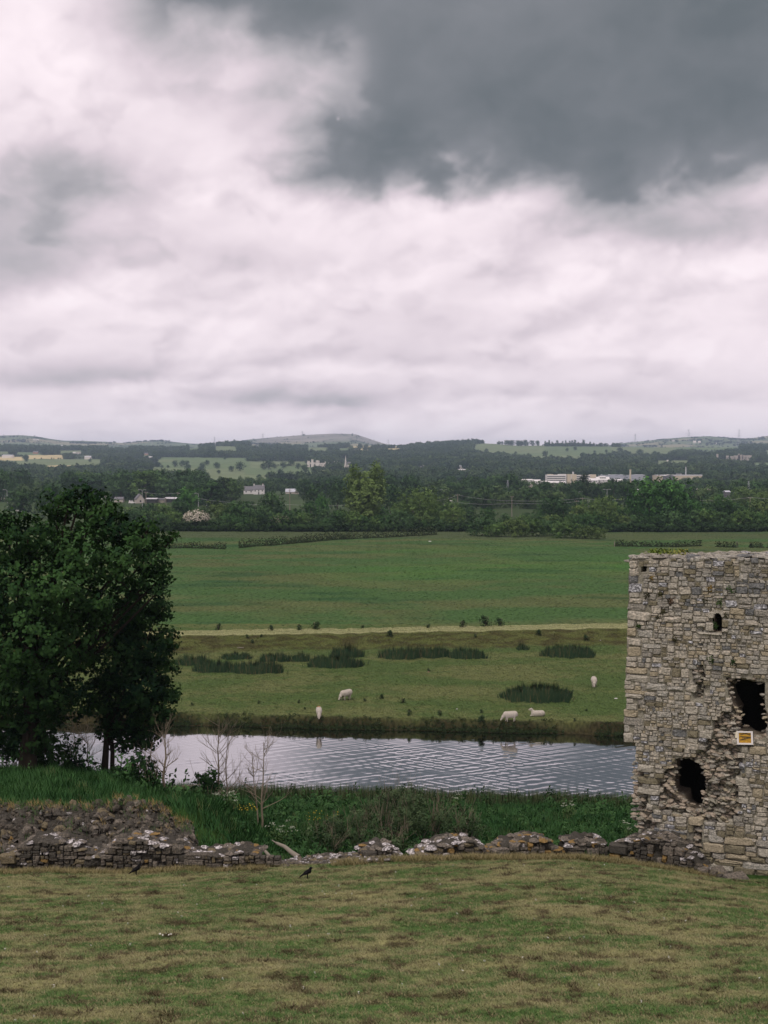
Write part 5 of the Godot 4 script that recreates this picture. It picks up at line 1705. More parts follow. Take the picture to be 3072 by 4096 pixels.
	for k in 20000:
		var d := rng.randf_range(4600.0, 7500.0)
		var X := rng.randf_range(-300, 3400)
		var p := stand(X, d)
		var wx := p.x + 60.0 * nz.get_noise_2d(p.x * 0.004, d * 0.004)
		var edge := cell_edge.get_noise_2d(wx * 0.0042, d * 0.0042 * 0.55) + 1.0
		var moor := X > 990 and X < 1530 and d > 6200.0
		var copse := nf.get_noise_2d(p.x * 0.0016 + 3.0, d * 0.0016) > (0.42 if moor else 0.30)
		if edge > 0.05 and not copse: continue
		if moor and rng.randf() < 0.75: continue
		var sc := rng.randf_range(0.4, 0.9) * (1.0 if copse else 0.6)
		far.append(Transform3D(Basis(Vector3.UP, rng.randf() * TAU).scaled_local(Vector3(sc * 1.3, sc, sc * 1.3)), p))
		farc.append(Color(0.024, 0.038, 0.02))
	tag(scatter("far_hedges", low[0], M.leaf, far, farc), "hedges and copses on the highest hills along the skyline", "hedgerows")
	# park trees that stand alone in the far fields
	var P := "single trees in the far fields"
	var n := 0
	for g in [[648, 1872, 12, "left of the four grouped park trees"], [672, 1872, 11, "second from the left below the dip in the skyline"], [700, 1868, 26, "left of a dark clump in the park"], [730, 1866, 24, "middle of a dark clump in the park"], [748, 1864, 22, "right of a dark clump in the park"], [752, 1884, 26, "in the front of a dark clump in the park"], [810, 1876, 26, "in the second park clump, behind"], [800, 1894, 28, "in the second park clump, in front"], [828, 1862, 22, "topmost of the second park clump"], [868, 1876, 26, "alone in the park, tall and narrow"], [900, 1838, 10, "small one high in the park"], [925, 1886, 22, "left beside the largest round park tree"], [960, 1884, 36, "largest round one in the park"], [875, 1896, 16, "lowest small one in the park"], [990, 1846, 16, "at the upper edge of the parkland left of the castle"], [1054, 1880, 26, "left one of a wide dark group left of the castle"], [1075, 1878, 38, "broadest one of a wide dark group left of the castle"], [1098, 1874, 18, "right one of a wide dark group left of the castle"], [1134, 1874, 26, "round one standing alone left of the castle"], [1165, 1864, 26, "close under the wood left of the castle"], [1192, 1876, 24, "just left below the castle"], [1122, 1904, 28, "dark round one low in the parkland left of the spire"], [1220, 1894, 36, "large dark one in front of the castle's left tower"], [1256, 1896, 28, "in front of the castle's middle"], [1160, 1918, 22, "dark one left below the castle"], [1036, 1916, 18, "small one above the white farmhouse"], [1085, 1922, 14, "low one right of the white farmhouse chimney"], [1190, 1900, 16, "small one between the castle and the barn"],
		[230, 1845, 0, ""], [360, 1848, 12, "alone between the green and the tan field on the left"], [30, 1850, 10, "left one of the small trees under the left tan field"], [62, 1855, 10, "second of the small trees under the left tan field"], [105, 1848, 16, "right under the gap between the tan fields on the left"], [255, 1868, 12, "above the tan triangle field on the left"], [345, 1872, 14, "on the right edge of the tan triangle field"],
		[1945, 1812, 18, "round one at the left of the big right field"], [2062, 1818, 12, "flat one below the bare wood on the skyline"], [2120, 1832, 12, "small one low in the big right field"], [2180, 1830, 26, "tall one in the big right field"], [2205, 1834, 16, "beside the tall one in the big right field"], [2268, 1806, 14, "left one of the pair below the skyline stumps"], [2300, 1801, 14, "right one of the pair below the skyline stumps"], [2378, 1816, 14, "right of the pair in the big right field"], [2425, 1812, 14, "left one of the cluster below the skyline pylon"], [2480, 1812, 22, "tallest of the cluster below the skyline pylon"], [2500, 1816, 16, "right one of the cluster below the skyline pylon"], [2558, 1824, 26, "dark tall one at the right end of the big right field"], [2618, 1822, 18, "round one at the upper edge of the right wood"], [2680, 1852, 14, "dark one in the small clearing above the silver chimney"]]:
		if g[2] == 0: continue
		var p := spot(g[0], g[1], 1300.0)
		var d := -p.z
		tree("round", "dark far field tree, %s" % g[3], g[0], d, photo(p).y - g[2], rng.randf_range(0.95, 1.3), 1, P)
		n += 1
	# thin trees on the skyline wood
	for g in [[2152, 22], [2180, 20], [2196, 24], [2208, 18], [2228, 24], [2250, 20], [2262, 24], [2278, 22], [2288, 24], [2300, 26], [2312, 18], [2334, 26], [2360, 20], [2128, 22], [2100, 24], [2072, 22], [2048, 22], [2025, 20]]:
		var p := stand(g[0], 4150.0)
		var thin: bool = g[0] > 2140
		tree("tall", "%s tree of the ragged skyline row, %s" % ["thin bare topped" if thin else "dark bushy", "near the pylon" if g[0] > 2270 else "in its middle" if g[0] > 2140 else "in its left block"], g[0], 4150.0, photo(p).y - g[1], rng.randf_range(0.3, 0.5) if thin else 1.2, 1, "ragged skyline trees")
	for k in 14:
		var X := rng.randf_range(2008, 2150) if k < 10 else rng.randf_range(2150, 2330)
		var p := stand(X, 4130.0)
		tree("round", "%s dark tree of the skyline row, %s" % [size_word(), beside_what(X, [[2060, "its left block"], [2180, "its ragged middle"], [2331, "the pylon among the trees"]])], X, 4130.0, photo(p).y - (rng.randf_range(14, 22) if k < 10 else rng.randf_range(6, 14)), rng.randf_range(0.7, 1.2), 1, "ragged skyline trees")
	for g in [[2776, 6, 7000.0, "lone flat topped tree on the crest of the right hill"], [2895, 5, 7200.0, "small lone tree right of the crest on the right hill"], [2925, 10, 6900.0, "round tree on the skyline left of the rightmost pylon"], [2660, 7, 6500.0, "left one of the trees on the left shoulder of the right hill"], [2705, 12, 6500.0, "rounded copse tree on the left shoulder of the right hill"], [1014, 5, 7300.0, "lone bush on the skyline left of the broad central hill"], [1215, 8, 7300.0, "round tree on the skyline where the pylon stands on the central hill"]]:
		var p := stand(g[0], g[2])
		tree("round", g[3], g[0], g[2], photo(p).y - g[1], 1.6, 1, "lone skyline trees")


# ---------------------------------------------------------------- buildings of the plain and the slope
func slab(t: Node3D, called: String, lo: Vector3, hi: Vector3, mat: Material) -> MeshInstance3D:
	var s := Soup.new()
	s.box(lo, hi)
	return put(called, s.mesh(), mat, t)

func gable(t: Node3D, called: String, x0: float, x1: float, z0: float, z1: float, eave: float, ridge: float, mat: Material, along_x := true, over := 0.25) -> void:
	var s := Soup.new()
	var th := 0.22
	if along_x:
		var zm := (z0 + z1) / 2
		for e in [[z1 + over, zm], [z0 - over, zm]]:
			s.hexa([Vector3(x0 - over, eave, e[0]), Vector3(x1 + over, eave, e[0]), Vector3(x1 + over, ridge, e[1]), Vector3(x0 - over, ridge, e[1]), Vector3(x0 - over, eave + th, e[0]), Vector3(x1 + over, eave + th, e[0]), Vector3(x1 + over, ridge + th, e[1]), Vector3(x0 - over, ridge + th, e[1])])
	else:
		var xm := (x0 + x1) / 2
		for e in [[x1 + over, xm], [x0 - over, xm]]:
			s.hexa([Vector3(e[0], eave, z0 - over), Vector3(e[0], eave, z1 + over), Vector3(e[1], ridge, z1 + over), Vector3(e[1], ridge, z0 - over), Vector3(e[0], eave + th, z0 - over), Vector3(e[0], eave + th, z1 + over), Vector3(e[1], ridge + th, z1 + over), Vector3(e[1], ridge + th, z0 - over)])
	put(called, s.mesh(), mat, t)

func house_body(t: Node3D, x0: float, x1: float, z0: float, z1: float, eave: float, ridge: float, mat: Material, along_x := true) -> void:
	var s := Soup.new()
	s.box(Vector3(x0, -1.5, z0), Vector3(x1, eave, z1))
	if along_x:
		for x in [x0 + 0.003, x1 - 0.003]:
			s.tri(Vector3(x, eave, z0), Vector3(x, eave, z1), Vector3(x, ridge, (z0 + z1) / 2), Vector3.RIGHT * signf(x - (x0 + x1) / 2), Color.WHITE)
	else:
		for z in [z0 + 0.003, z1 - 0.003]:
			s.tri(Vector3(x0, eave, z), Vector3(x1, eave, z), Vector3((x0 + x1) / 2, ridge, z), Vector3.BACK * signf(z - (z0 + z1) / 2), Color.WHITE)
	put("wall", s.mesh(), mat, t)

# a house or shed placed by its left, right, top and eave in the photograph, at a real distance
func house(called: String, label: String, category: String, X0: float, X1: float, top_y: float, eave_y: float, d: float, wall: Material, roof: Material, opt := {}) -> Node3D:
	var m := d / FOC
	var foot := stand((X0 + X1) / 2, d)
	var w := (X1 - X0) * m
	var h := at(X0, top_y, d).y - foot.y
	var e := at(X0, eave_y, d).y - foot.y
	var t := thing(called, label, category, foot, opt.get("turn", 0.0), opt.get("group", ""))
	var deep: float = opt.get("deep", maxf(w * 0.6, 5.0))
	var along: bool = opt.get("along", true)
	house_body(t, -w / 2, w / 2, -deep, 0, e, h, wall, along)
	gable(t, "roof", -w / 2, w / 2, -deep, 0, e, h, roof, along, opt.get("over", 0.25))
	for k in int(opt.get("windows", 0)):
		var many: float = opt.windows
		var x := -w / 2 + w * (k + 0.5) / many
		var g := slab(t, "window", Vector3(x - 0.5, e - 1.6, -0.05), Vector3(x + 0.5, e - 0.5, 0.03), M.glass)
		slab_in(g, "sill", Vector3(x - 0.6, e - 1.72, -0.05), Vector3(x + 0.6, e - 1.62, 0.08), wall)
	if opt.get("door", false):
		slab(t, "door", Vector3(-0.5, 0, -0.04), Vector3(0.5, 2.0, 0.03), M.dark)
	for x in opt.get("chimneys", []):
		var c := slab(t, "chimney", Vector3(x * w - 0.45, h - 0.6, -deep / 2 - 0.4), Vector3(x * w + 0.45, h + opt.get("stack", 1.1), -deep / 2 + 0.4), opt.get("chimney_mat", wall))
		slab_in(c, "chimney_pot", Vector3(x * w - 0.2, h + opt.get("stack", 1.1), -deep / 2 - 0.2), Vector3(x * w + 0.2, h + opt.get("stack", 1.1) + 0.4, -deep / 2 + 0.2), M.brick)
	return t

func slab_in(parent: Node, called: String, lo: Vector3, hi: Vector3, mat: Material) -> void:
	var s := Soup.new()
	s.box(lo, hi)
	put(called, s.mesh(), mat, parent)

func buildings() -> void:
	M.white = paint(0.60, 0.585, 0.57, 0.7)
	M.cream = paint(0.52, 0.45, 0.34, 0.8)
	M.slate = paint(0.11, 0.11, 0.12, 0.7)
	M.pale_roof = paint(0.44, 0.44, 0.46, 0.6)
	M.tin = paint(0.40, 0.42, 0.46, 0.5)
	M.brown_roof = paint(0.26, 0.235, 0.20, 0.8)
	M.far_stone = paint(0.40, 0.36, 0.32, 0.9)
	M.limestone = paint(0.62, 0.58, 0.53, 0.9)
	M.brick = paint(0.34, 0.2, 0.15, 0.9)
	M.glass = paint(0.03, 0.035, 0.04, 0.2)
	M.dark = paint(0.03, 0.03, 0.03, 0.8)
	M.lilac = paint(0.36, 0.37, 0.42, 0.6)
	M.steel = paint(0.42, 0.43, 0.44, 0.5)
	# near farm and village
	house("farmhouse", "white farmhouse with dark slate roofs, its lower left wing", "house", 974, 1014, 1946, 1962, 1050, M.white, M.slate, {"windows": 2, "along": true})
	house("farmhouse", "white farmhouse with dark slate roofs, its taller right range with chimneys", "house", 1013, 1056, 1941, 1958, 1040, M.white, M.slate, {"windows": 3, "chimneys": [-0.46, 0.36], "door": true})
	house("barn", "grey tin roofed barn right of the white farmhouse", "barn", 1142, 1182, 1956, 1968, 1050, M.far_stone, M.tin, {"windows": 1})
	house("barn", "brown lean barn end beside the grey tin roofed barn", "barn", 1178, 1194, 1960, 1972, 1035, M.brown_roof, M.brown_roof, {"along": false})
	house("stone_barn", "stone gabled barn with a slate roof among the village trees on the left", "barn", 545, 577, 1977, 1998, 780, M.far_stone, M.slate, {"along": false, "deep": 9.0, "turn": 0.35, "windows": 1})
	house("cottage", "small stone cottage left of the stone gabled barn", "house", 456, 490, 1989, 1998, 800, M.far_stone, M.slate, {"windows": 1})
	house("white_house", "white house with pinkish brick chimneys peeping over the big oak", "house", 398, 438, 1978, 1990, 840, M.white, M.slate, {"along": false, "chimneys": [-0.3, 0.2], "stack": 1.4, "chimney_mat": M.brick, "windows": 1})
	house("shed", "open shed with a white mono roof right of the stone gabled barn", "shed", 584, 625, 1993, 1997, 790, M.dark, M.pale_roof, {"over": 0.5})
	house("shed", "long low shed with a pale tin roof before the bright green round tree", "shed", 658, 712, 1990, 1996, 800, M.dark, M.pale_roof, {"over": 0.6, "turn": -0.2})
	house("shed", "brown boarded shed between the two pale roofed sheds", "shed", 628, 656, 1994, 1999, 795, M.brown_roof, M.slate)
	house("house", "dark roofed house at the left edge behind the street lamp", "house", -30, 22, 1972, 1988, 860, M.far_stone, M.slate, {"windows": 2})
	# vehicles
	for g in [[527, 740, "white van parked before the stone gabled barn", 1, 0.2], [198, 620, "white car parked behind the oak, between the two dark rounded trees", 0, 0.5], [510, 620, "pale car parked below the stone gabled barn, near the oak's edge", 0, -0.2], [78, 600, "white car parked at the far left behind the oak", 0, 0.1]]:
		var t := thing("parked_van" if g[3] else "parked_car", g[2], "van" if g[3] else "car", stand(g[0], g[1]) + Vector3.UP * 0.7, g[4], "" if g[3] else "cars parked in the village")
		var hh := 2.1 if g[3] else 1.42
		var s := Soup.new()
		s.hexa([Vector3(-2.1, 0.35, -0.85), Vector3(2.1, 0.35, -0.85), Vector3(2.1, 0.35, 0.85), Vector3(-2.1, 0.35, 0.85), Vector3(-2.05, 0.9, -0.85), Vector3(2.0, 0.85, -0.85), Vector3(2.0, 0.85, 0.85), Vector3(-2.05, 0.9, 0.85)])
		s.hexa([Vector3(-2.0, 0.9, -0.8), Vector3(1.0, 0.88, -0.8), Vector3(1.0, 0.88, 0.8), Vector3(-2.0, 0.9, 0.8), Vector3(-1.8 if g[3] else -1.4, hh, -0.7), Vector3(0.4, hh, -0.7), Vector3(0.4, hh, 0.7), Vector3(-1.8 if g[3] else -1.4, hh, 0.7)])
		put("body", s.mesh(), M.white, t)
		for z in [-0.79, 0.79]:
			slab(t, "side_window", Vector3(-1.2, hh - 0.42, z - 0.03), Vector3(0.35, hh - 0.12, z + 0.03), M.glass)
		for x in [-1.3, 1.3]:
			for z in [-0.78, 0.78]:
				var c := CylinderMesh.new()
				c.top_radius = 0.33; c.bottom_radius = 0.33; c.height = 0.2; c.radial_segments = 14; c.rings = 1
				put("wheel", c, M.dark, t, Transform3D(Basis(Vector3.RIGHT, PI / 2), Vector3(x, 0.33, z)))
	# the hospital
	var d := 1450.0
	var m := d / FOC
	var foot := stand(2286, d)
	var hgt := func(Y: float) -> float: return at(2286, Y, d).y - foot.y
	var xx := func(X: float) -> float: return (X - 2286.0) * m
	var t := thing("hospital", "long white hospital block with cream towers and dark window bands", "hospital", foot)
	slab(t, "white_wing", Vector3(xx.call(2188), -2, -16), Vector3(xx.call(2266), hgt.call(1899), 0), M.white)
	for k in 3:
		slab(t, "window_band", Vector3(xx.call(2189), hgt.call(1908 + k * 8), -0.2), Vector3(xx.call(2262), hgt.call(1905 + k * 8), 0.06), M.glass)
	slab(t, "roof_plant", Vector3(xx.call(2236), hgt.call(1899), -12), Vector3(xx.call(2266), hgt.call(1896.5), -3), M.white)
	slab(t, "roof_plant", Vector3(xx.call(2193), hgt.call(1899), -12), Vector3(xx.call(2214), hgt.call(1897), -3), M.cream)
	slab(t, "cream_tower", Vector3(xx.call(2269), -2, -18), Vector3(xx.call(2283), hgt.call(1897), 1.2), M.cream)
	slab(t, "cream_tower", Vector3(xx.call(2287), -2, -18), Vector3(xx.call(2306), hgt.call(1897), 0.6), M.cream)
	slab(t, "stair_panel", Vector3(xx.call(2283.2), -2, -10), Vector3(xx.call(2286.8), hgt.call(1898), 0.2), M.white)
	slab(t, "white_wing", Vector3(xx.call(2306.2), -2, -14), Vector3(xx.call(2361), hgt.call(1900), 0), M.white)
	for k in 3:
		slab(t, "window_band", Vector3(xx.call(2307), hgt.call(1909 + k * 8), -0.2), Vector3(xx.call(2360), hgt.call(1905 + k * 8), 0.06), M.glass)
	slab(t, "cream_tower", Vector3(xx.call(2361.2), -2, -16), Vector3(xx.call(2384), hgt.call(1898), 0.8), M.cream)
	slab(t, "roof_tank", Vector3(xx.call(2293), hgt.call(1897), -8), Vector3(xx.call(2299), hgt.call(1887), -6), M.steel)
	# its low roofs
	var W := "low white roofs round the hospital"
	for g in [[2086, 2132, 1917, 1921, 1440, "pale vaulted roof at the left end of the hospital grounds"], [2132, 2165, 1919, 1925, 1420, "white roof just left of the hospital block"], [2150, 2200, 1924, 1930, 1400, "white roofed low wing in front of the hospital's left corner"], [2195, 2262, 1925, 1931, 1395, "long white roof below the hospital's window bands"], [2360, 2392, 1914, 1922, 1420, "white pitched roof below the right cream tower"], [2388, 2440, 1908, 1920, 1430, "white stepped roof right of the hospital"], [2400, 2424, 1905, 1908, 1432, "small white roof lantern right of the hospital"], [2462, 2492, 1917, 1921, 1425, "low white roof left of the cream chimney"]]:
		house("low_building", g[5], "building", g[0], g[1], g[2], g[3], g[4], M.white, M.white, {"group": W, "deep": 14.0, "windows": 3})
	# chimneys
	for g in [[2521.5, 1430, 1881, 1.05, M.cream, "thick cream chimney right of the hospital"], [2743.5, 1600, 1867, 0.75, M.steel, "slim silver chimney above the factory roof"]]:
		var f := stand(g[0], g[1])
		var h := at(g[0], g[2], g[1]).y - f.y
		var c := thing("chimney", g[5], "chimney", f)
		var s := Soup.new()
		s.tube([Vector3(0, -1, 0), Vector3(0, h * 0.5, 0), Vector3(0, h, 0)], [g[3] * 1.05, g[3], g[3] * 0.97], 14)
		put("stack", s.mesh(), g[4], c)
		s = Soup.new()
		s.tube([Vector3(0, h + 0.003, 0), Vector3(0, h + 0.8, 0)], [g[3] * 1.08, g[3] * 1.08], 14)
		put("cap", s.mesh(), M.dark if g[4] == M.steel else M.cream, c)
	# warehouse and factory
	t = house("warehouse", "long grey lilac warehouse behind the hospital's right end", "warehouse", 2394, 2582, 1899, 1901, 1640, M.lilac, M.tin, {"deep": 40.0})
	var ring := TorusMesh.new()
	ring.inner_radius = 1.1; ring.outer_radius = 1.7; ring.rings = 20; ring.ring_segments = 6
	put("wall_emblem", ring, M.dark, t, Transform3D(Basis(Vector3.RIGHT, PI / 2).scaled(Vector3(1, 0.8, 0.2)), Vector3((2468 - 2488) * 1640 / FOC, 8.6, 0.1)))
	slab(t, "wall_lettering", Vector3((2473 - 2488) * 1640 / FOC, 8.2, 0), Vector3((2481 - 2488) * 1640 / FOC, 9.2, 0.08), M.dark)
	t = house("factory", "long cream factory with a dark gable below the silver chimney", "factory", 2629, 2818, 1900, 1902, 1590, M.cream, M.pale_roof, {"deep": 30.0})
	house("factory_gable", "dark gabled hall with a white edged roof in front of the factory", "factory", 2661, 2699, 1899, 1903, 1570, M.slate, M.white, {"along": false, "deep": 14.0})
	for k in 5:
		var c := Soup.new()
		c.tube([Vector3(0, 0, 0), Vector3(0, 2.6, 0)], [0.3, 0.3], 8)
		put("roof_vent", c.mesh(), M.steel, t, Transform3D(Basis(), Vector3((2712 + k * 5 - 2723) * 1590 / FOC, at(2723, 1901, 1590).y - t.position.y, -8)))
	house("long_barn", "long brown barn roof before the pale willows on the right", "barn", 2772, 2902, 1955, 1964, 1060, M.far_stone, M.brown_roof, {"deep": 16.0})
	house("shed", "small grey shed right of the long brown barn roof", "shed", 2904, 2922, 1964, 1969, 680, M.slate, M.tin)
	house("shed", "small white shed at the left foot of the big bright dome", "shed", 2550, 2572, 1958, 1961, 690, M.white, M.pale_roof)
	house("barn", "brown gabled barn roof among the trees left of the hospital", "barn", 2114, 2142, 1937, 1954, 980, M.far_stone, M.brown_roof, {"along": false, "deep": 14.0})
	house("barn", "broad grey brown roof below the hospital's white wing", "barn", 2192, 2252, 1938, 1949, 990, M.dark, M.brown_roof, {"deep": 22.0})
	house("barn", "low brown roof below the white stepped roof", "barn", 2372, 2420, 1941, 1949, 1000, M.far_stone, M.brown_roof, {"deep": 18.0})
	# sheds and houses on the wooded slope
	var G := "buildings on the wooded slope"
	for g in [[1660, 1752, 1860, 1863, 1866, M.white, "long white shed roof in the trees right of the tall poplar"], [1777, 1816, 1876, 1878, 1882, M.brown_roof, "reddish left half of the lower long shed roof"], [1816, 1906, 1877, 1879, 1882, M.white, "white right half of the lower long shed roof"], [1838, 1876, 1861, 1866, 1873, M.tin, "grey barn above the lower long shed roof"], [1690, 1716, 1849, 1852, 1856, M.white, "white house above the upper long shed roof"], [1761, 1772, 1863, 1865, 1869, M.white, "small pale roof right of the upper long shed roof"], [1875, 1902, 1888, 1890, 1893, M.tin, "pale low roofs under the lower long shed"], [1634, 1640, 1829, 1832, 1836, M.white, "tiny white house high in the wood right of the poplar"],
		[2125, 2172, 1875, 1880, 1885, M.brown_roof, "brown roofed range in the wood behind the hospital"], [2174, 2196, 1877, 1881, 1885, M.brown_roof, "brown gable right of the brown roofed range"], [2245, 2276, 1871, 1876, 1880, M.tin, "grey barn above the hospital's cream towers"], [2131, 2152, 1892, 1895, 1898, M.tin, "small pale roof left above the hospital"], [2143, 2162, 1907, 1909, 1913, M.white, "white low roof left of the hospital block"], [1982, 2004, 1888, 1890, 1893, M.pale_roof, "pale flat roof in the wood, left of the lattice tower"], [2030, 2060, 1888, 1891, 1894, M.pale_roof, "pale flat roof in the wood above the lattice tower"], [1957, 1998, 1881, 1882, 1885, M.white, "thin white roofs in the wood, highest left of the hospital"], [2668, 2674, 1840, 1842, 1845, M.white, "tiny white house in the clearing above the silver chimney"], [2906, 2922, 1922, 1924, 1928, M.white, "white low building right of the factory"],
		[8, 50, 1819, 1822, 1829, M.tin, "long grey barn at the left edge of the far fields"], [132, 152, 1804, 1808, 1813, M.slate, "brown walled house above the left tan field"], [134, 142, 1755, 1757, 1759, M.white, "white farm high on the left hill"], [146, 156, 1757, 1759, 1761, M.white, "second white farm building high on the left hill"], [240, 252, 1780, 1783, 1787, M.white, "white house at the foot of the left hill"], [292, 303, 1808, 1811, 1815, M.white, "pale house among trees right of the left tan field"], [306, 322, 1807, 1811, 1815, M.brown_roof, "brown roofed house among trees right of the left tan field"], [338, 366, 1824, 1828, 1834, M.pale_roof, "pale farm roofs below the dark copse on the left"], [574, 592, 1811, 1814, 1818, M.slate, "slate roofed farm at the upper edge of the park"], [594, 612, 1826, 1829, 1833, M.white, "white farmhouse at the left end of the park"], [670, 722, 1797, 1799, 1802, M.pale_roof, "long pale roof on the ridge left of the skyline pylon"], [645, 656, 1787, 1790, 1796, M.limestone, "pale house on the ridge below the left far hill"], [928, 934, 1922, 1925, 1927, M.white, "white dot of a shed right of the tall dark fir"],
		[2772, 2784, 1763, 1767, 1770, M.limestone, "pale farm on the flank of the right hill, left one"], [2792, 2802, 1764, 1767, 1771, M.limestone, "pale farm on the flank of the right hill, right one"], [2690, 2702, 1760, 1761, 1763, M.pale_roof, "thin pale roof on the left shoulder of the right hill"], [2858, 2866, 1771, 1773, 1775, M.white, "tiny white roof in the dark wood of the right hill"]]:
		var p := spot((g[0] + g[1]) / 2.0, g[4] + 3.0, 1300.0)
		house("hill_building", g[6], "house" if g[6].contains("house") else "building", g[0], g[1], g[2], g[3], -p.z, M.limestone if g[5] != M.slate else M.brick, g[5], {"group": G})
	# the castle mansion
	d = -spot(1270, 1868, 1300.0).z
	m = d / FOC
	foot = stand(1270, d)
	var base_y := foot.y
	t = thing("mansion_castle", "pale castellated mansion with towers on the wooded slope left of the spire", "castle", foot)
	for g in [[1228, 1262, 1851, 0.0, "main_front"], [1230, 1238, 1845, 1.5, "tower"], [1245, 1253, 1839, 1.0, "tower"], [1263.5, 1277, 1843, 0.5, "tower"], [1277, 1300, 1853, -1.0, "side_range"], [1299, 1303, 1848, 0.2, "turret"], [1338, 1358, 1853, -3.0, "side_range"], [1336, 1339, 1847, -2.5, "turret"], [1349, 1352, 1847, -2.6, "turret"]]:
		var lo := Vector3((g[0] - 1270) * m, -3, -9 + g[3])
		var hi := Vector3((g[1] - 1270) * m, at(1270, g[2], d).y - base_y, g[3])
		var b := slab(t, g[4], lo, hi, M.limestone)
		var mer := Soup.new()
		var many := maxi(3, int((hi.x - lo.x) / 1.5) | 1)
		for k in range(0, many, 2):
			mer.box(Vector3(lerpf(lo.x, hi.x, k / float(many)), hi.y, hi.z - 0.8), Vector3(lerpf(lo.x, hi.x, (k + 1) / float(many)), hi.y + 1.0, hi.z))
		put("battlement", mer.mesh(), M.limestone, b)
		if hi.x - lo.x > 5.0:
			for k in 4:
				slab_in(b, "window", Vector3(lerpf(lo.x, hi.x, (k + 0.35) / 4.0), hi.y - 4.0, hi.z - 0.1), Vector3(lerpf(lo.x, hi.x, (k + 0.6) / 4.0), hi.y - 1.8, hi.z + 0.05), M.dark)
	slab(t, "arched_recess", Vector3((1239.5 - 1270) * m, -1, -0.2), Vector3((1244 - 1270) * m, at(1270, 1856, d).y - base_y, 0.08), M.dark)
	house_body(t, (1305 - 1270) * m, (1323 - 1270) * m, -8, 0, at(1270, 1858, d).y - base_y, at(1270, 1850, d).y - base_y, M.limestone, false)
	gable(t, "roof", (1305 - 1270) * m, (1323 - 1270) * m, -8, 0, at(1270, 1858, d).y - base_y, at(1270, 1850, d).y - base_y, M.slate, false)
	# the church with its spire
	d = 2300.0
	m = d / FOC
	foot = stand(1382.5, d)
	t = thing("church", "pale stone church spire rising behind the tall feathery poplar", "church", foot)
	var apex := at(1382.5, 1821, d).y - foot.y
	var sb := at(1382.5, 1876, d).y - foot.y
	slab(t, "tower", Vector3(-3.1, -2, -3.1), Vector3(3.1, sb, 3.1), M.limestone)
	var sp := Soup.new()
	sp.tube([Vector3(0, sb + 0.003, 0), Vector3(0, (sb + apex) / 2, 0), Vector3(0, apex, 0)], [2.9, 1.5, 0.12], 8)
	put("spire", sp.mesh(), M.limestone, t)
	for x in [-2.6, 2.6]:
		for z in [-2.6, 2.6]:
			var pin := Soup.new()
			pin.tube([Vector3(x, sb + 0.003, z), Vector3(x, sb + 3.0, z), Vector3(x, sb + 7.0, z)], [0.7, 0.6, 0.05], 4)
			put("pinnacle", pin.mesh(), M.limestone, t)
	slab(t, "belfry_opening", Vector3(-0.8, sb - 6, 3.0), Vector3(0.8, sb - 2, 3.16), M.dark)
	slab(t, "nave", Vector3(3.2, -2, -4), Vector3(24, 9, 4), M.limestone)
	gable(t, "nave_roof", 3.2, 24, -4, 4, 9, 14, M.slate)
	# the ruined pale mansion in the trees on the right
	var p := spot(2962, 1848, 1300.0)
	d = -p.z
	m = d / FOC
	foot = stand(2962, d)
	t = thing("ruined_mansion", "pale ruined mansion walls among dark trees on the right slope", "ruin", foot)
	for g in [[2866, 2873, 1823, 1834], [2905, 2914, 1829, 1838], [2921, 2938, 1832, 1850], [2936, 2960, 1829, 1842], [2952, 2972, 1826, 1838], [2968, 2984, 1828, 1840], [2982, 3006, 1828, 1840], [2953, 2958, 1822, 1840]]:
		var b := slab(t, "wall", Vector3((g[0] - 2962) * m, -4, -3), Vector3((g[1] - 2962) * m, at(2962, g[2], d).y - foot.y + 4.0, 0), M.far_stone)
		for k in 3:
			var x := lerpf((g[0] - 2962) * m, (g[1] - 2962) * m, (k + 0.5) / 3.0)
			slab_in(b, "window", Vector3(x - 0.5, 8, -0.2), Vector3(x + 0.5, 10.5, 0.06), M.dark)


func pole(label: String, X: float, top_y: float, d: float, kind: int, group := "") -> void:
	var foot := stand(X, d)
	var h := at(X, top_y, d).y - foot.y
	var o := thing(["street_lamp", "street_lamp", "utility_pole"][kind], label, ["street lamp", "street lamp", "pole"][kind], foot, 0.0, group)
	var s := Soup.new()
	s.tube([Vector3(0, -0.5, 0), Vector3(0, h * 0.4, 0), Vector3(0, h, 0)], [0.15, 0.12, 0.09] if kind < 2 else [0.2, 0.18, 0.15], 8)
	put("post", s.mesh(), M.steel if kind < 2 else M.drift, o)
	var sides: Array = [[-1, 1], [-1], []][kind]
	for e in sides:
		s = Soup.new()
		s.tube([Vector3(0, h - 0.1, 0), Vector3(e * 0.8, h + 0.25, 0), Vector3(e * 1.7, h + 0.3, 0)], [0.08, 0.07, 0.06], 6)
		put("arm", s.mesh(), M.steel, o)
		s = Soup.new()
		s.hexa([Vector3(e * 1.6, h + 0.18, -0.16), Vector3(e * 2.3, h + 0.22, -0.12), Vector3(e * 2.3, h + 0.22, 0.12), Vector3(e * 1.6, h + 0.18, 0.16), Vector3(e * 1.6, h + 0.42, -0.13), Vector3(e * 2.3, h + 0.36, -0.1), Vector3(e * 2.3, h + 0.36, 0.1), Vector3(e * 1.6, h + 0.42, 0.13)])
		put("lamp_head", s.mesh(), M.steel, o)
	if kind == 2:
		slab(o, "crossarm", Vector3(-0.9, h - 0.5, -0.06), Vector3(0.9, h - 0.36, 0.06), M.drift)
		for x in [-0.75, 0.0, 0.75]:
			slab(o, "insulator", Vector3(x - 0.05, h - 0.355, -0.05), Vector3(x + 0.05, h - 0.16, 0.05), M.white)

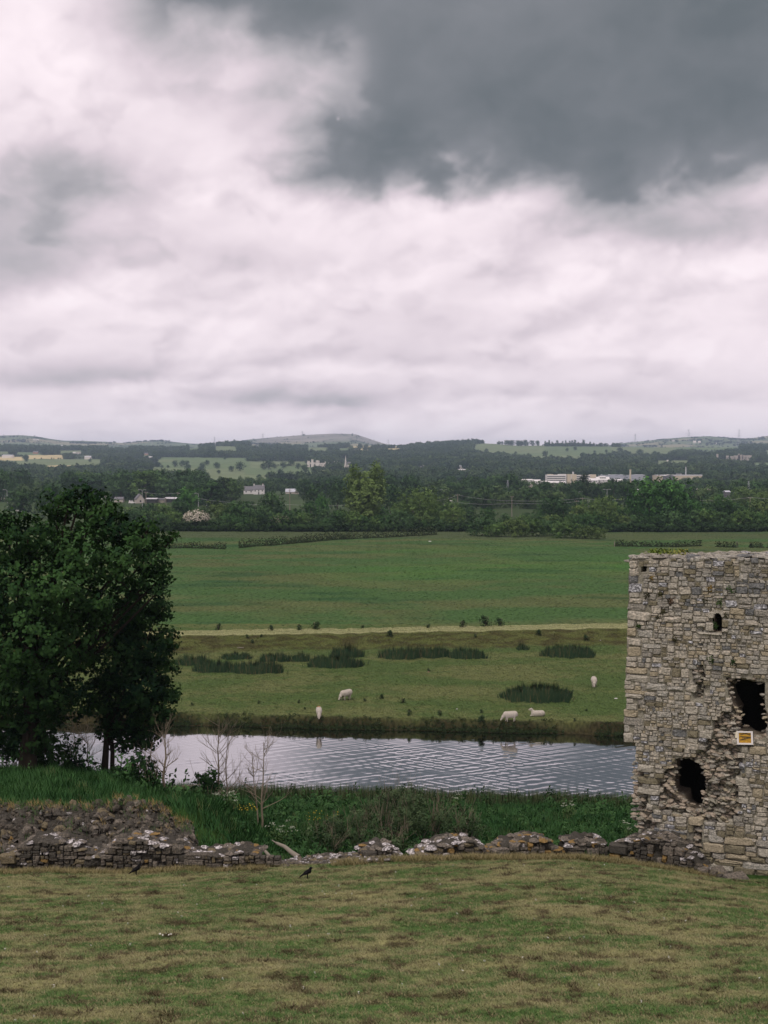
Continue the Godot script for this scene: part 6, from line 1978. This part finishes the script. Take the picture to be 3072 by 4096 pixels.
func poles() -> void:
	for g in [[568, 1961, 680, 0, "double street lamp beside the stone gabled barn"], [855, 1962, 695, 0, "tall double street lamp right of the bright green round tree"], [793, 1975, 710, 0, "double street lamp left of the tall one, partly behind trees"], [826, 1979, 715, 0, "short double street lamp between two taller ones"], [27, 1961, 670, 1, "single arm street lamp at the far left edge"], [1775, 1961, 710, 0, "double street lamp right of the broad rounded willow"], [2091, 1957, 695, 0, "double street lamp below the hospital's left grounds"], [2315, 1968, 720, 0, "double street lamp below the hospital's cream towers"], [2429, 1959, 700, 0, "double street lamp left of the big bright dome"],
		[583, 1966, 540, 2, "utility pole close right of the lamp by the stone barn"], [711, 1969, 545, 2, "utility pole at the right end of the pale roofed sheds"], [1159, 1957, 560, 2, "pale pole in front of the grey tin roofed barn"], [1831, 1976, 520, 2, "utility pole right of the small white road sign"], [2307, 2001, 500, 2, "short pole left of the grey wayside cabinet"], [2331, 1990, 500, 2, "taller pole just left of the grey wayside cabinet"], [3002, 1987, 480, 2, "utility pole on the right carrying the long wire"], [663, 1992, 520, 2, "pole in front of the long pale roofed shed"], [2048, 1984, 560, 2, "pole standing left of the lamp below the hospital grounds"]]:
		pole(g[4], g[0], g[1], g[2], g[3], ["street lamps along the road", "street lamps along the road", "poles along the railway"][g[3]])
	# overhead wires
	for g in [[[[583, 1970, 540], [711, 1972, 545], [900, 2008, 520], [1159, 2018, 520], [1400, 2019, 520]], "thin wires running right from the utility pole by the stone barn"], [[[1740, 2002, 520], [1831, 1980, 520], [2048, 2003, 520], [2331, 1993, 500], [2500, 1996, 500]], "upper wire running past the road sign and the wayside cabinet"], [[[1740, 2012, 520], [1831, 2010, 520], [2048, 2013, 520], [2331, 2005, 500]], "lower wire running past the road sign and the wayside cabinet"], [[[2780, 2002, 480], [3002, 1989, 480], [3200, 1993, 480]], "wire hanging from the right utility pole"]]:
		var s := Soup.new()
		for k in g[0].size() - 1:
			var a: Array = g[0][k]
			var b: Array = g[0][k + 1]
			var p := at(a[0], a[1], a[2])
			var q := at(b[0], b[1], b[2])
			var pts := []
			for e in 9:
				pts.append(p.lerp(q, e / 8.0) + Vector3.DOWN * 0.6 * sin(PI * e / 8.0))
			s.tube(pts, [0.03, 0.03, 0.03, 0.03, 0.03, 0.03, 0.03, 0.03, 0.03], 4)
		tag(put("overhead_wire", s.mesh(), M.steel), g[1], "wire", "wires over the plain")
	# road sign and wayside cabinet
	var o := thing("road_sign", "small white road sign between the double lamp and the utility pole", "road sign", stand(1805, 535))
	var h := at(1805, 2001, 535).y - o.position.y
	slab(o, "panel", Vector3(-0.85, h - 1.6, 0.08), Vector3(0.85, h, 0.13), M.white)
	slab(o, "panel_marking", Vector3(-0.6, h - 0.6, 0.13), Vector3(0.1, h - 0.45, 0.136), M.dark)
	slab(o, "panel_marking", Vector3(-0.6, h - 1.1, 0.13), Vector3(0.45, h - 0.95, 0.136), M.dark)
	for x in [-0.6, 0.6]: slab(o, "post", Vector3(x - 0.06, -0.5, 0), Vector3(x + 0.06, h - 0.05, 0.077), M.steel)
	o = thing("wayside_cabinet", "tall grey cabinet on the railway right of the two poles", "cabinet", stand(2355, 490))
	h = at(2355, 2001, 490).y - o.position.y
	slab(o, "housing", Vector3(-0.42, -0.5, -0.35), Vector3(0.42, h, 0.35), M.tin)
	slab(o, "lid", Vector3(-0.5, h + 0.003, -0.42), Vector3(0.5, h + 0.12, 0.42), M.steel)
	slab(o, "door", Vector3(-0.34, h - 1.7, 0.353), Vector3(0.34, h - 0.1, 0.375), M.pale_roof)
	# lattice towers and pylons
	for g in [[2995, 1924, 1955, 760, 0.055, "short lattice tower among the willows on the right"], [2031, 1920, 1952, 800, 0.055, "short lattice tower in the dark wood left of the hospital"],
		[859, 1747, 0, 3900, 0.22, "skyline pylon left of the dark copse on the ridge"], [1052, 1733, 0, 4600, 0.22, "pylon in front of the broad central hill, left one"], [1210, 1725, 0, 4600, 0.22, "pylon in front of the broad central hill, right one"], [1553, 1758, 0, 5000, 0.2, "faint pylon right of the central hill's steep end"], [1496, 1757, 0, 5400, 0.18, "faint pylon on the central hill's steep end"], [610, 1758, 0, 5000, 0.2, "faint pylon in front of the left far hill"], [2331, 1755, 0, 4300, 0.22, "pylon among the ragged skyline trees"], [2540, 1735, 0, 4700, 0.26, "pylon on the left shoulder of the right hill"], [2754, 1717, 0, 5200, 0.26, "tall pylon near the crest of the right hill"], [2955, 1716, 0, 5200, 0.26, "tall pylon nearest the right edge"], [300, 1760, 0, 5200, 0.18, "faint pylon below the end of the left hill"]]:
		var foot := stand(g[0], g[3])
		var hh := at(g[0], g[1], g[3]).y - foot.y
		var t := thing("pylon" if g[2] == 0 else "lattice_tower", g[5], "pylon" if g[2] == 0 else "tower", foot, 0.2, "pylons on the skyline" if g[2] == 0 else "lattice towers")
		var s := Soup.new()
		var b := hh * 0.11
		var r: float = g[4]
		var lv := 7
		for cx in [-1, 1]:
			for cz in [-1, 1]:
				s.tube([Vector3(cx * b, -2, cz * b), Vector3(cx * b * 0.35, hh * 0.62, cz * b * 0.35), Vector3(cx * b * 0.12, hh, cz * b * 0.12)], [r, r, r * 0.8], 4)
		put("legs", s.mesh(), M.tin, t)
		s = Soup.new()
		for k in lv:
			var y0 := hh * k / lv
			var y1 := hh * (k + 1) / lv
			var w0 := lerpf(b, b * 0.35, minf(1.0, y0 / hh / 0.62))
			var w1 := lerpf(b, b * 0.35, minf(1.0, y1 / hh / 0.62))
			for z in [-1, 1]:
				s.tube([Vector3(-w0, y0, z * w0), Vector3(w1, y1, z * w1)], [r * 0.6, r * 0.6], 3)
				s.tube([Vector3(w0, y0, z * w0), Vector3(-w1, y1, z * w1)], [r * 0.6, r * 0.6], 3)
		put("bracing", s.mesh(), M.tin, t)
		for k in 3 if g[2] == 0 else 1:
			s = Soup.new()
			var y := hh * (0.66 + 0.13 * k)
			var w := hh * (0.17 - 0.02 * absf(k - 1))
			s.tube([Vector3(-w, y, 0), Vector3(0, y + hh * 0.02, 0), Vector3(w, y, 0)], [r * 0.7, r, r * 0.7], 4)
			put("crossarm", s.mesh(), M.tin, t)


# ---------------------------------------------------------------- animals, rushes and thistles of the meadow
func sheep_mesh(pose: String) -> ArrayMesh:
	var b := []
	var low := 0.0 if pose != "lying" else 0.36
	b.append([Vector3(-0.40, 0.66 - low, 0), Vector3(0.36, 0.63 - low, 0), 0.265, 0.25])
	b.append([Vector3(-0.30, 0.60 - low, 0), Vector3(0.20, 0.57 - low, 0), 0.27, 0.28])
	b.append([Vector3(-0.60, 0.72 - low, 0), Vector3(-0.66, 0.50 - low, 0), 0.06, 0.045])      # tail
	if pose == "lying":
		b.append([Vector3(0.36, 0.34, 0), Vector3(0.56, 0.60, 0), 0.19, 0.12])
		b.append([Vector3(0.56, 0.66, 0), Vector3(0.78, 0.60, 0), 0.105, 0.062])
		for z in [-1, 1]: b.append([Vector3(0.56, 0.72, z * 0.07), Vector3(0.52, 0.76, z * 0.22), 0.035, 0.02])
		b.append([Vector3(0.38, 0.12, 0.16), Vector3(0.62, 0.06, 0.10), 0.07, 0.045])
		b.append([Vector3(0.62, 0.06, 0.10), Vector3(0.44, 0.05, 0.2), 0.045, 0.04])
		b.append([Vector3(-0.35, 0.14, 0.2), Vector3(-0.02, 0.06, 0.3), 0.1, 0.045])
		b.append([Vector3(0.38, 0.12, -0.16), Vector3(0.66, 0.06, -0.12), 0.07, 0.045])
		return blob_mesh(b, 0.04, 0.07)
	var drop := 0.12 if pose == "drinking" else 0.0
	b.append([Vector3(0.34, 0.66, 0), Vector3(0.62, 0.44 - drop, 0.02), 0.21, 0.13])
	b.append([Vector3(0.64, 0.38 - drop, 0.02), Vector3(0.80, 0.13 - drop, 0.03), 0.105, 0.06])
	for z in [-1, 1]: b.append([Vector3(0.64, 0.42 - drop, 0.02 + z * 0.07), Vector3(0.62, 0.38 - drop, 0.02 + z * 0.23), 0.034, 0.02])
	for g in [[0.34, 0.13, 0.02], [0.30, -0.13, -0.06], [-0.40, 0.14, -0.06], [-0.36, -0.14, 0.05]]:
		b.append([Vector3(g[0], 0.48, g[1]), Vector3(g[0] + g[2] * 0.4, 0.24, g[1]), 0.10, 0.052])
		b.append([Vector3(g[0] + g[2] * 0.4, 0.25, g[1]), Vector3(g[0] + g[2], 0.03, g[1]), 0.046, 0.042])
	return blob_mesh(b, 0.04, 0.06)

func bird_mesh() -> ArrayMesh:
	return blob_mesh([
		[Vector3(-0.06, 0.15, 0), Vector3(0.05, 0.20, 0), 0.052, 0.06], [Vector3(0.05, 0.22, 0), Vector3(0.09, 0.285, 0), 0.045, 0.036], [Vector3(0.11, 0.287, 0), Vector3(0.16, 0.278, 0), 0.016, 0.005],
		[Vector3(-0.08, 0.135, 0), Vector3(-0.21, 0.055, 0), 0.032, 0.012], [Vector3(-0.04, 0.16, 0.045), Vector3(-0.15, 0.10, 0.025), 0.026, 0.01], [Vector3(-0.04, 0.16, -0.045), Vector3(-0.15, 0.10, -0.025), 0.026, 0.01],
		[Vector3(0.0, 0.13, 0.026), Vector3(0.005, 0.0, 0.03), 0.018, 0.007], [Vector3(0.0, 0.13, -0.026), Vector3(-0.005, 0.0, -0.03), 0.018, 0.007], [Vector3(-0.02, 0.004, 0.03), Vector3(0.045, 0.004, 0.035), 0.007, 0.006], [Vector3(-0.03, 0.004, -0.03), Vector3(0.035, 0.004, -0.035), 0.007, 0.006]], 0.0105, 0.018)

func meadow_things() -> void:
	var fleece := paint(0.62, 0.565, 0.48, 0.95)
	fleece.albedo_texture = noise_tex(0.03, [[0.0, grey(0.6)], [0.45, grey(0.88)], [1.0, grey(1.0)]], 256, false, 0, 4, 33)
	fleece.normal_enabled = true
	fleece.normal_texture = noise_tex(0.08, [], 256, true, 14.0, 4, 30)
	fleece.uv1_triplanar = true
	fleece.uv1_scale = Vector3.ONE * 2.0
	var poses := {"grazing": sheep_mesh("grazing"), "drinking": sheep_mesh("drinking"), "lying": sheep_mesh("lying")}
	for g in [[1384, 2800, "grazing", PI + 0.75, 1.13, "white sheep grazing alone in the middle of the meadow, turned to the left"], [1276, 2868, "drinking", -PI / 2 + 0.1, 1.0, "white sheep facing the water at the bank's edge, orange mark on its back"], [2040, 2886, "grazing", PI + 0.05, 1.05, "white sheep grazing side on close to the river bank"], [2150, 2865, "lying", PI - 0.05, 1.0, "white sheep lying with its head raised, right of the one grazing side on"], [2376, 2747, "grazing", -PI / 2 - 0.12, 1.12, "white sheep grazing head on, farthest right near the tower"]]:
		var p := spot(g[0], g[1], 100.0)
		var o := thing("sheep", g[5], "sheep", p, g[3], "sheep in the meadow")
		o.scale = Vector3.ONE * g[4]
		put("body", poses[g[2]], fleece, o)
		var eyes := Soup.new()
		var head := Vector3(0.68, 0.64, 0) if g[2] == "lying" else Vector3(0.70, 0.30 - (0.12 if g[2] == "drinking" else 0.0), 0.025)
		for z in [-1, 1]:
			eyes.tube([head + Vector3(0, 0.02, z * 0.075), head + Vector3(0.0, 0.02, z * 0.098)], [0.016, 0.012], 6)
		put("eyes", eyes.mesh(), M.dark, o)
		if g[2] == "drinking":
			var mk := Soup.new()
			for k in 16:
				var e := Vector3(rng.randf_range(-0.42, -0.12), 0.935, rng.randf_range(-0.12, 0.12))
				e.y = 0.66 + sqrt(maxf(0.0, 0.272 * 0.272 - e.z * e.z)) + 0.003
				leaf(mk, e, Vector3.UP, 0.10, Color(0.5, 0.2, 0.06), 1.0)
			put("raddle_mark", mk.mesh(), M.leaf, o)
	var black := paint(0.008, 0.008, 0.009, 0.6)
	black.metallic_specular = 0.12
	var bm := bird_mesh()
	for g in [[545, 3500, 0.25, 1.15, "black jackdaw standing in front of the stepped wall on the left", 0.0, 20.0], [1230, 3514, 0.1, 1.15, "black jackdaw standing at the edge of the stone spill", 0.0, 20.0], [690, 3146, 0.4, 1.05, "black bird perched on a low branch of the tall bare sapling", 56.3, 0.0]]:
		var p := spot(g[0], g[1], 20.0) if g[5] == 0.0 else at(g[0], g[1], g[5])
		var o := thing("jackdaw", g[4], "bird", p, g[2])
		o.scale = Vector3.ONE * g[3]
		put("body", bm, black, o)
		var s := Soup.new()
		s.tube([Vector3(0.135, 0.288, 0), Vector3(0.175, 0.276, 0)], [0.013, 0.002], 6)
		put("beak", s.mesh(), M.dark, o)
		if g[5] > 0.0:
			s = Soup.new()
			s.tube([Vector3(-0.95, -0.05, 0.1), Vector3(-0.4, -0.03, 0), Vector3(0.4, 0.0, 0), Vector3(1.3, 0.07, 0)], [0.03, 0.026, 0.02, 0.008], 6)
			tag(put("low_branch", s.mesh(), M.twig, self, Transform3D(Basis(Vector3.UP, 0.1), p)), "low bare branch that carries the perched bird", "branch")
	# rush clumps: [left, right, lowest row, top row]
	var n := 0
	for g in [[700, 822, 2664, 2616, "rush clump at the left end of the group nearest the oak"], [776, 932, 2691, 2634, "second rush clump from the left, in front near the oak"], [918, 1130, 2698, 2644, "long rush clump in front of the left group"], [880, 1000, 2640, 2608, "rush clump at the back of the left group"], [1041, 1150, 2648, 2604, "rush clump at the back, between the left group and the middle ones"], [1157, 1232, 2648, 2606, "small rush clump just left of the tall middle one"], [1233, 1440, 2676, 2616, "tall dark rush clump in the middle of the row"], [1330, 1456, 2628, 2576, "rush clump behind the tall dark middle one"], [1520, 1690, 2640, 2584, "left half of the long rush bed right of the middle"], [1660, 1800, 2636, 2580, "middle of the long rush bed right of the middle"], [1798, 1940, 2638, 2584, "right end of the long rush bed"], [2072, 2116, 2602, 2572, "smallest rush clump, alone below the flood bank"], [2176, 2380, 2634, 2574, "wide rush clump below the flood bank near the tower"], [2020, 2290, 2814, 2742, "large oval rush clump among the sheep, nearest the river"]]:
		var c := spot((g[0] + g[1]) / 2.0, g[2] - 8.0, 100.0)
		var front := spot((g[0] + g[1]) / 2.0, g[2], 100.0)
		var rx: float = (g[1] - g[0]) / 2.0 * -c.z / FOC
		var rz: float = clampf(rx * 0.55, 0.8, 1.8) * (1.35 if n == 13 else 1.0)
		c = stand((g[0] + g[1]) / 2.0, -front.z + rz)
		var h: float = clampf((at(g[0], g[3], -c.z).y - c.y) * 1.2, 0.9, 1.6)
		var o := thing("rush_clump", g[4], "rushes", c, 0.0, "rush clumps in the meadow")
		var s := Soup.new()
		for k in int(rx * rz * 520):
			var a := rng.randf() * TAU
			var r := sqrt(rng.randf()) * (1.0 + 0.35 * nz.get_noise_2d(cos(a) * 1.7 + n * 7.0, sin(a) * 1.7)) + (rng.randf_range(0.0, 0.25) if rng.randf() < 0.06 else 0.0)
			var p := Vector3(cos(a) * rx * r, 0, sin(a) * rz * r)
			if nz.get_noise_2d((c.x + p.x) * 0.9 + 50.0, (c.z + p.z) * 0.9) < -0.38: continue
			var lump := 0.85 + 0.45 * nz.get_noise_2d((c.x + p.x) * 1.1, (c.z + p.z) * 1.1)
			var hh := h * lump * rng.randf_range(0.65, 1.05) * (1.0 - 0.3 * pow(minf(r, 1.1), 4.0))
			p.y = ground(c.x + p.x, -(c.z + p.z)) - c.y - 0.03
			var tip := p + Vector3(rng.randf_range(-0.15, 0.15), hh, rng.randf_range(-0.15, 0.15)) + Vector3(cos(a), 0, sin(a)) * 0.18 * r
			var w := Vector3(1, 0, 0).rotated(Vector3.UP, rng.randf_range(-0.9, 0.9)) * 0.036
			var dry := rng.randf() < 0.10
			s.tri(p - w, p + w, tip, Vector3(cos(a) * 0.6, 0.25, sin(a) * 0.6 + 0.3).normalized(), Color(0.10, 0.09, 0.045) if dry else Color(0.018, 0.040, 0.020).lerp(Color(0.060, 0.088, 0.044), rng.randf() * rng.randf()))
		put("stems", s.mesh(), M.blade, o)
		n += 1
	# thistles and docks
	var first: Node3D = null
	var T := "thistle and nettle tufts of the meadow"
	for g in [[873, 2522, 30, "on the flood bank above the left rush group"], [1085, 2521, 26, "second one on the flood bank's far edge from the left"], [1197, 2520, 30, "left of the largest one on the flood bank's far edge"], [1263, 2517, 44, "largest one on the flood bank's far edge, left of the middle"], [1450, 2513, 20, "small one on the flood bank's far edge"], [1560, 2546, 36, "on the near lip of the flood bank in the middle"], [1712, 2512, 22, "far edge of the flood bank, just right of the middle"], [1850, 2508, 34, "left one of three close together on the flood bank's far edge"], [1942, 2504, 52, "middle and widest of three close together on the flood bank's far edge"], [2000, 2502, 42, "right one of three close together on the flood bank's far edge"], [2155, 2540, 32, "on the flood bank's face above the smallest rush clump"], [2346, 2562, 28, "on the flood bank's face above the wide rush clump near the tower"], [1902, 2550, 18, "small one on the flood bank's face, right of the middle"], [990, 2552, 18, "low on the bank's face above the left rush group"], [1045, 2548, 16, "small one on the bank's face, right of the left rush group"], [1010, 2572, 18, "at the foot of the bank above the long front rushes"],
		[1527, 2795, 24, "dark one right of the sheep in the middle of the meadow"], [1612, 2812, 22, "ragged one right of the sheep in the middle, lower"], [1637, 2862, 28, "dark rounded one near the bank in the middle"], [1760, 2862, 26, "dark rounded one near the bank, right of the middle"], [1925, 2888, 42, "largest one at the river bank, left of the side on sheep"], [1927, 2852, 18, "small one just above the largest at the bank"], [1195, 2812, 16, "low one left of the sheep at the bank's edge"], [1035, 2815, 18, "low one left in the meadow under the rushes"], [770, 2822, 18, "leftmost low one near the bank"], [1460, 2805, 16, "close right of the grazing middle sheep"], [2345, 2845, 14, "pale small one between the lying sheep and the tower"], [1715, 2686, 16, "flat dark tuft below the long rush bed"], [2300, 2884, 14, "small dark one on the bank near the tower"], [1220, 2838, 14, "just left above the sheep at the bank's edge"]]:
		var p := spot(g[0], g[1], 100.0)
		var size: float = g[2] * -p.z / FOC / 0.9
		var lab := "dark thistle tuft, %s" % g[3]
		if first == null:
			first = thing("thistle", lab, "plant", p, 0.0, T)
			put("leaves", crown([[Vector3(0, 0.34, 0), Vector3(0.42, 0.36, 0.42)], [Vector3(0.1, 0.6, 0), Vector3(0.22, 0.25, 0.22)]], 420, 0.13, Color(0.020, 0.042, 0.020), Color(0.045, 0.075, 0.032), 0.1, 0.5), M.leaf, first)
			var s := Soup.new()
			for k in 6:
				s.tube([Vector3(0, -0.05, 0), Vector3(rng.randf_range(-0.2, 0.2), 0.75, rng.randf_range(-0.2, 0.2))], [0.02, 0.01], 4)
			put("stems", s.mesh(), M.twig, first)
			first.scale = Vector3.ONE * size
		else:
			copy(first, p, rng.randf() * TAU, Vector3(size, size * rng.randf_range(0.75, 1.0), size), lab, T)
	# pale fence post on the bank and scraps
	var s := Soup.new()
	var q := spot(962, 2593, 100.0)
	s.box(Vector3(-0.4, 0.02, -0.06), Vector3(0.4, 0.12, 0.06))
	tag(put("plank", s.mesh(), M.drift, self, Transform3D(Basis(Vector3.UP, 0.1), q)), "pale plank lying on the flood bank's face above the left rushes", "plank")
	for g in [[2464, 2796, 0.22, "white scrap lying in the grass left of the tower"], [2402, 2563, 0.12, "white scrap on the flood bank near the tower"], [1828, 2838, 0.12, "reddish scrap in the grass left of the largest bank thistle"], [1714, 2690, 0.18, "dark red scrap in the meadow below the long rush bed"], [1720, 2166, 0.6, "white object lying at the right end of the long hedge"]]:
		q = spot(g[0], g[1], 100.0)
		tag(put("scrap", rocks[2], M.white if g[2] != 0.18 else M.brick, self, Transform3D(Basis.from_scale(Vector3(g[2] * 1.6, g[2] * 0.6, g[2])), q + Vector3.UP * 0.06)), g[3], "debris")
	# smoke over the silver chimney is too thin to build; field gate posts by the hedges
	for g in [[2458, 2186, "fence post at the left end of the hedge behind the tower"], [2948, 2187, "fence post at the right end of the short hedge behind the tower"]]:
		q = spot(g[0], g[1], 100.0)
		s = Soup.new()
		s.box(Vector3(-0.1, -0.3, -0.1), Vector3(0.1, 1.5, 0.1))
		tag(put("fence_post", s.mesh(), M.drift, self, Transform3D(Basis(), q)), g[2], "fence post")


# ---------------------------------------------------------------- grass
func tuft(blades: int, r: float, h: float, w: float, lean: float) -> ArrayMesh:
	var s := Soup.new()
	for k in blades:
		var a := rng.randf() * TAU
		var p := Vector3(cos(a), 0, sin(a)) * r * sqrt(rng.randf())
		var tip := p + Vector3(rng.randf_range(-1, 1), 0, rng.randf_range(-1, 1)) * lean + Vector3.UP * h * rng.randf_range(0.55, 1.0)
		var side := Vector3(w, 0, 0).rotated(Vector3.UP, rng.randf() * PI)
		var c := rng.randf_range(0.75, 1.2)
		s.tri(p - side, p + side, tip, (Vector3.UP * 0.7 + rand_dir() * 0.4).normalized(), Color(c, c, c * rng.randf_range(0.85, 1.05)))
	return s.mesh()

func sow(called: String, label: String, category: String, mesh: Mesh, mat: Material, count: int, where: Callable, color: Callable, s0: float, s1: float) -> void:
	var pl := []
	var cl := PackedColorArray()
	for k in count:
		var g: Vector2 = where.call()
		if g.x > 9000.0: continue
		var sc := rng.randf_range(s0, s1)
		pl.append(Transform3D(Basis(Vector3.UP, rng.randf() * TAU).scaled_local(Vector3(sc, sc * rng.randf_range(0.8, 1.25), sc)), Vector3(g.x, ground(g.x, g.y) - 0.01, -g.y)))
		cl.append(color.call(g.x, g.y))
	tag(scatter(called, mesh, mat, pl, cl), label, category)

func near_spot(d0: float, d1: float, margin := 0.40) -> Vector2:
	var d := sqrt(rng.randf_range(d0 * d0, d1 * d1))
	return Vector2(rng.randf_range(-margin, margin) * d, d)

func grasses() -> void:
	var jitter := func(c: Color, k: float) -> Color:
		var f := rng.randf_range(1.0 - k, 1.0 + k)
		return Color(c.r * f, c.g * f, c.b * f)
	sow("mown_grass", "short mown grass of the lawn, streaked green and straw", "grass", tuft(9, 0.075, 0.055, 0.006, 0.05), M.blade, 190000,
		func(): return near_spot(16.5, 41.3),
		func(x, d):
			var r := rng.randf()
			if r < 0.22: return Color(0.33, 0.30, 0.165) * rng.randf_range(0.7, 1.25)
			if r < 0.26: return Color(0.095, 0.08, 0.045)
			return jitter.call(lawn_color(x, d) * 1.05, 0.25), 0.7, 1.3)
	sow("grass_clippings", "dark dead clumps of cut grass lying on the lawn", "grass clippings", tuft(44, 0.12, 0.085, 0.008, 0.12), M.blade, 6000,
		func():
			var g := near_spot(16.5, 40.5)
			return g if nf.get_noise_2d((g.x + g.y * 0.12) * 0.8 + 70.0, (g.y - g.x * 0.1) * 1.5) > 0.17 else Vector2(9999, 0),
		func(_x, _d): return Color(0.085, 0.066, 0.040) * rng.randf_range(0.7, 1.5), 0.5, 1.3)
	sow("dry_grass", "straw coloured dry grass along the foot of the ruined walls", "grass", tuft(26, 0.16, 0.20, 0.008, 0.16), M.blade, 3000,
		func():
			var X := rng.randf_range(-200, 2900)
			var d := lerpf(40.0, 41.2, smoothstep(900, 1700, X)) + rng.randf_range(-0.35, 0.35)
			if X > 1060 and X < 1330: return Vector2(9999, 0)
			if X < 1000 and rng.randf() < 0.55: return Vector2(9999, 0)
			return Vector2(ray(X, 1872).x * d, d),
		func(_x, _d): return Color(0.33, 0.27, 0.15).lerp(Color(0.16, 0.16, 0.07), rng.randf() * 0.9), 0.5, 1.15)
	sow("bank_grass", "tall green grass on the slope down to the river", "grass", tuft(12, 0.22, 0.5, 0.014, 0.25), M.blade, 80000,
		func():
			var g := near_spot(42.8, 87.0, 0.40)
			return g if g.y < 86.6 - 0.1 * g.x else Vector2(9999, 0),
		func(x, d): return jitter.call(Color(0.026, 0.078, 0.026).lerp(Color(0.054, 0.128, 0.042), clampf(0.5 + 0.9 * nf.get_noise_2d(x * 0.2, d * 0.2), 0, 1)).lerp(Color(0.16, 0.14, 0.07), 0.6 if rng.randf() < 0.03 else 0.0), 0.25), 0.55, 1.15)
	sow("bank_herbs", "leafy nettles and docks among the grass of the river slope", "wild plants", crown([[Vector3(0, 0.35, 0), Vector3(0.32, 0.4, 0.32)]], 40, 0.15, Color(0.8, 0.9, 0.8), Color(1.2, 1.15, 1.0), 0.1, 0.5), M.leaf, 3600,
		func():
			var g := near_spot(44.0, 86.0, 0.40)
			return g if nf.get_noise_2d(g.x * 0.12 + 40.0, g.y * 0.12) > -0.02 and g.y < 86.0 - 0.1 * g.x and not (g.x < -5.0 and g.y < 51.0) else Vector2(9999, 0),
		func(_x, _d): return jitter.call(Color(0.030, 0.072, 0.028).lerp(Color(0.064, 0.124, 0.046), rng.randf()), 0.2), 0.6, 1.5)
	sow("reeds", "tall reeds and grass heads along the river's near edge", "reeds", tuft(9, 0.2, 1.25, 0.016, 0.25), M.blade, 9000,
		func():
			var x := rng.randf_range(-32, 32)
			return Vector2(x, 86.6 - 0.1 * x - absf(rng.randfn(0.0, 2.2))),
		func(_x, _d): return jitter.call(Color(0.045, 0.075, 0.030).lerp(Color(0.10, 0.10, 0.05), rng.randf() * rng.randf()), 0.2), 0.6, 1.1)
	sow("bank_weeds", "leafy weeds hanging on the far river bank", "weeds", crown([[Vector3(0, 0.15, 0), Vector3(0.35, 0.28, 0.3)]], 34, 0.16, Color(0.8, 0.85, 0.8), Color(1.2, 1.15, 1.0), 0.1), M.leaf, 5200,
		func():
			var x := rng.randf_range(-46, 40)
			if nz.get_noise_2d(x * 0.13, 21.0) + rng.randf_range(-0.3, 0.3) < -0.2: return Vector2(9999, 0)
			return Vector2(x, 109.8 - 0.1 * x + 0.5 * nz.get_noise_2d(x * 0.16, 3.0) + 0.2 * nz.get_noise_2d(x * 0.8, 5.0) + rng.randf_range(-0.25, 0.75) * rng.randf()),
		func(_x, _d): return jitter.call(Color(0.028, 0.048, 0.022).lerp(Color(0.055, 0.075, 0.035), rng.randf()), 0.2), 0.2, 0.7)
	sow("meadow_grass", "grazed grass tussocks of the meadow", "grass", tuft(8, 0.22, 0.075, 0.03, 0.16), M.blade, 80000,
		func():
			var g := near_spot(108.0, 166.0, 0.35)
			return g if g.y > 110.5 - 0.1 * g.x else Vector2(9999, 0),
		func(x, d): return jitter.call(meadow_color(x, d) * 1.05, 0.22), 0.6, 1.4)
	sow("field_grass", "long grass of the big field beyond the flood bank", "grass", tuft(8, 0.5, 0.09, 0.05, 0.3), M.blade, 60000,
		func(): return near_spot(166.0, 432.0, 0.34),
		func(x, d): return jitter.call(field_color(x, d), 0.2), 0.7, 1.3)
	sow("daisies", "scattered white daisies on the lawn", "flowers", crown([[Vector3(0, 0.05, 0), Vector3(0.02, 0.01, 0.02)]], 6, 0.025, Color(0.6, 0.6, 0.58), Color(0.7, 0.7, 0.66), 0.0, 1.0), M.leaf, 130,
		func(): return near_spot(17.0, 40.0),
		func(_x, _d): return Color(1, 1, 1), 0.7, 1.2)
	for g in [[[640, 3748], [652, 3752], [664, 3745], [676, 3750], [684, 3747]]]:
		var s := Soup.new()
		var o := spot(660, 3750)
		for q in g:
			var p := spot(q[0], q[1]) - o
			for k in 5: leaf(s, p + Vector3(0, 0.07, 0) + rand_dir() * 0.012, Vector3.UP, 0.045, Color(0.7, 0.68, 0.64), 1.0)
		tag(put("white_flowers", s.mesh(), M.leaf, self, Transform3D(Basis(), o)), "small cluster of white flowers on the lawn at the left", "flowers")
